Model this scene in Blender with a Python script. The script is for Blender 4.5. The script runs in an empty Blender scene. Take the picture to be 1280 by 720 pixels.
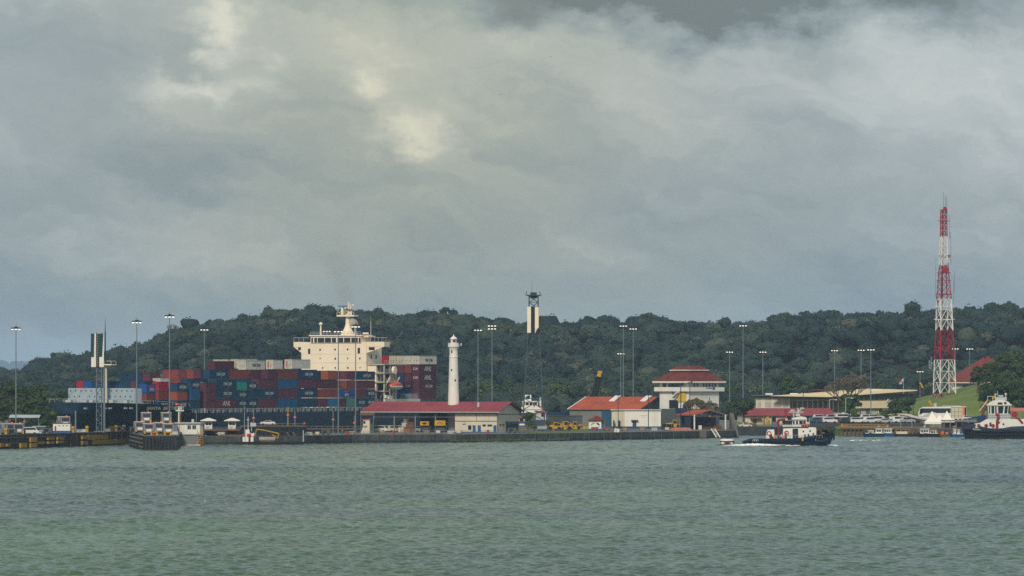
import bpy, math, random
import numpy as np
HAZE_D = 4.2e-5
rnd = random.Random(7); rng = np.random.default_rng(7)
sc = bpy.context.scene; COL = sc.collection
F = 8000.0; R = math.radians
# ---------------------------------------------------------------- camera
cd = bpy.data.cameras.new('camera'); cam = bpy.data.objects.new('camera', cd); COL.objects.link(cam)
cd.sensor_width = 36; cd.lens = 225; cd.clip_start = 1; cd.clip_end = 60000
cam.location = (0, 0, 20); cam.rotation_euler = (R(90) + math.atan(110/F), 0, 0); sc.camera = cam
# ---------------------------------------------------------------- light, sky, exposure
SUN_AZ, SUN_EL = (-0.24, -1.0), 36
sc.view_settings.view_transform = 'Standard'; sc.view_settings.look = 'None'
sc.view_settings.gamma = 1; sc.view_settings.exposure = 0.97
sd = bpy.data.lights.new('sun', 'SUN'); sd.energy = 1.5; sd.angle = R(11); sd.color = (1, .90, .74)
sun = bpy.data.objects.new('sun', sd); COL.objects.link(sun)
_h = math.hypot(*SUN_AZ); _ce = math.cos(R(SUN_EL))
from mathutils import Vector, Matrix
sdir = Vector((SUN_AZ[0]/_h*_ce, SUN_AZ[1]/_h*_ce, math.sin(R(SUN_EL))))
sun.rotation_euler = sdir.to_track_quat('Z', 'Y').to_euler()
world = bpy.data.worlds.new("World"); sc.world = world; world.use_nodes = True
try:
    sc.cycles.use_denoising = False; sc.cycles.max_bounces = 6; sc.cycles.volume_bounces = 0
    sc.cycles.caustics_reflective = False; sc.cycles.caustics_refractive = False
    sc.cycles.volume_step_rate = 5
    world.cycles.sampling_method = 'MANUAL'; world.cycles.sample_map_resolution = 512
except Exception: pass

def s2l(*c):
    if len(c) == 1: c = c[0]
    return tuple((x/255/12.92 if x/255 <= .04045 else ((x/255+.055)/1.055)**2.4) for x in c)

class NT:
    def __init__(s, tree): s.t = tree; s.n = tree.nodes; s.l = tree.links
    def new(s, typ, **kw):
        n = s.n.new(typ)
        for k, v in kw.items(): setattr(n, k, v)
        return n
    def put(s, sock, v):
        if isinstance(v, bpy.types.NodeSocket): s.l.new(v, sock)
        elif v is not None: sock.default_value = v
    def m(s, op, a, b=None, c=None, clamp=False):
        n = s.new('ShaderNodeMath', operation=op); n.use_clamp = clamp
        s.put(n.inputs[0], a); s.put(n.inputs[1], b); s.put(n.inputs[2], c)
        return n.outputs[0]
    def comb(s, x, y, z=0.0):
        n = s.new('ShaderNodeCombineXYZ'); s.put(n.inputs[0], x); s.put(n.inputs[1], y); s.put(n.inputs[2], z); return n.outputs[0]
    def noise(s, vec, scale, detail=4, rough=.55, dist=0.0):
        n = s.new('ShaderNodeTexNoise'); s.put(n.inputs['Vector'], vec)
        n.inputs['Scale'].default_value = scale; n.inputs['Detail'].default_value = detail
        n.inputs['Roughness'].default_value = rough; n.inputs['Distortion'].default_value = dist
        return n.outputs[0]
    def ramp(s, fac, stops):
        n = s.new('ShaderNodeValToRGB'); s.put(n.inputs[0], fac); e = n.color_ramp.elements
        while len(e) < len(stops): e.new(.5)
        for k, (p, c) in enumerate(stops): e[k].position = p; e[k].color = (*c, 1)
        return n.outputs[0]
    def mix(s, fac, a, b, mode='MIX'):
        n = s.new('ShaderNodeMix', data_type='RGBA', blend_type=mode)
        s.put(n.inputs[0], fac)
        for k, v in ((6, a), (7, b)):
            s.put(n.inputs[k], (*v, 1) if isinstance(v, tuple) else v)
        return n.outputs[2]
    def mapr(s, v, a, b, c, d):
        n = s.new('ShaderNodeMapRange'); s.put(n.inputs[0], v)
        for k, q in enumerate((a, b, c, d)): n.inputs[k+1].default_value = q
        return n.outputs[0]

def build_world():
    W = NT(world.node_tree); W.n.clear()
    out = W.new('ShaderNodeOutputWorld'); bg = W.new('ShaderNodeBackground'); bg.inputs[1].default_value = 0.1
    W.l.new(bg.outputs[0], out.inputs[0])
    sky = W.new('ShaderNodeTexSky', sky_type='NISHITA'); sky.sun_disc = False
    sky.sun_elevation = R(SUN_EL); sky.sun_rotation = math.atan2(SUN_AZ[0], SUN_AZ[1]); sky.air_density = 1.5; sky.dust_density = 3
    tc = W.new('ShaderNodeTexCoord'); sp = W.new('ShaderNodeSeparateXYZ'); W.l.new(tc.outputs['Generated'], sp.inputs[0])
    yy = W.m('MAXIMUM', W.m('ABSOLUTE', sp.outputs[1]), .12)
    # cloud coordinates: tangent of azimuth and of elevation, in units of 1/80 (0.72 degree)
    u = W.m('MULTIPLY', W.m('DIVIDE', sp.outputs[0], yy), 80.0)
    w = W.m('MULTIPLY', W.m('DIVIDE', sp.outputs[2], yy), 80.0)
    wn = W.noise(W.comb(W.m('MULTIPLY', u, .75), W.m('MULTIPLY', w, 1.2), 3.1), 1.0, 6, .6)
    wn2 = W.noise(W.comb(W.m('MULTIPLY', u, .75), W.m('MULTIPLY', w, 1.2), 9.7), 1.0, 6, .6)
    uw = W.m('ADD', u, W.m('MULTIPLY', W.m('SUBTRACT', wn, .5), 2.4))
    ww = W.m('ADD', w, W.m('MULTIPLY', W.m('SUBTRACT', wn2, .5), 1.7))
    # slanted banks of cloud (falling to the right)
    sl = W.m('ADD', ww, W.m('MULTIPLY', uw, .25))
    n1 = W.noise(W.comb(W.m('MULTIPLY', uw, .22), W.m('MULTIPLY', sl, .75), 0.0), 1.0, 7, .55)
    n2 = W.noise(W.comb(W.m('MULTIPLY', uw, .8), W.m('MULTIPLY', sl, 1.9), 5.0), 1.0, 8, .66)
    t = W.m('ADD', W.m('MULTIPLY', W.m('SUBTRACT', n1, .5), .78), W.m('MULTIPLY', W.m('SUBTRACT', n2, .5), .29))
    t = W.m('ADD', t, .50)
    # higher up the cloud is brighter, towards the horizon greyer
    t = W.m('ADD', t, W.mapr(w, 0.4, 3.0, -.12, .05))
    blobs = [(535,182,50,20,.30),(500,150,40,26,.22),(455,100,34,30,.24),(272,30,34,34,.40),(228,98,58,17,.32),(650,70,150,45,.12),(450,50,90,40,.10),(1190,95,170,58,.20),
             (900,-2,240,34,-.62),(1060,-4,140,26,-.36),(720,-12,160,28,-.28),(110,55,170,40,-.20),(170,215,230,38,-.17),(700,120,60,50,-.08),(640,240,90,50,-.06),
             (1000,95,120,40,.06),(330,300,260,45,.05),(100,160,120,30,.05)]
    for (cx, cy, sx, sy, a) in blobs:
        dx = W.m('DIVIDE', W.m('SUBTRACT', uw, (cx-640)/100), sx/100)
        dy = W.m('DIVIDE', W.m('SUBTRACT', ww, (470-cy)/100), sy/100)
        g = W.m('EXPONENT', W.m('MULTIPLY', W.m('ADD', W.m('MULTIPLY', dx, dx), W.m('MULTIPLY', dy, dy)), -.7))
        t = W.m('ADD', t, W.m('MULTIPLY', g, a))
    k = 1/1.93*10
    def c(*v): return tuple(x*k for x in s2l(v))
    cool = W.ramp(t, [(0, c(100,117,126)), (.30, c(134,151,162)), (.50, c(154,168,175)), (.74, c(185,195,199)), (1, c(220,225,221))])
    warm = W.ramp(t, [(0, c(98,110,114)), (.30, c(136,150,152)), (.50, c(160,169,163)), (.74, c(193,195,181)), (1, c(236,231,207))])
    fw = W.m('EXPONENT', W.m('MULTIPLY', W.m('POWER', W.m('DIVIDE', W.m('ADD', uw, 1.4), 3.6), 2), -1.0))
    cl = W.mix(fw, cool, warm)
    col = W.mix(.9, sky.outputs[0], cl)
    W.l.new(col, bg.inputs[0])
build_world()

# ---------------------------------------------------------------- helpers
def X(px, D): return (px-640)/F*D
def Z(py, D): return 20+(470-py)/F*D
def W_(d, D): return d*D/F

MATS = {}
def mat(name, rgb, rough=.6, var=.2, scale=.6, metal=0.0, streak=0.0, emit=None, spec=.2, bump=0.0):
    if name in MATS: return MATS[name]
    m = bpy.data.materials.new(name); m.use_nodes = True; T = NT(m.node_tree)
    b = T.n['Principled BSDF']; tc = T.new('ShaderNodeTexCoord').outputs['Object']
    n = T.noise(tc, scale, 6, .65)
    col = T.mix(T.mapr(n, .3, .7, 0, 1), tuple(c*(1-var) for c in rgb), tuple(min(1, c*(1+var)) for c in rgb))
    if streak:
        mp = T.new('ShaderNodeMapping'); T.l.new(tc, mp.inputs[0]); mp.inputs['Scale'].default_value = (2.2, 2.2, .18)
        s = T.noise(mp.outputs[0], 1.4, 5, .7)
        g = T.noise(tc, .35, 3, .5)
        f = T.m('MULTIPLY', T.mapr(s, .48, .75, 0, 1), T.mapr(g, .35, .65, .3, 1))
        col = T.mix(T.m('MULTIPLY', f, streak), col, tuple(c*.35+.012*k for c, k in zip(rgb, (1.6, .9, .5))))
    T.l.new(col, b.inputs['Base Color'])
    b.inputs['Roughness'].default_value = rough; b.inputs['Metallic'].default_value = metal
    b.inputs['Specular IOR Level'].default_value = spec
    if bump:
        bp = T.new('ShaderNodeBump'); bp.inputs['Strength'].default_value = bump; bp.inputs['Distance'].default_value = .1
        T.l.new(T.noise(tc, scale*6, 4), bp.inputs['Height']); T.l.new(bp.outputs[0], b.inputs['Normal'])
    if emit:
        b.inputs['Emission Color'].default_value = (*emit[0], 1); b.inputs['Emission Strength'].default_value = emit[1]
    MATS[name] = m; return m

class MB:
    def __init__(s): s.v = []; s.f = []
    def add(s, vs, fs):
        o = len(s.v); s.v += [tuple(p) for p in vs]; s.f += [tuple(i+o for i in q) for q in fs]; return s
    def box(s, x0, x1, y0, y1, z0, z1, rz=0, c=None):
        vs = [(x, y, z) for z in (z0, z1) for x, y in ((x0, y0), (x1, y0), (x1, y1), (x0, y1))]
        if rz:
            cx, cy = c or ((x0+x1)/2, (y0+y1)/2); a, b = math.cos(rz), math.sin(rz)
            vs = [(cx+(x-cx)*a-(y-cy)*b, cy+(x-cx)*b+(y-cy)*a, z) for x, y, z in vs]
        return s.add(vs, [(3,2,1,0), (4,5,6,7), (0,1,5,4), (1,2,6,5), (2,3,7,6), (3,0,4,7)])
    def tube(s, p, q, r0, r1=None, n=6, cap=True):
        r1 = r0 if r1 is None else r1
        p, q = Vector(p), Vector(q); d = (q-p)
        if d.length < 1e-6: return s
        d.normalize(); a = d.orthogonal().normalized(); b = d.cross(a)
        vs = []
        for c, r in ((p, r0), (q, r1)):
            for k in range(n):
                t = 2*math.pi*(k+.5)/n; vs.append(c+a*(r*math.cos(t))+b*(r*math.sin(t)))
        fs = [(k, (k+1) % n, n+(k+1) % n, n+k) for k in range(n)]
        if cap: fs += [tuple(range(n))[::-1], tuple(range(n, 2*n))]
        return s.add(vs, fs)
    def path(s, pts, r, n=5):
        for a, b in zip(pts[:-1], pts[1:]): s.tube(a, b, r, r, n)
        return s
    def prism(s, poly, a, b, axis='z'):
        n = len(poly)
        if axis == 'z': vs = [(x, y, a) for x, y in poly]+[(x, y, b) for x, y in poly]
        elif axis == 'y': vs = [(x, a, z) for x, z in poly]+[(x, b, z) for x, z in poly]
        else: vs = [(a, y, z) for y, z in poly]+[(b, y, z) for y, z in poly]
        return s.add(vs, [tuple(range(n))[::-1], tuple(range(n, 2*n))]+[(k, (k+1) % n, n+(k+1) % n, n+k) for k in range(n)])
    def lathe(s, prof, c=(0, 0, 0), n=16):
        vs = []
        for r, z in prof:
            for k in range(n):
                t = 2*math.pi*k/n; vs.append((c[0]+r*math.cos(t), c[1]+r*math.sin(t), c[2]+z))
        fs = []
        for j in range(len(prof)-1):
            for k in range(n): fs.append((j*n+k, j*n+(k+1) % n, (j+1)*n+(k+1) % n, (j+1)*n+k))
        fs += [tuple(range(n))[::-1], tuple(range((len(prof)-1)*n, len(prof)*n))]
        return s.add(vs, fs)
    def rings(s, rs, cap=True):
        n = len(rs[0]); vs = [p for r in rs for p in r]; fs = []
        for j in range(len(rs)-1):
            for k in range(n-1): fs.append((j*n+k, j*n+k+1, (j+1)*n+k+1, (j+1)*n+k))
        if cap:
            for j in range(len(rs)-1): fs.append((j*n, (j+1)*n, (j+1)*n+n-1, j*n+n-1))
            fs.append(tuple(range((len(rs)-1)*n, len(rs)*n))); fs.append(tuple(range(n))[::-1])
        return s.add(vs, fs)
    def hip(s, x0, x1, y0, y1, z0, z1, ix, iy, th=.25):
        """hipped roof: eaves rectangle at z0, ridge inset ix, iy at z1, with a fascia of th"""
        vs = [(x0,y0,z0-th),(x1,y0,z0-th),(x1,y1,z0-th),(x0,y1,z0-th),(x0,y0,z0),(x1,y0,z0),(x1,y1,z0),(x0,y1,z0),
              (x0+ix,y0+iy,z1),(x1-ix,y0+iy,z1),(x1-ix,y1-iy,z1),(x0+ix,y1-iy,z1)]
        return s.add(vs, [(3,2,1,0),(0,1,5,4),(1,2,6,5),(2,3,7,6),(3,0,4,7),(4,5,9,8),(5,6,10,9),(6,7,11,10),(7,4,8,11),(8,9,10,11)])
    def build(s, name, m, parent=None, smooth=False, loc=None, rz=0):
        me = bpy.data.meshes.new(name); me.from_pydata(s.v, [], s.f); me.update()
        if smooth: me.shade_smooth()
        o = bpy.data.objects.new(name, me); COL.objects.link(o)
        me.materials.append(m)
        if parent: o.parent = parent
        if loc: o.location = loc
        if rz: o.rotation_euler.z = rz
        return o

def tag(o, label=None, cat=None, group=None, kind=None):
    if label: o['label'] = label
    if cat: o['category'] = cat
    if group: o['group'] = group
    if kind: o['kind'] = kind
    return o
def thing(name, label, cat, loc, rz=0, group=None):
    o = bpy.data.objects.new(name, None); COL.objects.link(o); o.empty_display_size = .2
    o.location = loc; o.rotation_euler.z = rz
    return tag(o, label, cat, group)
def at(px, D, z=2.4): return (X(px, D), D, z)
def copy_thing(src, loc, rz=None, label=None, group=None):
    r = src.copy(); COL.objects.link(r); r.location = loc
    if rz is not None: r.rotation_euler.z = rz
    if label: r['label'] = label
    if group: r['group'] = group
    for c in list(src.children):
        d = c.copy(); COL.objects.link(d); d.parent = r
        for g in list(c.children):
            e = g.copy(); COL.objects.link(e); e.parent = d
    return r
TXT = {}
def text_mesh(body, h, w=None, slant=0, bold=.02):
    key = (body, h, w, slant)
    if key in TXT: return TXT[key]
    cu = bpy.data.curves.new('lettering', 'FONT'); cu.body = body; cu.size = 1; cu.offset = bold; cu.extrude = .01; cu.shear = slant
    cu.align_x = 'CENTER'; cu.align_y = 'CENTER'
    o = bpy.data.objects.new('tmp', cu); COL.objects.link(o)
    me = bpy.data.meshes.new_from_object(o.evaluated_get(bpy.context.evaluated_depsgraph_get()))
    bpy.data.objects.remove(o); me.name = 'lettering'
    n = len(me.vertices); a = np.zeros(n*3); me.vertices.foreach_get('co', a); a = a.reshape(-1, 3)
    if n:
        lo, hi = a.min(0), a.max(0); a[:, 0] -= (lo[0]+hi[0])/2; a[:, 1] -= (lo[1]+hi[1])/2
        ky = h/(hi[1]-lo[1]); kx = (w/(hi[0]-lo[0])) if w else ky
        a[:, 0] *= kx; a[:, 1] *= ky
        a = np.stack([a[:, 0], -a[:, 2], a[:, 1]], 1)      # stand it up, facing -y
        me.vertices.foreach_set('co', a.ravel()); me.update()
    TXT[key] = me; return me
def text(body, h, w, m, parent, loc, rz=0, slant=0, name='lettering'):
    me = text_mesh(body, h, w, slant)
    if not me.materials: me.materials.append(m)
    elif me.materials[0] != m: me = me.copy(); me.materials[0] = m
    o = bpy.data.objects.new(name, me); COL.objects.link(o); o.parent = parent; o.location = loc; o.rotation_euler.z = rz
    return o

# ---------------------------------------------------------------- materials
WHITE = mat('white_paint', (.68, .665, .61), .5, .08, .4, streak=.35)
CREAM = mat('cream_paint', (.76, .665, .51), .5, .06, .15, streak=.22)
GREYP = mat('grey_paint', (.22, .26, .28), .6, .12, streak=.3)
LGREY = mat('light_grey_paint', (.40, .43, .44), .6, .1, streak=.35)
STEEL = mat('galvanised_steel', (.20, .25, .29), .5, .1, metal=.3)
DSTEEL = mat('dark_steel', (.025, .03, .037), .6, .2)
DARK = mat('dark_opening', (.012, .016, .022), .7, .2)
GLASS = mat('dark_glass', (.012, .02, .032), .12, .1, spec=.6)
CONC = mat('weathered_concrete', (.034, .038, .042), .9, .45, .25, streak=.6, bump=.3)
CONCL = mat('pale_concrete', (.15, .145, .13), .9, .25, .2, streak=.3)
YEL = mat('yellow_paint', (.46, .26, .02), .55, .25, 1.2, streak=.4)
FEND = mat('yellow_fender_timber', (.32, .19, .025), .8, .45, .8, streak=.6)
ORANGE = mat('orange_paint', (.62, .17, .03), .5, .15)
REDP = mat('red_paint', (.38, .02, .025), .5, .15)
REDROOF = mat('red_sheet_roof', (.25, .046, .058), .7, .18, .22, streak=.4)
ORROOF = mat('orange_sheet_roof', (.38, .075, .030), .7, .22, .2, streak=.5)
TILE = mat('maroon_tile_roof', (.13, .026, .022), .75, .3, .5, streak=.4)
TANROOF = mat('tan_roof', (.42, .34, .21), .8, .1, .3, streak=.2)
BLUEP = mat('blue_paint', (.015, .09, .26), .5, .15)
LHW = mat('lighthouse_white', (.68, .66, .60), .6, .10, .5, streak=.15)
NAVY = mat('navy_hull_paint', (.009, .036, .080), .42, .25, .25, streak=.25)
SHIPH = mat('ship_hull_paint', (.004, .027, .058), .5, .2, .12, streak=.1, spec=.25)
BLACK = mat('black_rubber', (.012, .012, .014), .85, .3)
TEAL = mat('dark_green_panel', (.003, .048, .050), .6, .15)
LAMP = mat('floodlight_glass', (.8, .8, .75), .3, .02, emit=((1, .93, .80), .42))
REDLAMP = mat('red_light', (.8, .06, .03), .4, .05, emit=((1, .1, .05), .3))
LETW = mat('white_lettering', (.46, .47, .46), .6, .05)
WOOD = mat('brown_timber', (.13, .075, .04), .8, .3, 1, streak=.3)
RUST = mat('rusty_steel', (.15, .05, .025), .8, .35, 1.2)
CREAMW = mat('cream_wall', (.56, .51, .40), .8, .08, .3, streak=.25)
GREYW = mat('grey_metal_wall', (.16, .165, .155), .7, .12, .3, streak=.35)
DGREYW = mat('slate_metal_wall', (.07, .085, .095), .7, .12, .3, streak=.2)
ASPH = mat('asphalt', (.05, .05, .05), .9, .2)
# ---------------------------------------------------------------- ship frame
K = 1.06
def SW(x, y, z=0.0): return (-141.7+x*.42-y*.9075, 1851.9+x*.9075+y*.42, z)
SRZ = math.atan2(.9075, .42)
def tx(px, q):
    r = (px-640)/F
    return K*(r*(1740.5+.42*q)+119.4+.9075*q)/(.42-.9075*r)

# ---------------------------------------------------------------- water
def build_water():
    m = bpy.data.materials.new('lake_water'); m.use_nodes = True; T = NT(m.node_tree); b = T.n['Principled BSDF']
    g = T.new('ShaderNodeNewGeometry').outputs['Position']
    def sc_(v, s):
        n = T.new('ShaderNodeVectorMath', operation='MULTIPLY'); T.put(n.inputs[0], v); n.inputs[1].default_value = s; return n.outputs[0]
    big = T.noise(sc_(g, (.0065, .0026, 0)), 1.0, 4, .6, .8)
    fine = T.noise(sc_(g, (.10, .028, 0)), 1.0, 5, .65)
    f = T.m('ADD', T.mapr(big, .36, .64, 0, 1), T.m('MULTIPLY', T.m('SUBTRACT', fine, .5), .7), clamp=True)
    col = T.mix(f, (.026, .052, .047), (.060, .122, .050))
    T.l.new(col, b.inputs['Base Color'])
    b.inputs['Roughness'].default_value = .16; b.inputs['IOR'].default_value = 1.33
    bp = T.new('ShaderNodeBump'); bp.inputs['Strength'].default_value = .8; bp.inputs['Distance'].default_value = .25
    h = T.m('ADD', T.noise(sc_(g, (.55, .42, 0)), 1.0, 5, .62), T.m('MULTIPLY', T.noise(sc_(g, (.16, .10, 0)), 1.0, 3, .5), .9))
    T.l.new(h, bp.inputs['Height']); T.l.new(bp.outputs[0], b.inputs['Normal'])
    comps = []
    for k in range(64):
        L = .9*(4.2/.9)**(rng.uniform(0, 1)**1.1); a = rng.normal(-math.pi/2+.3, .75); comps.append((6.283/L, a, rng.uniform(0, 6.3), .0066*L))
    gu = [(rng.uniform(50, 240), rng.uniform(0, 6.3), rng.uniform(0, 6.3)) for k in range(10)]
    def height(x, y):
        z = np.zeros_like(x); g_ = np.zeros_like(x)
        for L, a, p in gu: g_ += np.sin((x*math.cos(a)*.6+y*math.sin(a))*6.283/L+p)
        for kk, a, p, am in comps: z += am*np.sin(kk*(x*math.cos(a)+y*math.sin(a))+p)
        z *= np.clip(1+.06*g_, .6, 1.4)
        return z+.10*z*np.abs(z)
    COs = []; FSs = []; off = 0
    for y0, y1, hx, dx, dy in ((575, 900, 78, .27, .31), (900, 1400, 120, .5, .6), (1400, 2190, 195, 1.0, 1.3)):
        x, y = np.meshgrid(np.arange(-hx, hx+.1, dx), np.append(np.arange(y0, y1, dy), y1+.01)); z = height(x, y)
        ny, nx = x.shape; i = np.arange((ny-1)*(nx-1)); r_, c_ = i//(nx-1), i % (nx-1); a0 = r_*nx+c_+off
        COs.append(np.stack([x, y, z], -1).reshape(-1, 3)); FSs.append(np.stack([a0, a0+1, a0+nx+1, a0+nx], 1)); off += ny*nx
    me = fast_mesh('water', np.concatenate(COs), np.concatenate(FSs)); me.materials.append(m); me.shade_smooth()
    o = bpy.data.objects.new('water', me); COL.objects.link(o); tag(o, kind='structure')
    MB().add([(-3000, -400, -.7), (3000, -400, -.7), (3000, 3000, -.7), (-3000, 3000, -.7)], [(0,1,2,3)]).build('water_far', m)
    bpy.data.objects['water_far']['kind'] = 'structure'
    return m
def fast_mesh(name, co, fs):
    me = bpy.data.meshes.new(name); co = np.asarray(co, np.float32); fs = np.asarray(fs, np.int32); n = fs.shape[1]
    me.vertices.add(len(co)); me.vertices.foreach_set('co', co.ravel())
    me.loops.add(fs.size); me.loops.foreach_set('vertex_index', fs.ravel())
    me.polygons.add(len(fs)); me.polygons.foreach_set('loop_start', np.arange(0, fs.size, n, dtype=np.int32))
    me.polygons.foreach_set('loop_total', np.full(len(fs), n, np.int32)); me.update(calc_edges=True); me.validate()
    return me
WATER = build_water()

# ---------------------------------------------------------------- land
GZ = 2.4
def pp(px, D): return (X(px, D), D)
def shp(t, q):
    x, y, _ = SW(K*t, K*(q-15.7)); return (x, y)
def build_land():
    soil = bpy.data.materials.new('ground_cover'); soil.use_nodes = True; T = NT(soil.node_tree); b = T.n['Principled BSDF']
    g = T.new('ShaderNodeNewGeometry').outputs['Position']
    f = T.mapr(T.noise(g, .02, 5, .6), .42, .58, 0, 1); f2 = T.noise(g, .5, 5, .6)
    col = T.mix(f, (.10, .10, .092), (.17, .16, .135)); col = T.mix(T.mapr(f2, .3, .7, .0, .5), col, (.06, .065, .05))
    T.l.new(col, b.inputs['Base Color']); b.inputs['Roughness'].default_value = .95
    poly = [(-2500, 1650), pp(-500, 1650), pp(-60, 1742), pp(0, 1750), pp(160, 1862), pp(158, 1871), pp(60, 1852), pp(-60, 1850), shp(-5, 38), shp(262, 38), shp(262, -5),
            shp(48, -5), pp(222, 1868), pp(300, 1868), pp(380, 1882), pp(440, 1915), pp(570, 1927), pp(720, 1978), pp(860, 2043), pp(918, 2072),
            pp(920, 2150), pp(1044, 2150), pp(1052, 2118), pp(1250, 2110), (2500, 2000), (2500, 2700), (-2500, 2700)]
    MB().add([(x, y, GZ) for x, y in poly], [tuple(range(len(poly)))]).build('ground', soil)['kind'] = 'structure'
    wall = MB(); pts = poly[:25]
    for a, b_ in zip(pts[:-1], pts[1:]):
        wall.add([(*a, -2), (*b_, -2), (*b_, GZ-.01), (*a, GZ-.01)], [(0,1,2,3)])
    qm = bpy.data.materials.new('stained_quay_concrete'); qm.use_nodes = True; T = NT(qm.node_tree); b = T.n['Principled BSDF']; g = T.new('ShaderNodeNewGeometry').outputs['Position']
    sp = T.new('ShaderNodeSeparateXYZ'); T.l.new(g, sp.inputs[0]); vm = T.new('ShaderNodeVectorMath', operation='MULTIPLY'); T.l.new(g, vm.inputs[0]); vm.inputs[1].default_value = (.5, .5, .12)
    c = T.ramp(T.noise(vm.outputs[0], 1.0, 5, .7), [(.3, (.018, .022, .026)), (.5, (.04, .045, .05)), (.62, (.075, .075, .07)), (.75, (.15, .135, .11))])
    tide = T.m('ADD', sp.outputs[2], T.m('MULTIPLY', T.noise(g, .4, 3), .5)); c = T.mix(T.mapr(tide, .7, 1.2, 1, 0), c, (.012, .016, .012))
    T.l.new(c, b.inputs['Base Color']); b.inputs['Roughness'].default_value = .9
    wall.build('quay_edge', qm)['kind'] = 'structure'
    # cope strips: lighter concrete along the top of the centre quay
    cop = MB(); q = pts[14:20]
    for a, b_ in zip(q[:-1], q[1:]):
        d = Vector((b_[0]-a[0], b_[1]-a[1])).normalized(); n = Vector((-d.y, d.x))
        p = [(a[0], a[1]), (b_[0], b_[1]), (b_[0]+n.x*16, b_[1]+n.y*16), (a[0]+n.x*16, a[1]+n.y*16)]
        cop.add([(x, y, GZ+.004) for x, y in p], [(0,1,2,3)])
    cop.build('pavement', CONCL)['kind'] = 'structure'
build_land()
GRASS = mat('lawn_grass', (.085, .135, .018), .95, .3, .15)
GRASSD = mat('grass', (.085, .12, .03), .95, .35, .12)

# ---------------------------------------------------------------- hills and forest
SKY = [(-300,462),(-40,462),(0,460),(12,463),(25,463),(38,458),(50,453),(57,447),(63,441),(80,441),(90,445),(105,445),(115,441),(131,438),(150,436),(162,430),(188,428),(200,421),(207,410),(215,405),(250,406),
 (262,401),(272,404),(285,400),(297,395),(312,395),(322,398),(340,393),(350,388),(375,385),(392,387),(402,382),(415,383),(432,387),(450,390),(470,391),(490,389),(515,391),(540,388),(555,386),(563,386),(572,394),(600,394),(612,399),
 (622,397),(640,405),(652,408),(662,403),(675,396),(690,400),(702,406),(714,404),(732,398),(740,395),(764,396),(776,403),(790,396),(800,392),(815,392),(826,397),(850,402),(860,401),(869,406),(876,401),(925,403),(950,401),
 (965,397),(975,393),(990,390),(1010,389),(1035,390),(1060,390),(1075,392),(1100,393),(1107,397),(1125,391),(1140,389),(1170,386),(1185,385),(1206,394),(1220,393),(1235,389),(1244,381),(1260,379),(1272,383),(1290,384),(1340,380),(1700,390)]
sx_ = np.array([p[0] for p in SKY]); sy_ = np.array([p[1] for p in SKY])
DC = 3500.0
def crest(Xw):
    px = 640+F*Xw/DC
    return 20+(470-np.interp(px, sx_, sy_))/F*DC
_hn = [(rng.uniform(120, 420), rng.uniform(0, 6.28), rng.uniform(0, 6.28)) for _ in range(9)]
def smooth_crest(Xw):
    return np.mean([crest(Xw+d) for d in (-9, -4.5, 0, 4.5, 9)], 0)
def terrain(Xw, D):
    base = 2.4; top = smooth_crest(Xw*DC/D)-8.8
    t = np.clip((D-2560)/(DC-2560), 0, 1); t = t*t*(3-2*t)*.45+t*.55
    z = base+(top-base)*t
    n = sum(np.sin(Xw*6.283/L*math.cos(a)+D*6.283/L*math.sin(a)+p) for L, a, p in _hn)
    z += n*1.7*np.clip((D-2600)/300, 0, 1)*np.clip((DC-60-D)/260, 0, 1)
    z = np.where(D > DC, top-(D-DC)*.06, z)
    return z
def build_hills():
    xs = np.arange(-560, 560.1, 8.); ys = np.arange(2560, 3900, 20.)
    x, y = np.meshgrid(xs, ys); z = terrain(x, y)
    ny, nx = x.shape; i = np.arange((ny-1)*(nx-1)); r_, c_ = i//(nx-1), i % (nx-1); a0 = r_*nx+c_
    me = fast_mesh('hills', np.stack([x, y, z], -1).reshape(-1, 3), np.stack([a0, a0+1, a0+nx+1, a0+nx], 1))
    me.materials.append(mat('forest_floor', (.03, .035, .02), .95, .3, .05)); me.shade_smooth()
    o = bpy.data.objects.new('hills', me); COL.objects.link(o); o['kind'] = 'structure'
    # far hill
    xs = np.arange(-3200, 3200, 50.); hz = 52+7*np.sin(xs/340)+4*np.sin(xs/121+1)+1.5*np.sin(xs/47)
    vs = []; fs = []
    for k, (a, h) in enumerate(zip(xs, hz)): vs += [(a*1.45, 19000, 0), (a*1.45, 20000, 1.2*h-2), (a*1.45, 20500, 0)]
    for k in range(len(xs)-1):
        j = k*3; fs += [(j, j+3, j+4, j+1), (j+1, j+4, j+5, j+2)]
    MB().add(vs, fs).build('distant_hills', MATS['forest_floor'], smooth=True)['kind'] = 'structure'
build_hills()

def leaf_mat(name, tints, var=.5, sc_=.12):
    """foliage whose colour comes from a per-tree tint attribute, with a fine mottling"""
    m = bpy.data.materials.new(name); m.use_nodes = True; T = NT(m.node_tree); b = T.n['Principled BSDF']
    at_ = T.new('ShaderNodeAttribute'); at_.attribute_name = 'tint'
    r = T.ramp(at_.outputs['Fac'], [(k/(len(tints)-1), c) for k, c in enumerate(tints)])
    g = T.new('ShaderNodeNewGeometry').outputs['Position']
    col = T.mix(T.mapr(T.noise(g, sc_*4, 4, .7), .3, .7, 0, 1), r, (1+var, 1+var, 1+var*.8), 'MULTIPLY')
    T.l.new(col, b.inputs['Base Color']); b.inputs['Roughness'].default_value = .8; b.inputs['Specular IOR Level'].default_value = .15
    return m
_ico = None
def ico():
    global _ico
    if _ico is None:
        import bmesh
        bm = bmesh.new(); bmesh.ops.create_icosphere(bm, subdivisions=2, radius=1)
        _ico = (np.array([v.co[:] for v in bm.verts]), np.array([[v.index for v in f.verts] for f in bm.faces])); bm.free()
    return _ico
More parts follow.
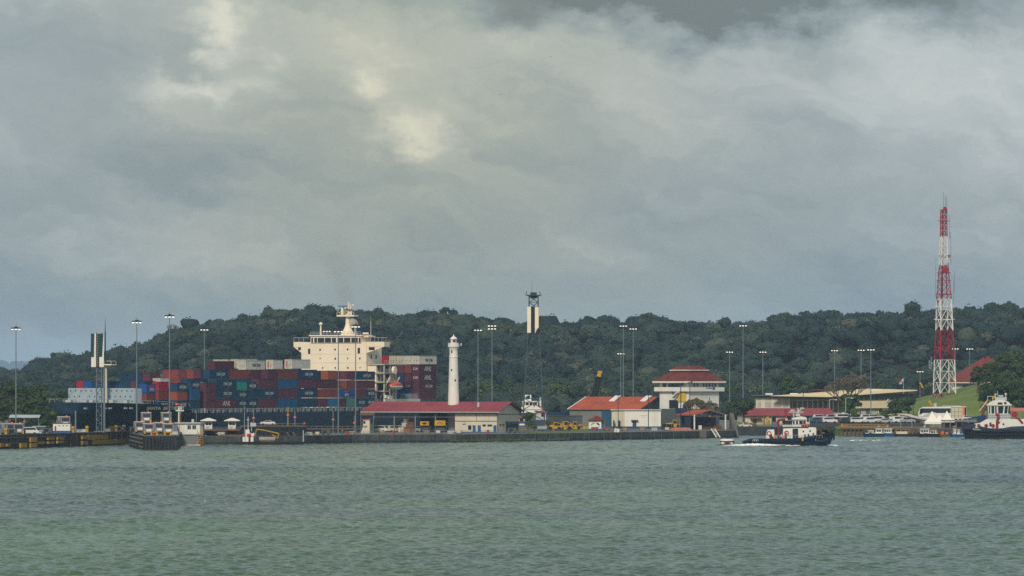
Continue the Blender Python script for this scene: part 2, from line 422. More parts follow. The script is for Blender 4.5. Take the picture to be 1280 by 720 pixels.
def leaf_cloud(centers, radii, n_each, size, flat=.75, tint=None, rg=rng):
    """quads spread over the upper shell of each lobe; returns (Nx4x3 corners, tint per quad)"""
    C = np.repeat(centers, n_each, 0); Rr = np.repeat(radii, n_each)
    n = len(C); d = rg.normal(size=(n, 3)); d[:, 2] = np.abs(d[:, 2])*1.1-.35*rg.random(n); d /= np.linalg.norm(d, axis=1)[:, None]
    rr = Rr*rg.uniform(.72, 1.10, n)
    p = C+d*rr[:, None]*np.concatenate([np.ones((n, 2)), np.broadcast_to(np.asarray(flat, float), (n, 1))], 1)
    nrm = d+rg.normal(size=(n, 3))*.55; nrm[:, 2] += .35; nrm /= np.linalg.norm(nrm, axis=1)[:, None]
    up = rg.normal(size=(n, 3)); a = np.cross(nrm, up); a /= np.linalg.norm(a, axis=1)[:, None]; b = np.cross(nrm, a)
    s = size*rg.uniform(.55, 1.25, n)[:, None]
    q = np.stack([p-a*s-b*s*.6, p+a*s*.8-b*s*.5, p+a*s*.9+b*s*.7, p-a*s*.6+b*s*.8], 1)
    t = None if tint is None else np.repeat(tint, n_each)
    return q, t
def quads_obj(name, q, tints, m, extra=None, parent=None):
    co = q.reshape(-1, 3); fs = np.arange(len(co)).reshape(-1, 4); me = fast_mesh(name, co, fs)
    tv = np.repeat(tints, 4).astype(np.float32)
    at_ = me.attributes.new('tint', 'FLOAT', 'POINT'); at_.data.foreach_set('value', tv)
    me.materials.append(m)
    o = bpy.data.objects.new(name, me); COL.objects.link(o)
    if parent: o.parent = parent
    return o
FOL = leaf_mat('haze_tinted_foliage', [(.008, .018, .019), (.013, .027, .025), (.023, .039, .031), (.040, .052, .038), (.085, .082, .070)])  # leaf tints darkened and shifted blue-grey to carry part of the distance haze
def cores(P, Rr, tint, flat=.7, k=.86):
    iv, fi = ico(); n = len(P)
    jit = 1+rng.uniform(-.22, .22, (n, len(iv)))
    fl = np.ones((n, 1, 3)); fl[:, 0, 2] = np.broadcast_to(np.asarray(flat).reshape(-1), n)
    v = P[:, None, :]+iv[None]*fl*(Rr*k)[:, None, None]*jit[..., None]
    f = fi[None]+(np.arange(n)*len(iv))[:, None, None]
    return v.reshape(-1, 3), f.reshape(-1, 3), np.repeat(tint, len(iv))
def build_forest():
    pts = []
    D = 2570.0
    while D < DC+35:
        w = (640+60)/F*D+30
        step = rng.uniform(8, 12)
        xs = np.arange(-w, w, 9.2)+rng.uniform(-3.4, 3.4, len(np.arange(-w, w, 9.2)))
        for a in xs: pts.append((a, D+rng.uniform(-6, 6)))
        D += step*(1.15 if D < 3300 else .9)
    P = np.array(pts); n = len(P); Rr = rng.uniform(2.5, 6.0, n)*rng.choice([.85, 1, 1.12], n)
    z = terrain(P[:, 0], P[:, 1])
    hgt = rng.uniform(.2, 6.2, n)+np.where(rng.random(n) < .07, rng.uniform(2, 4.5, n), 0)
    c = np.column_stack([P, z+hgt])
    # tone: clumps of kind
    nz = np.sin(P[:, 0]/37+np.sin(P[:, 1]/51)*2)+np.sin(P[:, 1]/43+P[:, 0]/91)+rng.normal(0, 1.0, n)
    tint = np.clip(.34+nz*.17, 0, .85); tint[rng.random(n) < .05] = .97
    # each crown: main core and three lobes
    flt = rng.uniform(.55, 1.0, n); off = rng.normal(size=(n, 3, 3)); off /= np.linalg.norm(off, axis=2)[..., None]; off[..., 2] = np.abs(off[..., 2])*.5
    L = (c[:, None, :]+off*(Rr*.80)[:, None, None]).reshape(-1, 3); LR = np.repeat(Rr*.52, 3)*rng.uniform(.55, 1.25, 3*n); LT = np.clip(np.repeat(tint, 3)+rng.normal(0, .06, 3*n), 0, 1)
    q1, t1 = leaf_cloud(c, Rr, 50, .55, np.repeat(flt, 50)[:, None]*1.04, tint); q2, t2 = leaf_cloud(L, LR, 34, .48, .85, LT)
    q = np.concatenate([q1, q2]); t = np.concatenate([t1, t2]); t = np.clip(t+rng.normal(0, .12, len(t)), 0, 1)
    o = quads_obj('forest', q, t, FOL); tag(o, 'dense hazy green forest covering the long hillside behind the locks', 'forest', kind='stuff')
    v, f, tv = cores(np.concatenate([c, L]), np.concatenate([Rr, LR]), np.concatenate([tint, LT])*.8, np.concatenate([flt, np.full(3*n, .8)])[:, None])
    me = fast_mesh('canopy_mass', v, f); a = me.attributes.new('tint', 'FLOAT', 'POINT'); a.data.foreach_set('value', tv.astype(np.float32)); me.materials.append(FOL)
    m = bpy.data.objects.new('canopy_mass', me); COL.objects.link(m); m.parent = o
    # far hill woods
    n = 1100; xs = rng.uniform(-1500, -800, n); hz = 52+7*np.sin(xs/340)+4*np.sin(xs/121+1)+1.5*np.sin(xs/47)
    d = rng.uniform(19500, 20050, n); hz = hz*1.2; zc = np.where(d < 20000, (d-19000)/1000*(hz-2), hz-2)+2
    P = np.column_stack([xs*1.45, d, zc]); Rr = rng.uniform(7, 15, n)
    v, f, tv = cores(P, Rr, rng.uniform(.1, .6, n), .6, 1)
    me = fast_mesh('distant_forest', v, f); a = me.attributes.new('tint', 'FLOAT', 'POINT'); a.data.foreach_set('value', tv.astype(np.float32)); me.materials.append(FOL)
    m = bpy.data.objects.new('distant_forest', me); COL.objects.link(m); tag(m, 'pale blue wooded ridge far away at the left', 'forest', kind='stuff')
build_forest()

BARK = mat('bark', (.09, .07, .05), .9, .3, 2)
LEAF_D = leaf_mat('dark_foliage', [(.014, .030, .012), (.026, .048, .014), (.045, .075, .018)])
LEAF_M = leaf_mat('mid_foliage', [(.03, .05, .018), (.055, .085, .022), (.10, .12, .03)])
LEAF_B = leaf_mat('dry_foliage', [(.06, .05, .035), (.10, .085, .055), (.15, .13, .09)])
def tree(px, D, ytop, wpx, label, group=None, m=None, z0=GZ, dense=1.0, name='tree', ybase=None, flat=.8, leaf=.42, seed=0):
    """a tree whose crown spans wpx and tops out at ytop"""
    rg = np.random.default_rng(abs(seed+int(px*7))); m = m or LEAF_D
    s = F/D; ztop = Z(ytop, D)-z0; Rw = wpx/s/2
    t = thing(name, label, 'tree', (X(px, D), D, z0), 0, group)
    cr = max(ztop*.72, Rw*.8) if ybase is None else ztop-(Z(ybase, D)-z0)
    cz = ztop-cr*.5
    tr = MB(); bt = Vector((rg.uniform(-.4, .4), rg.uniform(-.4, .4), max(ztop-cr*.75, ztop*.25)))
    r0 = .045*ztop+.12
    tr.tube((0, 0, -.3), bt, r0, r0*.65, 8)
    nl = 9
    C = []; RR = []
    for k in range(nl+5):
        a = rg.uniform(0, 6.28); h = rg.uniform(-.5, .5); w = math.sqrt(max(0, 1-(h*1.7)**2))*rg.uniform(.25, .85) if k else 0
        p = Vector((math.cos(a)*Rw*w*.85, math.sin(a)*Rw*w*.85, cz+h*cr*.78))
        r = rg.uniform(.26, .44)*min(Rw, cr*.75)
        if p.z+r*flat > ztop: p.z = ztop-r*flat
        C.append(p[:]); RR.append(r)
        mid = bt.lerp(p, .5)+Vector((0, 0, -.06*cr))
        tr.tube(bt, mid, r0*.38, r0*.22, 5); tr.tube(mid, p, r0*.22, r0*.08, 5)
    tr.build('trunk', BARK, t)
    C = np.array(C); RR = np.array(RR); n = int(max(60, 95*(np.mean(RR)/leaf/3)**1.3*dense))
    ti = np.clip(rg.normal(.45, .22, len(C)), 0, 1)
    q, tt = leaf_cloud(C, RR*1.05, n, leaf, flat, ti, rg); tt = np.clip(tt+rg.normal(0, .13, len(tt)), 0, 1)
    q2, t2 = leaf_cloud(C, RR*.6, n//2, leaf*1.2, flat, ti*.8, rg)
    quads_obj('crown', np.concatenate([q, q2]), np.concatenate([tt, t2]), m, parent=t)
    return t
def bare_tree(px, D, ytop, wpx, label, z0=GZ, m=None, seed=3, twig=.035, group=None, leaves=0):
    rr = random.Random(seed); s = F/D; H = Z(ytop, D)-z0; Wd = wpx/s/2
    t = thing('bare_tree', label, 'tree', (X(px, D), D, z0), 0, group); mb = MB(); tips = []
    def grow(p, d, L, r, k):
        q = p+d*L; (mb if k < 2 else tw).tube(p, q, r, r*.68, 5 if k < 2 else 3, False)
        if k >= 6: tips.append(q[:]); return
        for j in range(3 if k < 5 else 2):
            a = rr.uniform(0, 6.28); sp = rr.uniform(.35, .75)
            o = Vector((math.cos(a)*Wd/H*2.2, math.sin(a)*Wd/H*2.2, 0))*sp
            nd = (d*.75+o+Vector((0, 0, .12))).normalized(); grow(q, nd, L*rr.uniform(.68, .84), r*.66, k+1)
    tw = MB()
    grow(Vector((0, 0, -.2)), Vector((0, 0, 1)), H*.27, .04*H, 0)
    zmax = max(v[2] for v in tw.v); k = H/zmax; xm = max(abs(v[0]) for v in tw.v)
    kx = Wd/xm
    for M_ in (mb, tw): M_.v = [(x*kx, y*kx, z*k) for x, y, z in M_.v]
    mb.build('trunk', BARK, t); tw.build('twigs', m or mat('grey_twigs', (.16, .14, .12), .9, .2, 1), t)
    if leaves:
        T_ = np.array(tips)*np.array([kx, kx, k]); q, tt = leaf_cloud(T_, np.full(len(T_), .5), leaves, .22, 1, rng.uniform(0, 1, len(T_)))
        quads_obj('crown', q, tt, LEAF_B, parent=t)
    return t
# ---------------------------------------------------------------- container ship
def build_ship():
    t = thing('container_ship', 'long dark blue container ship with cream bridge house, bow to the left', 'container ship', SW(0, 0, 0), SRZ)
    CB = 9.0
    def hb_deck(x): return np.interp(x, [25, 27, 30, 35, 42, 50, 60, 70, 250, 262], [.2, 4.6, 7.6, 10.6, 13.2, 15.0, 16.3, 16.65, 16.65, 15.5])
    def hb_wl(x): return np.interp(x, [25, 34, 40, 50, 64, 84, 104, 240, 262], [.1, .3, 2.2, 5.6, 10.0, 14.6, 16.65, 16.65, 10])
    st = [25, 27, 30, 34, 38, 44, 50, 57, 64, 72, 84, 104, 150, 200, 240, 262]
    rs = []; rf = []
    for x in st:
        d, w = hb_deck(x), hb_wl(x); sh = max(0, (34-x))          # raked stem
        zl = lambda z: w+(d-w)*min(1, max(0, (z/11.9)))**1.5
        row = [(-d if z == CB else -zl(z), z) for z in (CB,)]
        prof = [0.0 if False else zz for zz in (9.0, 6.5, 4.0, 1.5, -2.0)]
        keel = (lambda z: max(0.0, (9-z))*(.95 if x < 34 else 0))
        r = []
        for z in prof:
            y = zl(z); xx = x+(max(0, (34-x))*(1-max(z, 0)/9.0)*.9)
            r.append((xx, -y, z))
        r2 = [(a, -b, c) for a, b, c in r[::-1]]
        rs.append(r+r2)
        if x <= 72:
            top = np.interp(x, [25, 45, 72], [12.3, 11.9, 10.8]); y9 = zl(9.0)
            r = [(x-(34-x)*.0, -d, top), (x, -y9, 9.0)]; rf.append([(x, -d, top), (x, -y9, 8.99), (x, y9, 8.99), (x, d, top)])
    MB().rings(rs).build('hull', SHIPH, t, smooth=False)
    MB().rings(rf).build('forecastle', SHIPH, t)
    # rail line on the bulwark and fairleads
    fl = MB()
    for x in (28, 33, 34.5, 40, 42):
        d = float(hb_deck(x)); fl.box(x-.8, x+.8, -d-.12, -d+.2, 10.3, 10.75)
    fl.build('fairlead', LGREY, t)
    an = MB().tube((57.5, -13.1, 6.9), (57.0, -13.9, 5.0), .28, .28, 6).prism([(-1.3, 0), (1.3, 0), (.9, -.8), (0, -1.5), (-.9, -.8)], -.4, .4, 'y')
    an.v = [(x+57 if abs(x) < 3 else x, y-13.9 if abs(y) < 3 else y, z+4.8 if z < 3 else z) for x, y, z in an.v]
    an.box(55.3, 59.2, -14.2, -11.0, 3.6, 6.4)
    an.build('anchor', RUST, t)
    nm = mat('hull_lettering', (.34, .33, .27), .6, .2)
    for txt, a in (('SANTA', 62.5), ('BETTINA', 73)):
        pass
    text('SANTA  BETTINA', .95, 19, nm, t, (56, -16.55, 10.45), -.075, slant=.25, name='ship_name')
    # breakwater with lightening holes
    bw = MB().box(50.5, 51.0, -9.7, 12.6, 11.7, 16.4).add([(50.5, -9.7, 11.7), (50.5, -9.7, 16.4), (54.5, -11.4, 16.2), (54.5, -11.4, 11.2)], [(0,1,2,3)])
    b = bw.build('breakwater', mat('breakwater_grey_paint', (.30, .37, .42), .6, .1, .4, streak=.35), t)
    ho = MB()
    for j, zz in enumerate((15.6, 13.9, 12.5)):
        for k in range(14):
            y = -8.9+k*1.72+(.5 if j == 1 else 0)
            if 8.1 < y < 8.1 or (j == 2 and k % 4 == 2) or (j == 1 and k in (5, 9)): continue
            ho.add([(50.46, y+.22*math.cos(q*math.pi/4), zz+.22*math.sin(q*math.pi/4)) for q in range(8)], [tuple(range(8))])
    ho.build('lightening_holes', DARK, b)
    # forecastle gear
    g = MB()
    for x, y in ((33, -5), (36, 4), (40, -8), (42, 2), (45, -10), (44, 9), (47, -4)):
        g.box(x-.8, x+.8, y-.6, y+.6, 11.5, 12.9); g.tube((x, y, 11.5), (x, y, 13.3), .15)
    g.tube((43, 2.5, 11.6), (43, 2.5, 15.2), .25, .2); g.tube((43, 2.5, 14), (43, -.2, 15.2), .12)
    g.build('deck_gear', LGREY, t)
    rl = MB()
    for s in (-1, 1):
        P = [(x, s*float(hb_deck(x)), float(np.interp(x, [25, 45, 72], [12.3, 11.9, 10.8]))) for x in (25, 30, 36, 44, 52, 62, 72)]
        rl.path([(x, y, z+1.0) for x, y, z in P], .05, 4)
        for x, y, z in P: rl.tube((x, y, z), (x, y, z+1), .05, n=4)
    rl.build('bow_rail', LGREY, t)
    # foremast
    xm, ym = 47.0, -1.75
    fm = MB().tube((xm, ym, 11), (xm, ym, 23.2), .62, .55, 12).box(xm-1.6, xm+1.6, ym-2.9, ym+1.2, 23.2, 23.5)
    fm.path([(xm-1.5, ym-2.8, 24.4), (xm+1.5, ym-2.8, 24.4), (xm+1.5, ym+1.1, 24.4), (xm-1.5, ym+1.1, 24.4)], .06, 4)
    for a, c in ((-1.5, -2.8), (1.5, -2.8), (1.5, 1.1)): fm.tube((xm+a, ym+c, 23.4), (xm+a, ym+c, 24.4), .05, n=4)
    m_ = fm.build('foremast', CREAM, t)
    MB().tube((xm, ym, 23.4), (xm, ym, 33), .25, .2).tube((xm, ym, 33), (xm, ym, 37.3), .14, .03).build('topmast', DSTEEL, m_)
    st_ = MB().tube((xm, ym, 23), (27, 2, 12.6), .045, n=4).tube((xm, ym, 23), (27, -2, 12.6), .045, n=4)
    st_.build('stay', DSTEEL, m_)
    # lashing posts and hatch coamings between hull and containers
    lp = MB(); x = 76.0
    hc = MB().box(70, 205, -14.6, 16, 8.6, 9.9)
    hc.build('hatch_coaming', mat('hatch_grey', (.03, .045, .055), .7, .2, .5, streak=.4), t)
    while x < 203:
        lp.box(x, x+.55, -16.5, -15.9, 8.9, 10.3); lp.box(x+1.3, x+2.1, -16.2, -15.7, 8.9, 10.3)
        x += 3.4 if int(x*10) % 3 else 4.6
    lp.build('lashing_posts', mat('post_grey', (.34, .35, .33), .7, .3, .8, streak=.5), t)
    r = MB(); x = 74
    while x < 203: r.tube((x, -16.62, 9), (x, -16.62, 10.1), .045, n=4); x += 2
    r.tube((74, -16.62, 10.1), (203, -16.62, 10.1), .045, n=4); r.tube((74, -16.62, 9.6), (203, -16.62, 9.6), .035, n=4)
    r.build('deck_rail', LGREY, t)
    # long line of stretched walkway at tier height
    # accommodation house
    hx = 204.6; D0 = 2033.0
    zz = lambda y: 20+(470-y)/F*D0
    def yl(px):
        r_ = (px-640)/F; t_ = hx/K; q = (-119.4+.42*t_-r_*(1740.5+.9075*t_))/(.9075+.42*r_); return K*(q-15.7)
    yL, yR = yl(376.9), yl(458.1)          # far and near edges (local y large = far)
    h = MB().box(hx, hx+11, yR, yL, 9.0, zz(427.5))
    h.box(hx+1.2, hx+6.5, yR-2.9, yR, 9.0, zz(455))
    house = h.build('accommodation_block', CREAM, t)
    wl, wr = yl(389), yl(452)
    wh = MB().box(hx-.35, hx+7, wr, wl, zz(428.3), zz(420)).box(hx-.7, hx+7.6, wr-.4, wl+.4, zz(420), zz(418.6))
    wheel = wh.build('wheelhouse', CREAM, t)
    win = MB()
    for a, b_ in ((390.3, 391.8), (394, 396.8), (398.3, 405.8), (407.2, 414.3), (416, 420.5), (423, 429.5), (431.2, 438.5), (440.3, 447.8), (449.5, 451.3)):
        win.box(hx-.42, hx-.3, yl(b_+.3), yl(a-.3), zz(427.9), zz(422.1))
    win.build('bridge_windows', GLASS, wheel)
    # bridge wings with diagonal brackets
    for s, ya, yb in ((1, yL, yl(366.7)), (-1, yR, yl(480))):
        w = MB().box(hx+.2, hx+4.2, min(ya, yb), max(ya, yb), zz(433.5), zz(427.2))
        yi = ya; yo = yb
        w.prism([(yo, zz(433.4)), (yi, zz(433.4)), (yi, zz(441.2)), (yi+(yo-yi)*.15, zz(440.2))], hx+.3, hx+.7, 'x')
        o = w.build('bridge_wing', CREAM, t)
        MB().box(hx+.26, hx+.29, min(ya+(yb-ya)*.12, ya+(yb-ya)*.45), max(ya+(yb-ya)*.12, ya+(yb-ya)*.45), zz(437.6), zz(434)).build('wing_opening', DARK, o)
        rr_ = MB(); e0, e1 = (yl(367), yl(379)) if s == 1 else (yl(468), yl(477))
        rr_.tube((hx+.3, e0, zz(422)), (hx+.3, e1, zz(422)), .07, n=4)
        for k in range(3): y = e0+(e1-e0)*k/2; rr_.tube((hx+.3, y, zz(427)), (hx+.3, y, zz(422)), .07, n=4)
        rr_.tube((hx+4, e0, zz(422)), (hx+4, e1, zz(422)), .07, n=4)
        rr_.build('wing_rail', LGREY, o)
    pw = MB()
    for px, y, w, hh in ((386.6, 439, 2.2, 5.4), (400.3, 437, 1.4, 1.9), (419, 436.8, 1.5, 1.9), (434.7, 436.8, 1.5, 1.9), (448.7, 438.3, 2.4, 5.8), (400.3, 448, 1, 1.2), (419.3, 448.3, 1.6, 2), (434.8, 448, 1.1, 1.4),
                         (450, 448, 1.5, 1.8), (403.5, 459.8, 1.2, 1.6), (419.3, 459.8, 1.3, 1.6), (435, 459.8, 1.5, 1.8), (450.2, 459.6, 1, 1.2)):
        pw.box(hx-.04, hx+.05, yl(px+w*.62), yl(px-w*.62), zz(y+hh*.62), zz(y-hh*.62))
    pw.build('porthole_windows', GLASS, house)
    # deck lines across the front
    dl = MB()
    for y in (442.5, 453.5): dl.box(hx-.03, hx+.02, yR, yL, zz(y+.15), zz(y-.15))
    dl.build('deck_seam', mat('cream_shade_paint', (.5, .42, .3), .6, .05), house)
    sw = MB()
    for xx, z_ in ((hx+3, 25.5), (hx+6.5, 25.5), (hx+3, 22.7), (hx+7, 29), (hx+3, 29)): sw.box(xx, xx+1.1, yR-.05, yR+.05, z_, z_+1.3)
    sw.build('side_windows', GLASS, house)
    # roof rail
    rr_ = MB(); za = zz(418.6); zb = zz(414.8)
    for k in range(16):
        y = wr+(wl-wr)*k/15; rr_.tube((hx-.5, y, za), (hx-.5, y, zb), .05, n=4)
    for z_ in (zb, (za+zb)/2): rr_.tube((hx-.5, wr, z_), (hx-.5, wl, z_), .05, n=4)
    rr_.build('roof_rail', LGREY, wheel)
    # radar mast
    ym = yl(430.3)+.2; xm = hx+3
    rm = MB().lathe([(2.3, 0), (1.1, 2.2), (.75, 3.4), (.62, 6.2), (.75, 6.8)], (xm, ym, zz(418.5)), 12)
    rm.box(xm-1.6, xm+1.6, yl(440), yl(418.5), zz(395.5), zz(393.6))
    for y in (yl(418.7), yl(422), yl(436), yl(439.8)): rm.tube((xm-1.5, y, zz(394)), (xm-1.5, y, zz(390)), .06, n=4)
    rm.tube((xm-1.5, yl(418.7), zz(390)), (xm-1.5, yl(439.8), zz(390)), .06, n=4)
    rm.box(xm-.6, xm+.6, yl(424.5), yl(422), zz(394), zz(384.5))
    rm.tube((xm, yl(430.5), zz(394)), (xm, yl(430.5), zz(376.5)), .35, .12); rm.tube((xm, yl(434), zz(394)), (xm, yl(432.5), zz(379)), .3, .12)
    for y, z_ in ((433, 391), (428, 388), (436.5, 381), (427, 385)): rm.box(xm-.3, xm+.3, yl(y+1), yl(y-1), zz(z_+.8), zz(z_-.8))
    mast = rm.build('radar_mast', CREAM, t)
    MB().box(xm-.7, xm-.3, yl(429.5), yl(418.2), zz(383), zz(381.8)).build('radar_scanner', BLUEP, mast)
    MB().box(xm-.7, xm-.3, yl(436), yl(427.5), zz(387.2), zz(386.2)).build('radar_scanner', BLUEP, mast)
    # funnel behind
    fx = hx+16
    def fy(px): return yl(px)+ (fx-hx)*.0+ (0)
    sh_ = -(fx-hx)*.42/.9075*-1
    fu = MB().box(fx, fx+7, yl(452)+sh_, yl(433)+sh_, zz(470), zz(408.5))
    f_ = fu.build('funnel', mat('funnel_navy', (.01, .025, .06), .5, .1), t)
    MB().lathe([(1.6, 0), (2.0, 1.2), (2.0, 2.0), (1.3, 3.0), (.3, 3.5)], (fx+2, yl(435.5)+sh_, zz(411)), 14).build('exhaust_dome', mat('dome_grey', (.3, .28, .24), .6, .1), f_)
    for px, yt, r_ in ((399.3, 404, .42), (442.7, 408, .4)):
        y = yl(px)
        a = MB().tube((hx+1, y, zz(418.6)), (hx+1, y, zz(yt+1.5)), .35, .2, 8).build('dome_mast', CREAM, t)
        MB().lathe([(.1, -.55), (.5, -.3), (.62, 0), (.5, .35), (.1, .6)], (hx+1, y, zz(yt+.8)), 10).build('antenna_dome', WHITE, a, True)
    MB().tube((hx+5, yl(455), zz(420)), (hx+5, yl(455), zz(402)), .14, .1).tube((hx+5, yl(455), zz(402)), (hx+5, yl(455), zz(394)), .05, .02).build('whip_antenna', LGREY, t)
    rp = MB().box(hx+1, hx+6, yl(459), wr, zz(421.5), zz(419.8)); e = yl(459)
    for k in range(4): rp.tube((hx+1, e+(wr-e)*k/3, zz(420)), (hx+1, e+(wr-e)*k/3, zz(415.5)), .06, n=4)
    rp.box(hx+1, hx+1.1, e, wr, zz(417.6), zz(415.6)); rp.build('side_platform', CREAM, wheel)
    # side decks, lifeboat, fan
    dk = MB()
    for y_, x1 in ((455, 17), (465.6, 9.3), (477, 11.8), (488.2, 4)):
        z_ = 20+(470-y_)/F*2045; dk.box(hx+.8, hx+x1, -16.4, yR-.2, z_-.35, z_)
        for k in range(int(x1/1.6)): dk.tube((hx+1+k*1.6, -16.35, z_), (hx+1+k*1.6, -16.35, z_+1), .045, n=4)
        dk.tube((hx+.8, -16.35, z_+1), (hx+x1, -16.35, z_+1), .05, n=4); dk.tube((hx+.8, -16.35, z_+.5), (hx+x1, -16.35, z_+.5), .04, n=4)
    for xx in (hx+1.2, hx+5.3, hx+9): dk.box(xx, xx+.5, -16.3, -15.9, 11.5, 23.6)
    dk.box(hx+5, hx+16, -13.5, yR, 9, 23.6)
    dk.build('side_decks', mat('side_deck_paint', (.40, .38, .33), .6, .15, .3, streak=.3), t)
    dd = MB()
    for z_ in (21.6, 18.6, 15.8, 12.9):
        for xx in (hx+2.4, hx+6.2): dd.box(xx, xx+.9, -16.45 if False else -13.56, -13.5, z_, z_+1.7)
    dd.box(hx+5.6, hx+8.8, -13.6, -13.5, 21.3, 23.3); dd.box(hx+5.6, hx+11, -13.6, -13.5, 18.5, 20.8); dd.box(hx+2, hx+12, -13.6, -13.5, 12.8, 17.6)
    dd.build('deck_openings', DARK, t)
    MB().box(205.2, 231, -16.75, -16.2, 9.0, 12.7).build('bulwark_band', mat('band_paint', (.62, .58, .47), .6, .1, .3, streak=.3), t)
    bp_ = MB(); x = 217.0
    while x < 230: bp_.tube((x, -16.6, 12.7), (x, -16.6, 14.2), .06, n=4); x += .9
    bp_.tube((217, -16.6, 14.2), (230, -16.6, 14.2), .06, n=4); bp_.build('after_rail', LGREY, t)
    lb = MB(); rs = []
    for u in (0, .12, .3, .5, .7, .88, 1):
        w = math.sin(math.pi*(.06+.88*u))**.6; xx = 206.9+u*9.4
        rs.append([(xx, -17.4-1.25*w*math.cos(a)*1, 16.7+(1.15*w*math.sin(a) if math.sin(a) < 0 else .35*w*math.sin(a))) for a in [k*math.pi/6 for k in range(12)]+[0]])
    lb.rings(rs, False); boat = lb.build('lifeboat', WHITE, t, True)
    lb = MB(); rs = []
    for u in (.08, .2, .45, .6, .8, .92):
        w = math.sin(math.pi*(.06+.88*u))**.6; xx = 206.9+u*9.4
        rs.append([(xx, -17.4-1.1*w*math.cos(a), 16.85+1.15*w*math.sin(a)*(1.2 if .4 < u < .85 else .8)) for a in [k*math.pi/6 for k in range(7)]])
    lb.rings(rs); lb.build('canopy', mat('lifeboat_orange', (.55, .08, .04), .5, .1), boat, True)
    dv = MB()
    for xx in (207.5, 214.5): dv.path([(xx, -14, 13), (xx, -16.3, 17.8), (xx, -17.4, 19.6)], .22, 6)
    dv.build('davit', CREAM, t)
    MB().tube((211.5, -16.6, 21.8), (211.5, -17.4, 21.8), 1.25, 1.25, 18).tube((211.5, -17.4, 21.8), (211.5, -17.45, 21.8), .3, .3, 8).build('round_ventilator', CREAM, t)
    ml = MB().box(205.5, 206.6, -17, -16.4, 13, 14).box(209, 212, -16.2, -15.4, 12.7, 13.8); ml.build('winch', WHITE, t)
    return t
SHIP = build_ship()

# ---------------------------------------------------------------- containers on the ship
CC = {'navy': (.006, .045, .100), 'navy2': (.008, .038, .085), 'blue': (.010, .085, .20), 'apl': (.008, .08, .27), 'cyan': (.012, .14, .28), 'maroon': (.10, .030, .050), 'purple': (.075, .022, .045),
      'brown': (.15, .045, .040), 'brick': (.20, .045, .042), 'crimson': (.30, .012, .045), 'orange': (.26, .07, .04), 'green': (.012, .24, .19), 'greyg': (.07, .20, .17), 'white': (.52, .50, .40), 'wcool': (.55, .55, .50)}
CNAME = {'navy': 'navy blue', 'navy2': 'dark navy', 'blue': 'mid blue', 'apl': 'bright blue', 'cyan': 'light blue', 'maroon': 'maroon', 'purple': 'dark purple', 'brown': 'brown', 'brick': 'brick red', 'crimson': 'crimson',
         'orange': 'rust orange', 'green': 'green', 'greyg': 'grey green', 'white': 'cream white', 'wcool': 'off white'}
CM = {k: mat('container_'+k, v, .6, .16, .5, streak=.4, spec=.12) for k, v in CC.items()}
def _rod(c): return tuple(min(1, x*1.35+.02) for x in c)
CR = {k: mat('container_rods_'+k, _rod(v) if v[0] < .4 else (.26, .21, .15), .5, .1) for k, v in CC.items()}
CMESH = {}
def container_meshes(L, H, col):
    if (L, H) not in CMESH:
        b = MB().box(.06, L-.06, -1.20, 1.20, .10, H-.06)
        for x in (0, L-.16):
            for y in (-1.25, 1.09): b.box(x, x+.16, y, y+.16, 0, H)
        for y in (-1.25, 1.13):
            b.box(.16, L-.16, y, y+.12, H-.14, H); b.box(.16, L-.16, y, y+.12, 0, .16)
        x = .45
        while x < L-.4:
            b.box(x, x+.14, -1.235, -1.2, .2, H-.16); x += .36
        b.box(0, .05, -1.09, 1.09, H-.14, H); b.box(0, .05, -1.09, 1.09, 0, .16)
        d = MB()
        for y in (-.85, -.35, .35, .85): d.tube((-.05, y, .15), (-.05, y, H-.15), .06, n=4)
        d.box(-.02, .05, -.03, .03, .15, H-.15)
        for y in (-.85, .35): d.box(-.05, .0, y, y+.5, H*.4, H*.4+.12)
        bm = b.build('body', CM['navy']); dm = d.build('door', CR['navy'])
        CMESH[(L, H)] = (bm.data, dm.data); bpy.data.objects.remove(bm); bpy.data.objects.remove(dm)
    key = (L, H, col)
    if key not in CMESH:
        a, b = CMESH[(L, H)]; a2 = a.copy(); a2.materials[0] = CM[col]; b2 = b.copy(); b2.materials[0] = CR[col]; CMESH[key] = (a2, b2)
    return CMESH[key]
ORD = ['first', 'second', 'third', 'fourth', 'fifth', 'sixth', 'seventh', 'eighth', 'ninth', 'tenth', 'eleventh', 'twelfth', 'thirteenth', 'fourteenth', 'fifteenth', 'sixteenth']
ROWN = ['outermost row', 'second row in', 'third row in', 'fourth row in', 'fifth row in', 'sixth row in', 'seventh row in', 'eighth row in', 'ninth row in', 'tenth row in', 'eleventh row in', 'twelfth row in']
L4, L2 = 12.9, 6.3
LETD = mat('dark_lettering', (.03, .04, .07), .6, .05)
APLR = mat('red_logo', (.45, .02, .03), .5, .05)
def swoosh(parent, x, z, m, k=1.0):
    s = MB().add([(x-.55, -1.27, z-.09), (x+.1, -1.27, z-.07), (x+.6, -1.27, z+.14), (x-.05, -1.27, z+.04)], [(0,1,2,3)])
    s.build('logo_mark', m, parent)
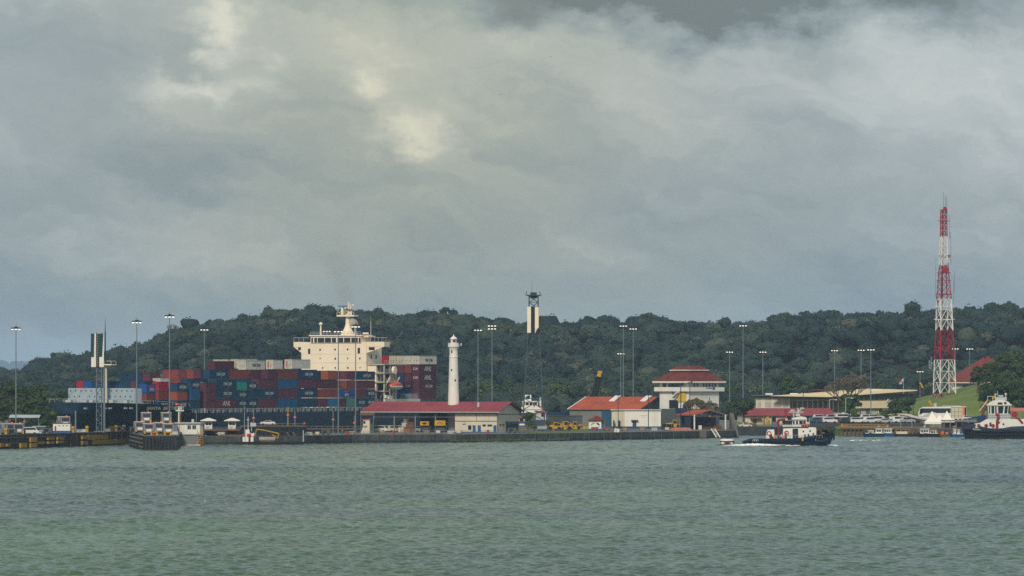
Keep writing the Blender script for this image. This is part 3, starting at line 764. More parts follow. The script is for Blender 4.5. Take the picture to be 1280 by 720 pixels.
def container(x, row, z, col, L=L4, H=2.85, mark=None, bay='', tier=1, yoff=0.0, endmark=None, half=''):
    y = -16.65+1.3+row*2.6+yoff
    desc = {'cma': 'white lettered', 'cmad': 'dark lettered', 'anl': 'boldly white marked', 'apl': 'red marked', None: 'plain'}[mark]
    lab = '%s %s container, %s tier, %s, %s%s' % (desc, CNAME[col], ORD[tier-1], ROWN[row], bay, half)
    t = thing('shipping_container', lab, 'container', SW(x, y, z), SRZ, 'containers stacked on the ship')
    a, b = container_meshes(L, H, col)
    for nme, me in (('body', a), ('door', b)):
        o = bpy.data.objects.new(nme, me); COL.objects.link(o); o.parent = t
    lm = LETD if mark == 'cmad' else LETW
    if mark in ('cma', 'cmad'):
        w = 5.3 if L > 8 else 4.1
        xo = L*.56
        text('CMA CGM', .92, w, lm, t, (xo, -1.26, H*.5)); swoosh(t, xo-.3, H*.80, lm); swoosh(t, xo+.3, H*.20, lm)
    elif mark == 'anl': text('ANL', 1.5, 5.2 if L > 8 else 3.4, LETW, t, (L*.5, -1.26, H*.5), slant=.2)
    elif mark == 'apl':
        text('APL', 1.05, 3.2, LETW, t, (L*.52, -1.26, H*.36)); MB().box(L*.52-1.6, L*.52+1.5, -1.28, -1.25, H*.66, H*.86).build('logo_mark', APLR, t)
    if endmark == 'cai': text('CAI', .75, 1.7, LETW, t, (-.08, 0, H*.5), -math.pi/2)
    elif endmark == 'red':
        MB().box(-.07, -.03, .25, .62, .5, H-.5).build('logo_mark', APLR, t)
    elif endmark == 'apl': text('APL', .7, 1.1, LETW, t, (-.08, -.1, H*.4), -math.pi/2)
    return t
def xr(px, q=0): return tx(px, q)
def stack(px_r, row, z0, pitch, tiers, bay, L=L4, yoff=0.0, t0=1, q=None):
    x1 = tx(px_r, (row*2.6+yoff)/K if q is None else q)
    z = z0
    for k, e in enumerate(tiers):
        H = pitch-.12
        if isinstance(e, list):
            Lh = L2
            for j, (c, mk) in enumerate(e): container(x1-L4+j*(L4-L2), row, z, c, Lh, H, mk, bay, t0+k, yoff, half=(', forward half', ', aft half')[j])
        elif e:
            c, mk = e[0], e[1]; container(x1-L, row, z, c, L, H, mk, bay, t0+k, yoff, e[2] if len(e) > 2 else None)
        z += pitch
N, NC = ('navy', None), ('navy', 'cma')
B0 = 10.35; P1 = 2.93
def bn(k): return ORD[k]+' stack from bow'
# forward short stacks
stack(196.2, 1, 12.5, 2.62, [('brown', None), ('apl', 'apl')], bn(0), L2, yoff=1.6)
stack(211.3, 1, 10.2, 2.75, [('navy', 'cma'), ('brick', None), ('crimson', None)], bn(1), L2, yoff=.5)
stack(234.2, 0, 10.1, 2.66, [('navy', 'cma'), ('orange', None), ('navy', 'cma')], bn(2), L2)
stack(250.2, 0, 10.1, 2.9, [('navy', None), ('blue', None), ('navy', 'cma')], bn(3), L2-.6)
stack(270.0, 0, 10.1, 2.68, [('maroon', None), ('maroon', None), ('maroon', None)], bn(4), L2)
stack(295.7, 0, B0, P1, [('maroon', 'anl'), NC, NC], bn(5))
stack(321.5, 0, B0, 2.68, [[NC, NC], [NC, N], [('green', None), NC]], bn(6))
stack(347.3, 0, B0, P1, [('maroon', None), NC, ('maroon', None)], bn(7))
stack(372.2, 0, B0, P1, [('blue', None), ('maroon', None), ('blue', None)], bn(8))
stack(396.7, 0, B0, P1, [N, NC, ('maroon', None), NC], bn(9))
stack(421.5, 0, B0, 2.86, [[('maroon', None), ('cyan', None)], ('brick', None), ('purple', None)], bn(10))
stack(444.8, 0, B0, 2.82, [[('purple', None), ('greyg', None)], ('apl', 'apl')], bn(11))
stack(469.0, 0, B0, 2.80, [[NC, NC], [('maroon', None), NC], ('maroon', None), NC], bn(12))
# inner rows: only what shows over the outer stacks
def inner(px_r, row, tier, col, mark, bay, L=L4, pitch=P1, z0=B0, em=None, dx=0.0):
    x1 = tx(px_r, row*2.6/K)+dx; container(x1-L, row, z0+(tier-1)*pitch, col, L, pitch-.12, mark, bay, tier, 0, em)
def ipx(px_r, row, dz=0):       # the px of the aft corner of an inner row of the bay whose outer aft corner is px_r
    x = tx(px_r, 0)*.42; return x
def inb(px_r, row, tier, col, mark, bay, **kw):
    L = kw.pop('L', L4); pitch = kw.pop('pitch', P1); z0 = kw.pop('z0', B0); em = kw.pop('em', None); dx = kw.pop('dx', 0.0)
    x1 = tx(px_r, 0)+dx; container(x1-L, row, z0+(tier-1)*pitch, col, L, pitch-.12, mark, bay, tier, 0, em)
# bow area, behind the breakwater
for r_, c in enumerate(['navy2', 'maroon', 'navy', 'blue', 'navy2', 'navy', 'navy', 'apl', 'crimson']):
    container(54.2, r_+2, 16.0, c, L2, 2.5, None, 'row behind the grey breakwater', 2, 0)
for r_, c in enumerate(['maroon', 'navy2', 'navy2', 'navy2']):
    container(62, r_+3, 18.5 if r_ else 18.4, c, L2, 1.9 if False else 2.4, None, 'row behind the grey breakwater', 3, 0)
for r_, c in ((3, 'navy'), (2, 'wcool'), (4, 'navy2')): container(63.5, r_, 16.6, c, L2, 2.75, None, 'beside the first stack from the bow', 3, 0)
# tier three strip seen over the low forward stacks
for r_, c in ((1, 'navy'), (2, 'brick'), (3, 'brick'), (4, 'maroon'), (5, 'maroon'), (6, 'brick')):
    inb(270, r_, 3, c, 'cma' if r_ == 1 else None, bn(4), pitch=P1+.06)
# tier four of the sixth bay: the red doors
for r_, c in ((1, 'navy'), (2, 'purple'), (3, 'brick'), (4, 'maroon'), (5, 'brick'), (6, 'brick')):
    inb(295.7, r_, 4, c, 'cma' if r_ == 1 else None, bn(5), dx=.5 if r_ == 1 else 0)
inb(321.5, 1, 3, 'blue', None, bn(6)); inb(321.5, 1, 4, 'brick', None, bn(6)); inb(321.5, 2, 4, 'purple', None, bn(6)); inb(321.5, 3, 4, 'brown', None, bn(6))
inb(321.5, 0, 4, 'maroon', None, bn(6), z0=B0-2.4, L=L2) if False else None
inb(321.5, 3, 5, 'purple', None, bn(6), pitch=2.86)
inb(347.3, 1, 4, 'maroon', None, bn(7), pitch=2.9); inb(347.3, 0, 4, 'purple', None, bn(7), L=L2, pitch=2.9, z0=B0+.1); inb(347.3, 2, 4, 'green', None, bn(7)); inb(347.3, 3, 4, 'white', None, bn(7))
inb(347.3, 2, 5, 'wcool', 'cmad', bn(7), pitch=2.9, dx=1.5)
inb(347.3, 3, 5, 'white', None, bn(7), pitch=2.98, dx=1.5, em='red'); inb(347.3, 4, 5, 'white', None, bn(7), pitch=2.96); inb(347.3, 5, 5, 'white', None, bn(7), pitch=2.96)
inb(372.2, 0, 4, 'brown', None, bn(8), z0=B0+.05, pitch=2.9); inb(372.2, 1, 4, 'navy', 'cma', bn(8)); inb(372.2, 2, 4, 'purple', None, bn(8)); inb(372.2, 3, 4, 'navy2', None, bn(8))
inb(372.2, 2, 5, 'wcool', None, bn(8), L=L2, em='red', pitch=2.95); None
inb(396.7, 1, 5, 'wcool', None, bn(9), pitch=2.98, em='red', dx=.6); inb(396.7, 1, 4, 'maroon', None, bn(9)); inb(396.7, 2, 4, 'purple', None, bn(9))
inb(421.5, 1, 4, 'navy', None, bn(10), pitch=2.86); inb(421.5, 2, 4, 'brick', None, bn(10), pitch=2.86); inb(421.5, 0, 4, 'orange', None, bn(10), L=L2, pitch=2.86); inb(421.5, 1, 3, 'navy2', None, bn(10), pitch=2.86)
inb(444.8, 1, 3, 'maroon', None, bn(11), pitch=2.82); inb(444.8, 2, 3, 'navy', None, bn(11), pitch=2.82); inb(444.8, 0, 3, 'brown', None, bn(11), pitch=2.82, L=L2)
inb(444.8, 1, 4, 'purple', None, bn(11), pitch=2.82); inb(444.8, 0, 4, 'maroon', None, bn(11), pitch=2.82, L=L2); inb(444.8, 2, 4, 'maroon', None, bn(11), pitch=2.82); inb(444.8, 3, 4, 'brick', None, bn(11), pitch=2.84)
inb(444.8, 1, 2, 'white', None, bn(11), pitch=2.86)
for r_ in (1, 2, 3, 4): inb(469, r_, 4, ('brick', 'maroon', 'maroon', 'brown')[r_-1], None, bn(12), pitch=2.84)
# after bay behind the house
AB = 'stack behind the bridge house'
stack(545.8, 0, 12.6, 2.80, [('maroon', None), ('purple', 'cma'), ('purple', 'anl', 'cai'), ('purple', 'anl', 'cai'), ('wcool', 'cmad')], AB)
for r_, cs in ((1, [('apl', 'apl'), ('purple', 'cai'), ('purple', None), ('brown', None), ('wcool', None)]),
               (2, [('apl', None), ('navy2', None), ('navy2', None), ('maroon', None), ('white', None)]),
               (3, [('navy', None), ('navy2', None), ('purple', None), ('brown', None), ('white', None)])):
    for k, (c, em) in enumerate(cs):
        inb(545.8, r_, k+1, c, None, AB, z0=12.6, pitch=2.8, em=em, dx=-.25*r_)
for r_, c in ((4, 'crimson'), (5, 'purple'), (6, 'white'), (7, 'navy')):
    inb(545.8, r_, 5, c, None, AB, z0=12.6, pitch=2.8, em='red' if r_ == 6 else None, dx=-1)
    inb(545.8, r_, 4, ('blue', 'navy', 'blue', 'navy2', 'navy2')[r_-4], None, AB, z0=12.6, pitch=2.8, dx=-1)
# ---------------------------------------------------------------- floodlight masts
def make_mast(px, D, ytop, label, z0=GZ, r=.22, wide=.88, dbl=False):
    H = Z(ytop, D)-z0
    t = thing('floodlight_mast', label, 'floodlight mast', (X(px, D), D, z0), 0, 'tall floodlight masts')
    MB().tube((0, 0, 0), (0, 0, H), r, r*.55, 8).tube((0, 0, 0), (0, 0, .5), r*1.6, r*1.6, 8).build('pole', mat('mast_steel', (.13, .17, .20), .6, .1), t)
    h = MB().tube((-1.5*wide, 0, H-.1), (1.5*wide, 0, H-.1), .10, n=5).tube((0, -.9, H-.1), (0, .9, H-.1), .09, n=5).tube((0, 0, H), (0, 0, H+1.0), .05, n=4)
    h.box(-.5, .5, -.4, .4, H-.05, H+.28)
    h.build('head_frame', DSTEEL, t)
    l = MB(); g = MB()
    for x in (-1.15, 0, 1.15):
        for zz in ((H-.3, H-1.25) if dbl else (H-.3,)):
            l.box((x-.40)*wide, (x+.40)*wide, -.5, .1, zz-.1, zz+.32)
            g.box((x-.33)*wide, (x+.33)*wide, -.56, -.1, zz-.36, zz-.1)
    l.build('lamp_housing', DSTEEL, t); g.build('lamp', LAMP, t)
    return t
for a in [(20, 1850, 409.5, 'floodlight mast standing alone at the far left of the photo'),
          (171, 1800, 401, 'floodlight mast on the guide pier in front of the ship name', 3.7),
          (212, 1795, 394, 'tallest left floodlight mast in front of the forward red containers', 3.7),
          (255.5, 2180, 410.5, 'floodlight mast behind the ship, left of the white upper containers'),
          (423, 1960, 412.5, 'floodlight mast in front of the cream bridge house, left of two'),
          (444.5, 1965, 406.5, 'floodlight mast in front of the cream bridge house, right of two'),
          (408.5, 2250, 412.5, 'floodlight mast hidden behind the bridge house, only lamps showing'),
          (597.5, 2240, 411, 'thin floodlight mast just right of the white lighthouse'),
          (779.2, 2330, 405.8, 'tallest of three masts behind the orange roofed warehouse'),
          (791.5, 2360, 409.5, 'right hand mast of three behind the orange roofed warehouse'),
          (776, 2420, 440.5, 'shortest of three masts behind the orange roofed warehouse'),
          (912, 2480, 438.5, 'short floodlight mast right of the red roofed control house'),
          (928.8, 2300, 405.5, 'tall floodlight mast standing above the bushes right of the control house'),
          (953.5, 2500, 438.5, 'short floodlight mast above the left end of the visitor building'),
          (1043, 2520, 436.7, 'floodlight mast rising behind the bare brown tree'),
          (1076.3, 2500, 436.2, 'left of the two close masts right of the bare tree'),
          (1088.5, 2340, 435.6, 'right of the two close masts, in front of the tan roof'),
          (1150, 2560, 463, 'short floodlight mast left of the red and white tower'),
          (1194, 2560, 434.5, 'floodlight mast with lamps showing beside the red lattice tower'),
          (1212, 2560, 434.6, 'floodlight mast rising behind the red roofed house on the hill')]:
    make_mast(a[0], a[1], a[2], a[3], *(a[4:]))
make_mast(615, 2080, 405.5, 'floodlight mast with two rows of lamps right of the lighthouse', dbl=True)

# ---------------------------------------------------------------- left approach wall
def lw(px):      # point on the face of the left wall
    f = px/160; return (X(0, 1750)*(1-f)+X(160, 1862)*f, 1750*(1-f)+1862*f)
def build_left_wall():
    a, b = lw(-50), lw(160); d = Vector((b[0]-a[0], b[1]-a[1])); L = d.length; ang = math.atan2(d.y, d.x)
    t = thing('lock_approach_wall', 'dark concrete approach wall with yellow fenders at the left', 'quay wall', (a[0], a[1], 0), ang)
    MB().box(0, L, -.02, 9, -2, 3.75).build('wall_body', CONC, t)
    MB().box(-.1, L+.1, -.25, .9, 3.75, 4.0).build('coping', CONCL, t)
    bm = MB(); x = 2
    while x < L: bm.box(x, x+.5, -.28, -.02, -.5, 3.6); x += 5.3
    for z in (1.3, 2.9): bm.box(0, L*.62, -.4, -.02, z, z+.35)
    bm.build('timber_rubbing_strip', WOOD, t)
    dk = MB()
    for p0, p1 in ((43, 53), (55, 61), (64, 74)): 
        u0, u1 = [(Vector(lw(p))-Vector(a)).length for p in (p0, p1)]; dk.box(u0, u1, -.3, -.03, -.5, .7)
    dk.build('recess', DARK, t)
    for (p0, p1, y0, y1) in ((21, 28.5, 554.2, 559.5), (33, 40.5, 547, 552.6), (33, 40.5, 554, 559.3), (42, 50, 552, 555.3), (54.5, 62, 547, 549.8), (54.5, 62, 551.8, 554.8), (66, 74, 546.4, 549.6), (66, 74, 551, 554.2),
                             (97, 104, 544.7, 549), (104.5, 113, 544, 550), (113.5, 130, 543.8, 549.3), (97, 104, 551.2, 555.8), (110, 124, 550.2, 555.6), (124.5, 139, 549.8, 555.2), (139.5, 156, 549.2, 554.2), (-3, 1.5, 554, 558.5), (5, 9, 555, 558)):
        q0, q1 = lw(p0), lw(p1); u0, u1 = (Vector(q0)-Vector(a)).length, (Vector(q1)-Vector(a)).length
        z0, z1 = Z(y1, q0[1]), Z(y0, q0[1]); z1 = min(z1, 3.7); z0 = max(z0, -.2)
        if z1-z0 < .3: z0 = z1-.8
        f = MB().box(u0, u1, -1.0, -.42, z0, z1)
        n = max(1, int((z1-z0)/.45))
        f.build('fender', FEND if p0 not in (33, 21) else YEL, t)
    return t
build_left_wall()
def bollard(px, D, z, label, h=1.5, r=.42):
    t = thing('mooring_bollard', label, 'bollard', (X(px, D), D, z), 0, 'yellow mooring bollards')
    MB().lathe([(r*1.2, 0), (r, .15), (r*.85, h*.55), (r*1.25, h*.75), (r*1.2, h), (r*.5, h*1.05)], n=10).build('post', YEL, t)
for k, (px, lab) in enumerate(((42, 'yellow bollard on the left wall beside the low white van'), (91.5, 'yellow bollard just right of the blue and white shed'), (109, 'small yellow bollard left of the arrow sign tower'), (145.3, 'yellow bollard first right of the arrow sign tower'),
                (155, 'yellow bollard second right of the arrow sign tower'), (7.5, 'yellow bollard at the far left end of the approach wall'))):
    q = lw(px); bollard(px, q[1]+2.5, 3.76, lab, 1.9)

def locomotive(px, D, z, label, rz=0.25, k=1.0, src=[None]):
    if src[0]: return copy_thing(src[0], (X(px, D), D, z), rz, label)
    t = thing('lock_locomotive', label, 'locomotive', (X(px, D), D, z), rz, 'lock towing locomotives')
    b = MB(); prof = [(-4.6, .55), (-4.6, 1.7), (-4.1, 2.9), (-2.2, 3.0), (-2.0, 2.0), (2.0, 2.0), (2.2, 3.0), (4.1, 2.9), (4.6, 1.7), (4.6, .55)]
    b.prism(prof, -1.35, 1.35, 'x'); b.build('body', mat('locomotive_silver', (.20, .21, .22), .5, .15, .8, streak=.4), t)
    r = MB()
    for s in (-1, 1): r.box(-1.4, 1.4, s*3.2-1.05, s*3.2+1.05, 3.0, 3.16)
    r.build('roof', mat('loco_roof', (.48, .47, .43), .6, .15, 1, streak=.3), t)
    w = MB()
    for s in (-1, 1):
        w.add([(-1.1, s*4.64, 1.8), (1.1, s*4.64, 1.8), (1.1, s*4.22, 2.75), (-1.1, s*4.22, 2.75)], [(0,1,2,3)])
        w.box(-1.38, 1.38, s*3.2-.7, s*3.2+.7, 1.9, 2.7)
    w.build('window', GLASS, t)
    u = MB().box(-1.2, 1.2, -4.2, 4.2, .1, .55)
    for y in (-3.2, -1.2, 1.2, 3.2):
        for x in (-.95, .95): u.tube((x-.1, y, .45), (x+.1, y, .45), .45, n=10)
    u.build('running_gear', DSTEEL, t)
    wd = MB().tube((-.8, 0, 2.35), (.8, 0, 2.35), .55, n=10).box(-.6, .6, -1.6, -1, 2, 2.6); wd.build('winch', DSTEEL, t)
    MB().box(-.7, .7, -4.75, -4.6, .9, 1.5).build('number_panel', WHITE, t)
    for s in (-1, 1): MB().box(s*1.15-.22, s*1.15+.22, -4.9, -4.6, .3, 1.0).build('buffer', YEL, t)
    MB().lathe([(.2, 0), (.2, .2), (.08, .32)], (.5, -3.2, 3.16), 8).build('beacon', REDLAMP, t)
    src[0] = t; return t

# ---------------------------------------------------------------- guide pier nose and its locomotives
def build_pier():
    t = thing('guide_pier', 'dark nose pier with timber strips and bollards standing in the water', 'pier', (0, 0, 0))
    A, B = pp(180, 1730), pp(222.5, 1733); C_ = pp(228, 1866); D_ = pp(197, 1884); E_ = pp(163, 1818)
    MB().prism([A, B, C_, D_, E_], -2, 3.7).build('pier_body', CONC, t)
    MB().prism([(A[0]-.2, A[1]-.2), (B[0]+.2, B[1]-.2), C_, D_, (E_[0]-.2, E_[1])], 3.7, 3.95).build('coping', CONC if False else mat('cope_concrete', (.11, .105, .095), .9, .3, .5), t)
    s = MB(); d = Vector((E_[0]-A[0], E_[1]-A[1])); n = d.normalized(); o = Vector((-n.y, n.x))*.35
    for z in (.6, 1.7, 2.8):
        s.add([(A[0]+o.x, A[1]+o.y, z), (E_[0]+o.x, E_[1]+o.y, z), (E_[0]+o.x, E_[1]+o.y, z+.35), (A[0]+o.x, A[1]+o.y, z+.35)], [(0,1,2,3)])
    s.build('timber_rubbing_strip', mat('pale_timber', (.22, .17, .10), .8, .3, 1, streak=.4), t)
    v = MB()
    for k in range(11):
        f = k/10; v.box(A[0]+(B[0]-A[0])*f-.12, A[0]+(B[0]-A[0])*f+.12, A[1]-.3, A[1]-.01, -.5, 3.6)
    v.build('vertical_strip', BLACK, t)
    for px in (166.5, 170.5, 174.5):
        f = (px-163)/17; x, y = E_[0]+(A[0]-E_[0])*f, E_[1]+(A[1]-E_[1])*f
        MB().tube((x-.9, y-.3, .2), (x-.3, y-.3, .2), 1.0, n=12).build('tyre_fender', BLACK, t)
    rp = MB().add([(X(167, 1826), 1826, 3.96), (X(224, 1800), 1790, 3.96), (X(226, 1866), 1864, 3.96), (X(190, 1884), 1882, 3.96),
                   (X(172, 1880), 1858, 6.6), (X(224, 1864), 1855, 6.6)], [(0,1,5,4), (0,4,3), (1,2,5), (4,5,2,3)])
    rp.build('track_ramp', CONCL, t)
build_pier()
for a in ((185.3, 1752, 3.95, 'silver locomotive nearest the pier nose, left of the near pair'), (209.8, 1750, 3.95, 'silver locomotive nearest the pier nose, right of the near pair'), (174.3, 1795, 4.1, 'silver locomotive at the left edge of the guide pier'),
          (198.5, 1778, 4.0, 'silver locomotive in the middle of the guide pier'), (182.5, 1848, 6.4, 'silver locomotive high on the ramp behind the left mast'), (207.5, 1846, 6.4, 'silver locomotive high on the ramp behind the tallest left mast')):
    locomotive(*a, rz=.1)
def bitt(px, D, label):
    t = thing('double_bollard', label, 'bollard', (X(px, D), D, 3.95), 0, 'yellow double bollards on the pier')
    m = MB()
    for x in (-.75, .75): m.lathe([(.32, 0), (.28, .2), (.28, .75), (.42, .85), (.42, 1.05)], (x, 0, 0), 10)
    m.box(-1.0, 1.0, -.15, .15, .7, .95); m.build('post', YEL, t)
bitt(193, 1733, 'yellow double bollard on the pier nose, left of two'); bitt(210, 1734, 'yellow double bollard on the pier nose, right of two')

# objects on the left wall
locomotive(10, 1775, 3.75, 'white and blue locomotive at the far left edge', rz=.3)
locomotive(21, 1772, 3.75, 'silver locomotive beside the far left floodlight mast', rz=.2); locomotive(79.5, 1845, 5.2, 'silver locomotive half hidden behind the blue and white shed', rz=.2)
def shed():
    D = 1806; s = F/D
    t = thing('storage_shed', 'small white shed with a blue base band and brown door on the left wall', 'shed', (X(77, D), D, 3.75), -.06)
    w, h = 21.5/s, 12.6/s
    MB().box(-w/2, w/2, 0, 3, h*.29, h).build('wall', WHITE, t); MB().box(-w/2-.02, w/2+.02, -.03, 3.02, 0, h*.29).build('blue_base', BLUEP, t)
    MB().box(-w/2-.15, w/2+.15, -.2, 3.2, h, h+.15).build('roof', mat('shed_roof', (.12, .06, .05), .7), t)
    MB().box(-w*.40, -w*.31, -.07, -.02, 0, h*.75).build('door', WOOD, t)
    for x in (-.12, .1, .32): MB().box(w*x-.2, w*x+.2, -.05, -.01, h*.74, h*.82).build('vent', DARK, t)
shed()
def box_kiosk(px, D, z, w, h, label, wallm=WHITE, roofm=None, base=None, d=2.5, rz=0):
    t = thing('small_building', label, 'kiosk', (X(px, D), D, z), rz)
    MB().box(-w/2, w/2, 0, d, 0, h).build('wall', wallm, t)
    MB().box(-w/2-.25, w/2+.25, -.25, d+.25, h, h+.18).build('roof', roofm or LGREY, t)
    MB().box(-w*.3, w*.05, -.04, 0, h*.45, h*.8).build('window', GLASS, t)
    MB().box(w*.15, w*.38, -.04, 0, 0, h*.8).build('door', BLUEP, t)
    return t
box_kiosk(49, 1858, 2.4, 3.4, 2.9, 'pale block hut right of the low white van at the left', DGREYW)
box_kiosk(9, 1868, 2.4, 5.2, 3.6, 'white and blue hut behind the far left locomotive', LGREY, DGREYW, d=3)
box_kiosk(57, 1855, 2.4, 3.6, 1.7, 'low cream hut left of the blue and white shed', LGREY)
# left far lock building
def low_roof(px, D, w, label, z=GZ, h=3.2, roofm=LGREY):
    t = thing('open_shelter', label, 'shelter', (X(px, D), D, z))
    r = MB().add([(-w/2, -2, h), (w/2, -2, h), (w/2, 3, h+.7), (-w/2, 3, h+.7), (-w/2, -2, h-.15), (w/2, -2, h-.15), (w/2, 3, h+.5), (-w/2, 3, h+.5)], [(0,1,2,3), (7,6,5,4), (0,4,5,1), (1,5,6,2), (2,6,7,3), (3,7,4,0)])
    r.build('roof', roofm, t)
    n = max(2, int(w/4)+1)
    for k in range(n):
        x = -w/2+.3+(w-.6)*k/(n-1); MB().tube((x, -1.7, 0), (x, -1.7, h-.1), .09).build('post', STEEL, t)
    MB().box(-w/2+.5, w/2-.5, 1.5, 2.5, 0, h*.7).build('back_wall', DGREYW, t)
low_roof(31, 1880, 9, 'grey roofed shelter behind the far left locomotives', GZ, 5.5)

# ---------------------------------------------------------------- vehicles
def car(px, D, rgb, label, z=GZ, rz=0.0, kind='car', group='cars parked behind the quay'):
    nm = '%.2f_%.2f_%.2f' % rgb
    m = mat('car_paint_'+nm.replace('.', '').replace('_', ''), rgb, .3, .03, spec=.6)
    t = thing('parked_car', label, 'car', (X(px, D), D, z), rz, group)
    if ('car', kind) not in CMESH:
        if kind == 'car': P = [(-2.2,.35),(-2.25,.8),(-1.9,.98),(-1.1,1.02),(-.6,1.42),(.7,1.45),(1.35,1.0),(2.1,.88),(2.25,.6),(2.2,.3)]; Gp = [(-1.0,1.03),(-.58,1.36),(.66,1.39),(1.2,1.03)]
        elif kind == 'suv': P = [(-2.25,.4),(-2.3,1.0),(-2.15,1.15),(-1.9,1.75),(.5,1.8),(1.15,1.2),(2.1,1.08),(2.3,.8),(2.25,.35)]; Gp = [(-2.0,1.2),(-1.82,1.66),(.45,1.7),(.98,1.22)]
        else: P = [(-2.6,.4),(-2.6,2.0),(1.6,2.05),(2.2,1.2),(2.6,1.05),(2.65,.4)]; Gp = [(-1.9,1.3),(-1.9,1.85),(1.45,1.88),(1.95,1.3)]
        b = MB().prism(P, -.86, .86, 'y').build('b', WHITE); g = MB().prism(Gp, -.89, .89, 'y').build('g', WHITE)
        w = MB().tube((0, -.12, 0), (0, .12, 0), .33, n=12).build('w', WHITE)
        CMESH[('car', kind)] = (b.data, g.data, w.data)
        for o in (b, g, w): bpy.data.objects.remove(o)
    bm, gm, wm = CMESH[('car', kind)]
    def ob(n, me, mt, loc=(0, 0, 0)):
        k = ('cm', n, kind, mt.name)
        if k not in CMESH: c = me.copy(); c.materials[0] = mt; CMESH[k] = c
        o = bpy.data.objects.new(n, CMESH[k]); COL.objects.link(o); o.parent = t; o.location = loc
    ob('body', bm, m); ob('window', gm, GLASS)
    for x in (-1.45, 1.4):
        for y in (-.8, .8): ob('wheel', wm, BLACK, (x, y, .33))
    return t
CW, CS_, CB_, CK, CR_ = (.62, .62, .6), (.35, .36, .37), (.04, .08, .16), (.03, .03, .035), (.28, .02, .03)
car(37, 1780, CW, 'low white van parked on the left approach wall', 3.75, .1, 'van'); car(31, 1858, CK, 'dark van parked behind the mast base at the far left', GZ, .1, 'van')
# the right-hand car park
MB().add([(X(1012, 2225), 2225, GZ-.5), (X(1160, 2225), 2225, GZ-.5), (X(1160, 2225), 2225, GZ+1.0), (X(1012, 2225), 2225, GZ+1.0), (X(1012, 2420), 2420, GZ+1.7), (X(1160, 2420), 2420, GZ+1.7)], [(0,1,2,3), (3,2,5,4)]).build('car_park', ASPH)['kind'] = 'structure'
cl = [(1021.5, CB_, 'suv'), (1029.5, CS_, 'suv'), (1037, CW, 'suv'), (1046.5, CR_, 'suv'), (1058, CK, 'suv'), (1064, CS_, 'car'), (1071.5, CW, 'suv'), (1079, CS_, 'suv'), (1088, CW, 'suv'), (1097.5, CW, 'van'), (1105, CS_, 'car'),
      (1126, CW, 'van'), (1134.5, CS_, 'suv'), (1142, CK, 'suv')]
cn = {CW: 'white', CS_: 'silver', CB_: 'dark blue', CK: 'black', CR_: 'dark red'}
for k, (px, c, kd) in enumerate(cl):
    cc_ = car(px, 2240+(k % 2)*10, c, '%s %s, %s from the left in the waterfront car park row' % (cn[c], {'suv': 'high roofed car', 'car': 'low saloon car', 'van': 'van'}[kd], ORD[k]), GZ+1.05, (.5, -.4, .2, 0)[k % 4], kd); cc_.scale = (1.15, 1.15, 1.2)
for k, (px, c, kd) in enumerate([(1025, CW, 'suv'), (1041, CS_, 'suv'), (1053, CW, 'van'), (1068, CB_, 'suv'), (1084, CW, 'suv'), (1093, CS_, 'suv'), (1110, CW, 'suv'), (1131, CW, 'suv')]):
    cc_ = car(px, 2330, c, '%s %s, %s from the left in the rear parking row' % (cn[c], {'suv': 'high roofed car', 'car': 'low saloon car', 'van': 'van'}[kd], ORD[k]), GZ+1.45, .3, kd, 'cars in the rear parking row'); cc_.scale = (1.15, 1.15, 1.2)
for px, c, kd, D, lab in ((921, CR_, 'car', 2235, 'dark red car behind the green car near the wing wall'), (931, (.5, .32, .02), 'car', 2240, 'yellow car behind the green car near the wing wall'), (924.5, (.01, .22, .10), 'car', 2212, 'green car parked on the lower ramp near the wing wall'),
                          (931.5, CW, 'car', 2190, 'white car nearest the water on the ramp near the wing wall'), (937, CK, 'car', 2196, 'black car on the ramp right of the white car')):
    car(px, D, c, lab, GZ+.05, .3, kd, 'cars on the ramp')
car(1211, 2260, CW, 'white car parked below the grass slope left of the right tug', GZ+2, .2, 'suv'); car(1217, 2235, CB_, 'blue car parked below the grass slope beside the white car', GZ+2, .1)

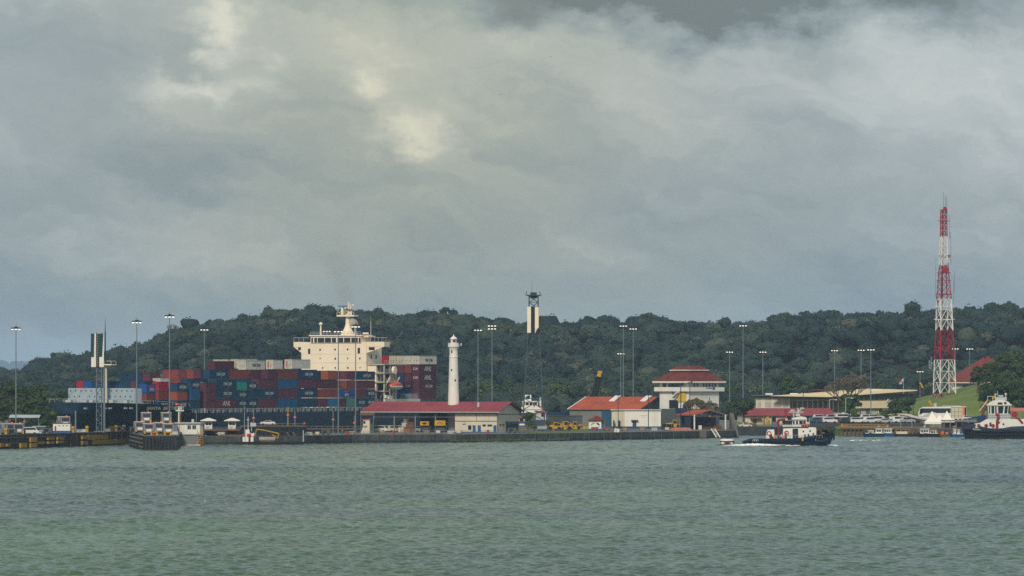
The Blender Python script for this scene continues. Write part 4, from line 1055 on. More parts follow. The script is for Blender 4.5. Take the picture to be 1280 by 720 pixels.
# ---------------------------------------------------------------- arrow sign towers
def arrow_tower_left():
    q = lw(122); D = q[1]+4; s = F/D
    t = thing('arrow_sign_tower', 'lattice tower with green and white arrow panels in front of the ship bow', 'signal tower', (X(122, D), D, 3.75))
    z = lambda y: Z(y, D)-3.75; x = lambda px: W_(px-122, D)
    l = MB(); a, b = x(120.8), x(127.2)
    zt = z(416)
    for xx in (a, b):
        for yy in (-.6, .6): l.tube((xx, yy, 0), (xx, yy, z(460) if False else zt), .13, n=5)
    zz = 0; k = 0
    while zz < zt-1.2:
        z2 = zz+1.25
        for yy in (-.6, .6):
            l.tube((a, yy, zz), (b, yy, z2), .065, n=4) if k % 2 else l.tube((b, yy, zz), (a, yy, z2), .065, n=4)
            l.tube((a, yy, z2), (b, yy, z2), .07, n=4)
        zz = z2; k += 1
    l.build('lattice_mast', mat('tower_grey', (.12, .16, .20), .5, .1), t)
    MB().tube((b+.75, 0, 0), (b+.75, 0, z(458)), .33, .31, 8).build('side_column', mat('tower_grey2', (.13, .17, .21), .5, .1), t)
    w = MB().box(x(114.3), x(119.4), -.9, -.6, z(458.8), z(417.5)).box(x(124.4), x(130), -.9, -.6, z(458.8), z(417.5)); w.box(x(119.4), x(120.2), -.85, -.6, z(458.8), z(417))
    w.build('white_panel', WHITE, t)
    g = MB().add([(x(114), -.98, z(417)), (x(118.2), -.98, z(417)), (x(117.6), -.98, z(446.5)), (x(113.6), -.98, z(446))], [(0,1,2,3)])
    g.add([(x(123), -.98, z(417)), (x(129.4), -.98, z(417)), (x(128), -.98, z(446)), (x(122.8), -.98, z(446))], [(0,1,2,3)])
    g.build('green_panel', TEAL, t)
    MB().box(x(120.1), x(121), -.8, -.5, z(460), z(416.5)).build('red_rail', RUST, t); MB().box(x(121.3), x(124.2), -.7, .5, z(459), z(417)).build('dark_slot', DARK, t)
    c = MB()
    for k in range(14): zc = z(457-k*3); c.box(x(122), x(122.6), -.78, -.7, zc, zc+.3)
    c.build('slot_lamps', LGREY, t)
    f = MB()
    for px in (120.5, 122.5, 126, 127.5): f.tube((x(px), 0, zt), (x(px), 0, zt+.9), .08, n=4)
    f.tube((x(120), 0, zt+.8), (x(128), 0, zt+.8), .06, n=4).build('top_rail', LGREY, t)
    MB().box(x(118), x(131), -1.4, 1.4, 0, .45).build('base', CONCL, t)
    MB().box(x(122.5), x(124.8), -.8, -.6, z(475), z(473)).build('red_sign', REDP, t)
arrow_tower_left()
def arrow_tower_mid():
    D = 2110; z0 = GZ; z = lambda y: Z(y, D)-z0; x = lambda px: W_(px-667, D)
    t = thing('arrow_sign_tower', 'tall slender lattice tower with two cream panels and a hanging cable', 'signal tower', (X(667, D), D, z0))
    lm = mat('lattice_grey', (.06, .09, .10), .5, .1)
    lev = [526, 512, 498, 484, 470, 456, 443, 430, 418, 407, 396, 386, 378, 370.5]
    def hw(y): return W_(np.interp(y, [370, 405, 526], [5.6, 5.8, 13.5]), D)
    l = MB(); cor = ((-1, -1), (1, -1), (1, 1), (-1, 1))
    for k in range(len(lev)-1):
        a, b = hw(lev[k]), hw(lev[k+1]); za, zb = max(0, z(lev[k])), z(lev[k+1])
        for j in range(4):
            p, q = cor[j], cor[(j+1) % 4]; r = .2
            P = lambda c, w, h: (c[0]*w, c[1]*w, h)
            l.tube(P(p, a, za), P(p, b, zb), r, n=4, cap=False)
            l.tube(P(p, a, za), P(q, b, zb), .11, n=4, cap=False); l.tube(P(q, a, za), P(p, b, zb), .11, n=4, cap=False)
            l.tube(P(p, b, zb), P(q, b, zb), .07, n=4, cap=False)
    l.build('lattice_mast', lm, t)
    MB().box(x(659), x(663.6), -2.0, -1.7, z(416), z(383.5)).box(x(668.6), x(673.2), -2.0, -1.7, z(411), z(384)).add([(x(668.6), -1.9, z(417)), (x(669.6), -1.9, z(417)), (x(673.2), -1.9, z(411)), (x(668.6), -1.9, z(411))], [(0,1,2,3)]).build('cream_panel', CREAM, t)
    MB().box(x(663.7), x(668.5), -2.05, -1.4, z(417), z(383.5)).build('dark_slot', DARK, t)
    MB().add([(x(668.5), -2.05, z(417.5)), (x(673.8), -2.05, z(417)), (x(673.8), -2.05, z(408.5)), (x(671), -2.05, z(412))], [(0,1,2,3)]).box(x(673), x(675), -2, -1.4, z(417), z(412)).build('torn_panel', DARK, t)
    MB().path([(x(664), -2, z(416)), (x(663), -2, z(421)), (x(660.8), -2, z(425)), (x(660), -2, z(431))], .22, 5).build('hanging_cable', DARK, t)
    p = MB().box(x(659), x(675.5), -2.2, 2.2, z(370), z(368.6)).box(x(663), x(671), -1, 1, z(373), z(365.5)).box(x(656.5), x(677.5), -.2, .2, z(369.3), z(368.5))
    for px in (658, 675): p.tube((x(px), 0, z(369)), (x(px), 0, z(364)), .1, n=4)
    p.build('top_platform', DSTEEL, t)
    MB().tube((x(665), 0, z(366)), (x(665), 0, z(350)), .12, .04, 5).build('antenna', STEEL, t)
arrow_tower_mid()

# ---------------------------------------------------------------- lighthouse
def lighthouse():
    D = 1995; z = lambda y: Z(y, D)-GZ; s = F/D
    t = thing('lighthouse', 'slim white lighthouse tower with a gallery and small lantern', 'lighthouse', (X(567, D), D, GZ))
    MB().lathe([(16.5/2/s, 0), (14/2/s, z(502)), (12/2/s, z(470)), (10.9/2/s, z(447)), (11.8/2/s, z(446.8)), (11.8/2/s, z(445.6)), (10.6/2/s, z(445.4)), (10.3/2/s, z(438)), (12.2/2/s, z(435)), (14.0/2/s, z(433.6))], n=28).build('tower', LHW, t)
    MB().lathe([(14.6/2/s, z(433.6)), (14.6/2/s, z(432.6)), (14.2/2/s, z(432.5)), (14.2/2/s, z(429.0)), (14.4/2/s, z(428.8)), (4/s, z(428.7))], n=24).build('gallery', LHW, t)
    MB().lathe([(8.2/2/s, z(429)), (8.2/2/s, z(423.6))], n=8).build('lantern_room', LHW, t)
    g = MB()
    for k in range(4): 
        a = k*math.pi/2-math.pi/2+.15; c, s_ = math.cos(a), math.sin(a); R0 = 3.95/s
        g.add([(c*R0*1.0-s_*.45, s_*R0*1.0+c*.45, z(428)), (c*R0+s_*.45, s_*R0-c*.45, z(428)), (c*R0+s_*.45, s_*R0-c*.45, z(424.6)), (c*R0-s_*.45, s_*R0+c*.45, z(424.6))], [(0,1,2,3)])
    for o in [g.build('lantern_glass', GLASS, t)]: o.scale = (1.02, 1.02, 1)
    MB().lathe([(9.6/2/s, z(423.8)), (9.2/2/s, z(423.2)), (6/2/s, z(421.6)), (2/2/s, z(420.4)), (1.6/2/s, z(419.5)), (.5/2/s, z(418))], n=12).build('dome', WHITE, t)
    w = MB()
    for px, y, h in ((564.8, 439.5, 3), (564.5, 462.5, 2.5), (569, 475.3, 2.5)):
        rr_ = W_(np.interp(y, [435, 447, 502], [5.2, 5.45, 7]), D); x = W_(px-567, D); yy = -math.sqrt(max(.01, rr_*rr_-x*x))
        w.box(x-.2, x+.2, yy-.1, yy+.3, z(y+h/2), z(y-h/2))
    w.build('window', DARK, t)
    MB().tube((14/2/s, 0, z(431)), (19/2/s, 0, z(431)), .07, n=4).box(19/2/s-.2, 19/2/s+.2, -.2, .2, z(431)-.3, z(429)).build('bracket_lamp', LGREY, t)
lighthouse()

# ---------------------------------------------------------------- long red roofed building
def gable(t, L, h, zE, zR, over, roofm, ends=(True, True), th=.18, y0=0.0):
    """roof: eave front at y0, ridge at y0+h, local x from 0 to L"""
    r = MB(); sl = (zR-zE)/h
    for a, b_, za, zb in ((y0, y0+h, zE, zR), (y0+h, y0+2*h, zR, zE)):
        r.add([(0, a, za), (L, a, za), (L, b_, zb), (0, b_, zb), (0, a, za-th), (L, a, za-th), (L, b_, zb-th), (0, b_, zb-th)], [(0,1,2,3), (7,6,5,4), (0,4,5,1), (1,5,6,2), (2,6,7,3), (3,7,4,0)])
    o = r.build('roof', roofm, t); j = MB(); x = 2.6
    while x < L-1: j.add([(x, y0-.01, zE+.01), (x+.12, y0-.01, zE+.01), (x+.12, y0+h, zR+.05), (x, y0+h, zR+.05), (x, y0-.01, zE+.03), (x+.05, y0-.01, zE+.03), (x+.05, y0+h, zR+.05), (x, y0+h, zR+.05)], [(4,5,6,7), (0,4,7,3), (1,2,6,5), (0,1,5,4)]); x += 2.6
    j.build('sheet_joint', roofm, o); return o
def frame_from_px(pxR, DR, pxL, rz):
    """local origin at the left end; returns origin and length for a wall going from pxL to pxR with heading rz (right end at pxR, DR)"""
    xR = X(pxR, DR); c, s_ = math.cos(rz), math.sin(rz); k = (pxL-640)/F
    # (xR - c L) = k (DR - s L)
    L = (xR-k*DR)/(c-k*s_); return (xR-c*L, DR-s_*L), L
def red_building():
    rz = R(-20); (ox, oy), L = frame_from_px(624, 1980, 451, rz); zE = Z(514.3, 1985); zR = Z(502, 2000); h = 11.6
    t = thing('workshop_building', 'long open workshop with a red sheet roof and cream walled right end', 'workshop', (ox, oy, GZ), rz)
    E, Rg = zE-GZ, zR-GZ
    s = F/1985/math.cos(rz)*math.cos(rz)**2
    def x(px):
        k = (px-640)/F; c, s_ = math.cos(rz), math.sin(rz); return (k*oy-ox)/(c-k*s_)
    z = lambda y: Z(y, 1988)-GZ
    rf = gable(t, L, h, E, Rg, 1, REDROOF)
    MB().box(x(591), x(593.3), 4, 5.2, z(509), z(503)).build('roof_vent', LGREY, rf)
    MB().box(-.1, L+.1, -.06, .12, E-.35, E-.12).build('gutter', LGREY, t)
    xe = x(566.5)
    w = MB().box(xe, L-1.2, 1.6, 2*h-1.6, 0, E-.1)
    w.add([(L-1.2, 1.6, E-.1), (L-1.2, h, Rg-.4), (L-1.2, 2*h-1.6, E-.1), (L-1.6, 1.6, E-.1), (L-1.6, h, Rg-.4), (L-1.6, 2*h-1.6, E-.1)], [(0,2,1), (3,4,5)])
    w.build('wall', CREAMW, t)
    b = MB().box(xe-.05, L-1.1, 1.52, 1.6, z(526.8), z(525.8)).box(xe+.1, L-1.1, 1.54, 1.6, E-.7, E-.35)
    for px in (593.5,): b.box(x(px)-.08, x(px)+.08, 1.5, 1.6, z(526), E-.1)
    b.box(L-1.25, L-1.12, 1.5, 2*h-1.5, z(518.5), z(517.3)); b.box(L-1.3, L-1.1, 1.45, 1.75, 0, E-.1)
    b.build('wall_trim', GREYW, t)
    MB().box(xe-.02, L-1.15, 1.50, 1.58, 0, .35).build('blue_plinth', BLUEP, t)
    for a, c in ((588.6, 592.4), (595, 598.9), (614.7, 618.4)): MB().box(x(a), x(c), 1.5, 1.62, 0, z(531.4)).build('door', BLUEP, t)
    for a, c, y0, y1 in ((583, 587, 537, 531.5), (601, 605, 532.8, 530.4), (607.2, 613, 532.7, 530.5)): MB().box(x(a), x(c), 1.5, 1.62, z(y0), z(y1)).build('window', GLASS, t)
    MB().box(x(576), x(579.8), 1.2, 1.6, z(530), z(527)).build('air_conditioner', LGREY, t)
    # gable windows, blue canopy and dark doorway on the right gable
    for yy in (3.6, 6.2): MB().box(L-1.2, L-1.1, yy, yy+1.3, z(532), z(530)).build('window', GLASS, t)
    MB().box(L-1.25, L-1.05, 9.5, 20, 0, z(531)).build('entrance', mat('entrance_blue', (.01, .03, .07), .5), t)
    MB().add([(L-1.2, 9, z(526.8)), (L-1.2, 21, z(526.8)), (L+2.6, 21, z(528.3)), (L+2.6, 9, z(528.3)), (L+2.6, 21, z(529.6)), (L+2.6, 9, z(529.6)), (L-1.2, 9, z(529.6)), (L-1.2, 21, z(529.6))], [(0,1,2,3), (3,2,4,5), (0,3,5,6), (1,7,4,2), (6,5,4,7)]).build('canopy', NAVY, t)
    for px in (465.5, 490.8, 517, 542.3):
        MB().box(x(px)-.16, x(px)+.16, 1.4, 1.72, 0, E-.1).box(x(px)-.22, x(px)+.22, 1.35, 1.78, 0, .5).build('post', STEEL, t)
    for px in (488, 478, 503, 530, 555): MB().box(x(px)-.14, x(px)+.14, 2*h-2, 2*h-1.7, 0, E).build('post', STEEL, t)
    tr = MB().box(x(465), xe, 1.45, 1.65, z(521.9), z(520.8)).box(x(465), xe, 1.45, 1.65, E-.5, E-.2)
    n = 26; x0, x1 = x(466), xe
    for k in range(n):
        a, c = x0+(x1-x0)*k/n, x0+(x1-x0)*(k+1)/n
        tr.tube((a, 1.55, z(521) if k % 2 else E-.3), (c, 1.55, E-.3 if k % 2 else z(521)), .05, n=4)
    tr.build('truss', DGREYW, t)
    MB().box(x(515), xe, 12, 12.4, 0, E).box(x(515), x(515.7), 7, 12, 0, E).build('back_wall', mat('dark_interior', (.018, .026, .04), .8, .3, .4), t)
    MB().box(-.5, L+2, .5, 2*h+.5, .02, .12).build('floor_slab', CONCL, t)
    o = lambda px, yy=3.0: (ox+math.cos(rz)*x(px)-math.sin(rz)*yy, oy+math.sin(rz)*x(px)+math.cos(rz)*yy, GZ+.12)
    # yellow signs (crane load signs) hung between the posts
    for a, c, y0, y1, lab in ((524.5, 535.3, 532.3, 527.2, 'smaller yellow sign box with a black symbol in the workshop'), (542.6, 555.8, 532.5, 526, 'larger yellow sign box with a black arch mark in the workshop')):
        u = thing('yellow_sign', lab, 'sign', o((a+c)/2, .9), rz)
        w_ = x(c)-x(a); MB().box(-w_/2, w_/2, -.4, .4, z(y0), z(y1)).build('board', YEL, u)
        m_ = MB()
        if a < 530:
            m_.box(-.45, .45, -.45, -.41, z((y0+y1)/2)-.35, z((y0+y1)/2)+.3); m_.box(-w_/2+.5, -w_/2+.9, -.45, -.41, z((y0+y1)/2)-.1, z((y0+y1)/2)+.1); m_.box(w_/2-.9, w_/2-.5, -.45, -.41, z((y0+y1)/2)-.1, z((y0+y1)/2)+.1)
        else:
            zc = z(529.5)
            P = [(-.95, zc-.35), (-.6, zc+.05), (0, zc+.3), (.6, zc+.05), (.95, zc-.35)]
            for p, q in zip(P[:-1], P[1:]): m_.tube((p[0], -.43, p[1]), (q[0], -.43, q[1]), .07, n=4)
        m_.build('symbol', BLACK, u)
        for xx in (-w_/2+.2, w_/2-.2): MB().tube((xx, 0, 0), (xx, 0, z(y0)), .1, n=5).build('leg', DSTEEL, u)
        MB().box(-w_/2-.1, w_/2+.1, .5, 2.4, .3, z(y0)+.1).build('machine_body', DGREYW, u)
    # booth, crates, vehicles
    D = 1965
    u = thing('sloped_booth', 'white booth with a sloping front at the left end of the workshop', 'booth', (X(457, D), D, GZ), -.1)
    s_ = F/D; P = [(-6.2/s_, 0), (5/s_, 0), (5/s_, 17/s_), (-3/s_, 17/s_), (-3/s_, 9/s_)]
    MB().prism(P, 0, 2.4, 'y').build('body', CREAMW, u); MB().box(-6/s_, 7/s_, -.2, 2.6, 17/s_, 18/s_).build('roof', REDP, u)
    MB().box(-2.6/s_, -.2/s_, -.04, 0, 12/s_, 15.6/s_).build('window', GLASS, u); MB().box(-3/s_, 1.5/s_, -.45, 0, 8.6/s_, 10.4/s_).build('air_conditioner', LGREY, u)
    low_roof(459, 1990, 4.5, 'small brown roofed shelter behind the sloped white booth', GZ, z(518.5), WOOD)
    for px, w_, h_, col, lab, zz in ((506, 3.2, 1.5, WOOD, 'brown crate on the lower right of the workshop pile', 0), (500, 4, 1.6, CREAMW, 'cream crate at the left of the workshop pile', 0), (503.5, 3.6, 1.4, LGREY, 'grey crate stacked on the cream crate', 1.65), (508, 2.2, 1.4, RUST, 'rust brown crate at the top of the workshop pile', 2.6), (502.5, 2.0, 1.3, WHITE, 'white crate at the top of the workshop pile', 3.1), (507, 2.6, 1.0, WOOD, 'timber crate in the middle of the workshop pile', 1.55)):
        p = o(px, 4.5); u = thing('crate', lab, 'crate', (p[0], p[1], GZ+.12+zz), rz+.1, 'crates in the workshop')
        MB().box(-w_/2, w_/2, -1.1, 1.1, 0, h_).build('box', col, u)
        e = MB()
        for sx in (-w_/2, w_/2-.12, -.06): e.box(sx, sx+.12, -1.14, -1.1, 0, h_)
        e.box(-w_/2, w_/2, -1.14, -1.1, h_-.12, h_).build('batten', WOOD, u)
    p = o(505.5, 0); D = 1975
    u = thing('pallet_stack', 'orange brown pallets with upright stakes at the workshop edge', 'pallets', (X(506, D), D, GZ), 0)
    m_ = MB()
    for k in range(3): m_.box(-1.3, 1.3, -.8, .8, .2+k*.35, .42+k*.35)
    for xx in (-1.2, -.4, .4, 1.2): m_.box(xx-.08, xx+.08, -.9, -.75, 0, 1.7)
    m_.build('stack', mat('orange_timber', (.30, .11, .03), .8, .2), u)
    box = thing('concrete_block', 'pale square concrete block on the quay edge below the pallets', 'block', (X(507.8, 1925), 1924, GZ)); MB().box(-.7, .7, 0, 1.2, -1.1, .9).build('block', CONCL, box)
    for px, rgb, lab, kd in ((474.5, CW, 'white topped truck under the left end of the workshop roof', 'van'), (484, CS_, 'silver pickup inside the left bay of the workshop', 'van'), (496, (.5, .45, .33), 'cream van inside the second bay of the workshop', 'van'), (527, CS_, 'silver vehicle in the dark third bay of the workshop', 'suv'), (535, CB_, 'dark blue vehicle in the third bay of the workshop', 'suv')):
        p = o(px, 5+(px % 3)); c_ = car(px, p[1], rgb, lab, GZ+.12, rz+.15, kd, 'vehicles in the workshop')
    u = thing('forklift', 'small forklift with a yellow mast inside the left bay of the workshop', 'forklift', o(483, 8), rz)
    MB().box(-1, .9, -.5, .5, .4, 1.3).box(-.7, .5, -.5, .5, 2.1, 2.2).build('body', ORANGE, u); MB().box(.95, 1.1, -.4, -.25, .1, 4.4).box(.95, 1.1, .25, .4, .1, 4.4).build('mast', YEL, u)
    for a in (-.6, .6):
        for c in (-.5, .5): MB().tube((a, c-.1, .35), (a, c+.1, .35), .35, n=10).build('wheel', BLACK, u)
red_building()
# ---------------------------------------------------------------- orange warehouse, white store, kiosk
def flatten_x(ox, oy, rz):
    def x(px):
        k = (px-640)/F; c, s_ = math.cos(rz), math.sin(rz); return (k*oy-ox)/(c-k*s_)
    return x
def warehouse():
    rz = R(-24); (ox, oy), L = frame_from_px(799.5, 2190, 708.5, rz); z = lambda y: Z(y, 2198)-GZ
    h = 24/(math.sin(-rz)*F/2190); x = flatten_x(ox, oy, rz)
    t = thing('warehouse', 'grey metal warehouse with a bright orange roof and two skylights', 'warehouse', (ox, oy, GZ), rz)
    E, Rg = z(511.5), Z(496, 2205)-GZ
    rf = gable(t, L, h, E, Rg, 1, ORROOF)
    MB().box(.3, L-.5, .5, 2*h-.8, 0, E-.15).build('wall', GREYW, t)
    g = MB().add([(L-.45, .5, E-.12), (L-.45, h, Rg-.4), (L-.45, 2*h-.8, E-.12), (L-.45, 2*h-.8, 0), (L-.45, .5, 0)], [(0,1,2,3,4)]); g.build('gable_wall', DGREYW, t)
    MB().box(L-.44, L-.38, h-1, h+1, .2, Rg-1.5).build('gable_strip', NAVY, t)
    MB().box(L-.5, L+.9, h*.75, 2*h+5.6, 0, E-.5).build('lean_to', GREYW, t)
    for yy in (h+4, h+14): MB().box(L+.9, L+.96, yy, yy+2.5, 2, 4).build('window', GLASS, t)
    for yy in (h+13,): MB().box(L+.9, L+1.0, yy, yy+3.6, z(524), z(517)).build('window', GLASS, t)
    xa, xb = x(752), x(764.5); MB().box(xa, xb, .38, .5, 0, E-.6).build('blue_door', mat('door_blue', (.015, .07, .14), .5, .15), t)
    MB().box(x(752)-.15, xa, .36, .52, 0, E-.5).build('door_post', DGREYW, t)
    sl = (Rg-E)/h
    for pxa in (747, 786):
        a, b_ = x(pxa), x(pxa)+1.9
        y0, y1 = h*.62, h*.96
        sft = 0
        MB().add([(a, y0, E+sl*y0+.05), (b_+.2, y0, E+sl*y0+.05), (b_+.2, y1, E+sl*y1+.3), (a, y1, E+sl*y1+.3), (a, y0, E+sl*y0+.35), (b_+.2, y0, E+sl*y0+.35), (b_+.2, y1, E+sl*y1+.6), (a, y1, E+sl*y1+.6)],
                 [(4,5,6,7), (0,1,5,4), (1,2,6,5), (3,0,4,7)]).build('skylight', WHITE, rf)
    MB().add([(-.1, 0, E+.02), (-.1, h, Rg+.02), (.45, h, Rg+.06), (.45, 0, E+.06)], [(0,1,2,3)]).build('barge_board', WHITE, rf)
    MB().box(0, L, -.05, .1, E-.3, E-.05).build('gutter', DGREYW, t)
warehouse()
def white_store():
    D = 2130; s = F/D; x = lambda px: W_(px-795, D); z = lambda y: Z(y, D)-GZ
    t = thing('store_building', 'plain white flat roofed building with a blue base and small blue door', 'building', (X(795, D), D, GZ))
    H = z(513)
    MB().box(x(781), x(826), 0, 9, z(533), H).build('wall', WHITE, t)
    MB().add([(x(781), 0, z(533)), (x(764.8), 2.5, z(533)), (x(764.8), 2.5, H), (x(781), 0, H), (x(764.8), 9, z(533)), (x(764.8), 9, H)], [(0,3,2,1), (1,2,5,4)]).build('side_wall', CREAMW, t)
    MB().prism([(x(764.5), 2.4), (x(781), -.06), (x(826.2), -.06), (x(826.2), 9.1), (x(764.5), 9.1)], 0, z(533)).build('blue_base', mat('base_blue', (.02, .06, .12), .6, .2), t)
    MB().prism([(x(763.5), 2.0), (x(781), -.45), (x(827), -.45), (x(827), 9.4), (x(763.5), 9.4)], H, H+.35).build('roof', LGREY, t)
    MB().box(x(790.7), x(795.5), -.1, .02, 0, z(526)).build('door', mat('door_blue', (.015, .07, .14)), t)
    MB().box(x(788.8), x(797.5), -1.0, 0, z(525.8), z(524.8)).build('door_canopy', DGREYW, t)
    MB().box(x(799), x(811), -.05, -.01, z(519.4), z(519)).box(x(803), x(806), -.05, -.01, z(521.5), z(520.9)).build('faint_wall_mark', mat('faint_grey', (.42, .41, .38), .7), t)
    for px in (767.3, 774): MB().box(x(px)-.25, x(px)+.25, -.0, .9, 0, z(525.5)).build('pipe', DSTEEL, t)
    MB().box(x(783.8), x(784.8), -.06, 0, z(526.3), z(525.4)).build('vent', LGREY, t)
white_store()
def kiosk():
    D = 2072; s = F/D; x = lambda px: W_(px-745.5, D); z = lambda y: Z(y, D)-GZ
    t = thing('ticket_kiosk', 'small white kiosk with a red pyramid roof and painted crescent mark', 'kiosk', (X(745.5, D), D, GZ), .0)
    MB().box(x(736), x(751.5), 0, 4, .5, z(525)).build('wall', WHITE, t)
    MB().add([(x(751.5), 0, .5), (x(756.5), 4, .5), (x(756.5), 4, z(525)), (x(751.5), 0, z(525))], [(0,1,2,3)]).build('side_wall', CREAMW, t)
    MB().box(x(736)-.02, x(751.5)+.02, -.05, 4, 0, .55).build('blue_base', BLUEP, t)
    MB().hip(x(735), x(757.3), -.6, 4.8, z(525), z(519.8), 2.55, 2.55, .2).build('roof', TILE, t)
    MB().box(x(741), x(745.5), -.06, 0, z(526.6), z(525.9)).build('vent', DARK, t)
    MB().box(x(752.6), x(754.8), 1.0, 2.4, 0, z(527)).build('door', BLUEP, t)
    def arc(a0, a1, r0, r1, cx, cz, n=14):
        m_ = MB(); P = [(cx+r0*math.cos(a), cz+r0*.75*math.sin(a)) for a in np.linspace(a0, a1, n)]+[(cx+(r1+(r0-r1)*abs(2*k/(n-1)-1)**2)*math.cos(a), cz+(r1+(r0-r1)*abs(2*k/(n-1)-1)**2)*.75*math.sin(a)) for k, a in reversed(list(enumerate(np.linspace(a0, a1, n))))]
        for k in range(n-1):
            a, b_, c, d = P[k], P[k+1], P[2*n-2-k], P[2*n-1-k]
            m_.add([(a[0], -.05, a[1]), (b_[0], -.05, b_[1]), (c[0], -.05, c[1]), (d[0], -.05, d[1])], [(0,1,2,3)])
        return m_
    arc(R(75), R(185), 1.35, .8, x(743.5), z(532)).build('painted_crescent', mat('crescent_teal', (.10, .34, .36), .6), t)
    arc(R(0), R(85), 1.35, .7, x(744.5), z(532)).build('painted_crescent', BLACK, t)
kiosk()
for px, lab in ((743.5, 'low red cart in front of the kiosk with the crescent mark'), (758.3, 'low red cart right of the kiosk with the crescent mark')):
    u = thing('red_cart', lab, 'cart', (X(px, 2050), 2050, GZ), 0, 'red carts by the kiosk')
    MB().prism([(-1.1, .55), (1.1, .55), (1.25, 1.25), (-1.25, 1.25)], -.6, .6, 'y').build('tray', REDP, u)
    for a in (-.7, .7): MB().tube((a, -.65, .28), (a, -.5, .28), .28, n=10).build('wheel', BLACK, u)
    MB().tube((1.2, 0, 1.2), (1.6, 0, 1.6), .05).build('handle', DSTEEL, u)
u = thing('white_sign', 'tilted blank white board standing at the quay edge', 'sign', (X(770.5, 2004), 2003.5, GZ), 0)
MB().add([(-.75, 0, .2), (.8, 0, -.4), (.95, -.05, 1.0), (-.55, -.05, 1.35), (-.75, .06, .2), (.8, .06, -.4), (.95, .01, 1.0), (-.55, .01, 1.35)], [(0,1,2,3), (7,6,5,4), (0,4,5,1), (1,5,6,2), (2,6,7,3), (3,7,4,0)]).build('board', WHITE, u)
MB().box(-.1, 0, .07, .15, -.1, .6).build('leg', DSTEEL, u)
def pole(px, D, y0, y1, r, label, z0=None, m=DSTEEL, top=None, name='utility_pole', cat='pole'):
    z0 = GZ if z0 is None else z0
    t = thing(name, label, cat, (X(px, D), D, z0)); H = Z(y0, D)-z0
    MB().tube((0, 0, 0), (0, 0, H), r, r*.7).build('pole', m, t)
    if top == 'lamp':
        MB().box(-.7, .7, -.2, .2, H-.1, H+.15).box(.35, .9, -.3, .3, H+.1, H+.5).build('lamp', DSTEEL, t)
    elif top == 'ball':
        MB().lathe([(.2, -.3), (.42, -.15), (.42, .15), (.2, .3)], (0, 0, H*.62), 10).build('orange_float', ORANGE, t)
    elif top == 'arm':
        MB().path([(0, 0, H*.96), (.8, 0, H*1.0), (2.0, 0, H*.99)], .08).box(1.9, 2.7, -.15, .15, H*.96, H).build('lamp_arm', LGREY, t)
    return t
pole(772.7, 2125, 490.5, 536, .13, 'thin dark pole at the left end of the white flat roofed building')
pole(810.5, 2120, 480, 536, .15, 'dark lamp pole in front of the orange roof and white building', top='lamp')
pole(761, 2300, 482, 500, .14, 'dark lamp pole behind the orange roof left of the three masts', top='lamp')
pole(862.3, 2100, 478.5, 535, .13, 'dark lamp pole in front of the control house corner', top='lamp'); pole(851, 2110, 480, 535, .2, 'thick dark pole in front of the control house stairs', top='lamp')
# crane boom behind the warehouse
def crane():
    D = 2400; t = thing('crane', 'dark lattice crane boom with a yellow tip behind the orange roof', 'crane', (X(741.5, D), D, GZ))
    z = lambda y: Z(y, D)-GZ; a = Vector((0, 0, z(500))); b_ = Vector((W_(7.3, D), 0, z(471))); l = MB(); e = Vector((W_(8, D), 0, z(465)))
    for sx, sy in ((-1, -1), (1, -1), (1, 1), (-1, 1)):
        l.tube((sx*1.2, sy*.9, 2), a+Vector((sx*.95, sy*.8, 0)), .3, n=4); l.tube(a+Vector((sx*.95, sy*.8, 0)), b_+Vector((sx*.75, sy*.5, 0)), .36, n=4)
    for k in range(12):
        p, q = a.lerp(b_, k/12), a.lerp(b_, (k+1)/12); s_ = 1 if k % 2 else -1; l.tube(p+Vector((s_*.9, -.7, 0)), q+Vector((-s_*.85, -.7, 0)), .3, n=4)
    l.build('boom', mat('boom_black', (.008, .010, .014), .7), t); 
    MB().tube(b_, e, .95, .6, 6).box(e.x-.7, e.x+.9, -.6, .6, e.z-.6, e.z+.4).build('boom_tip', YEL, t)
    MB().box(-3, 3, -2, 2, .6, 2.6).build('crane_body', YEL, t); MB().box(-3.4, 3.4, -2.4, 2.4, 0, .9).build('crawler', BLACK, t)
    MB().box(b_.x-1, b_.x-.5, -.3, .3, b_.z-2.5, b_.z).build('hook_block', YEL, t)
crane()

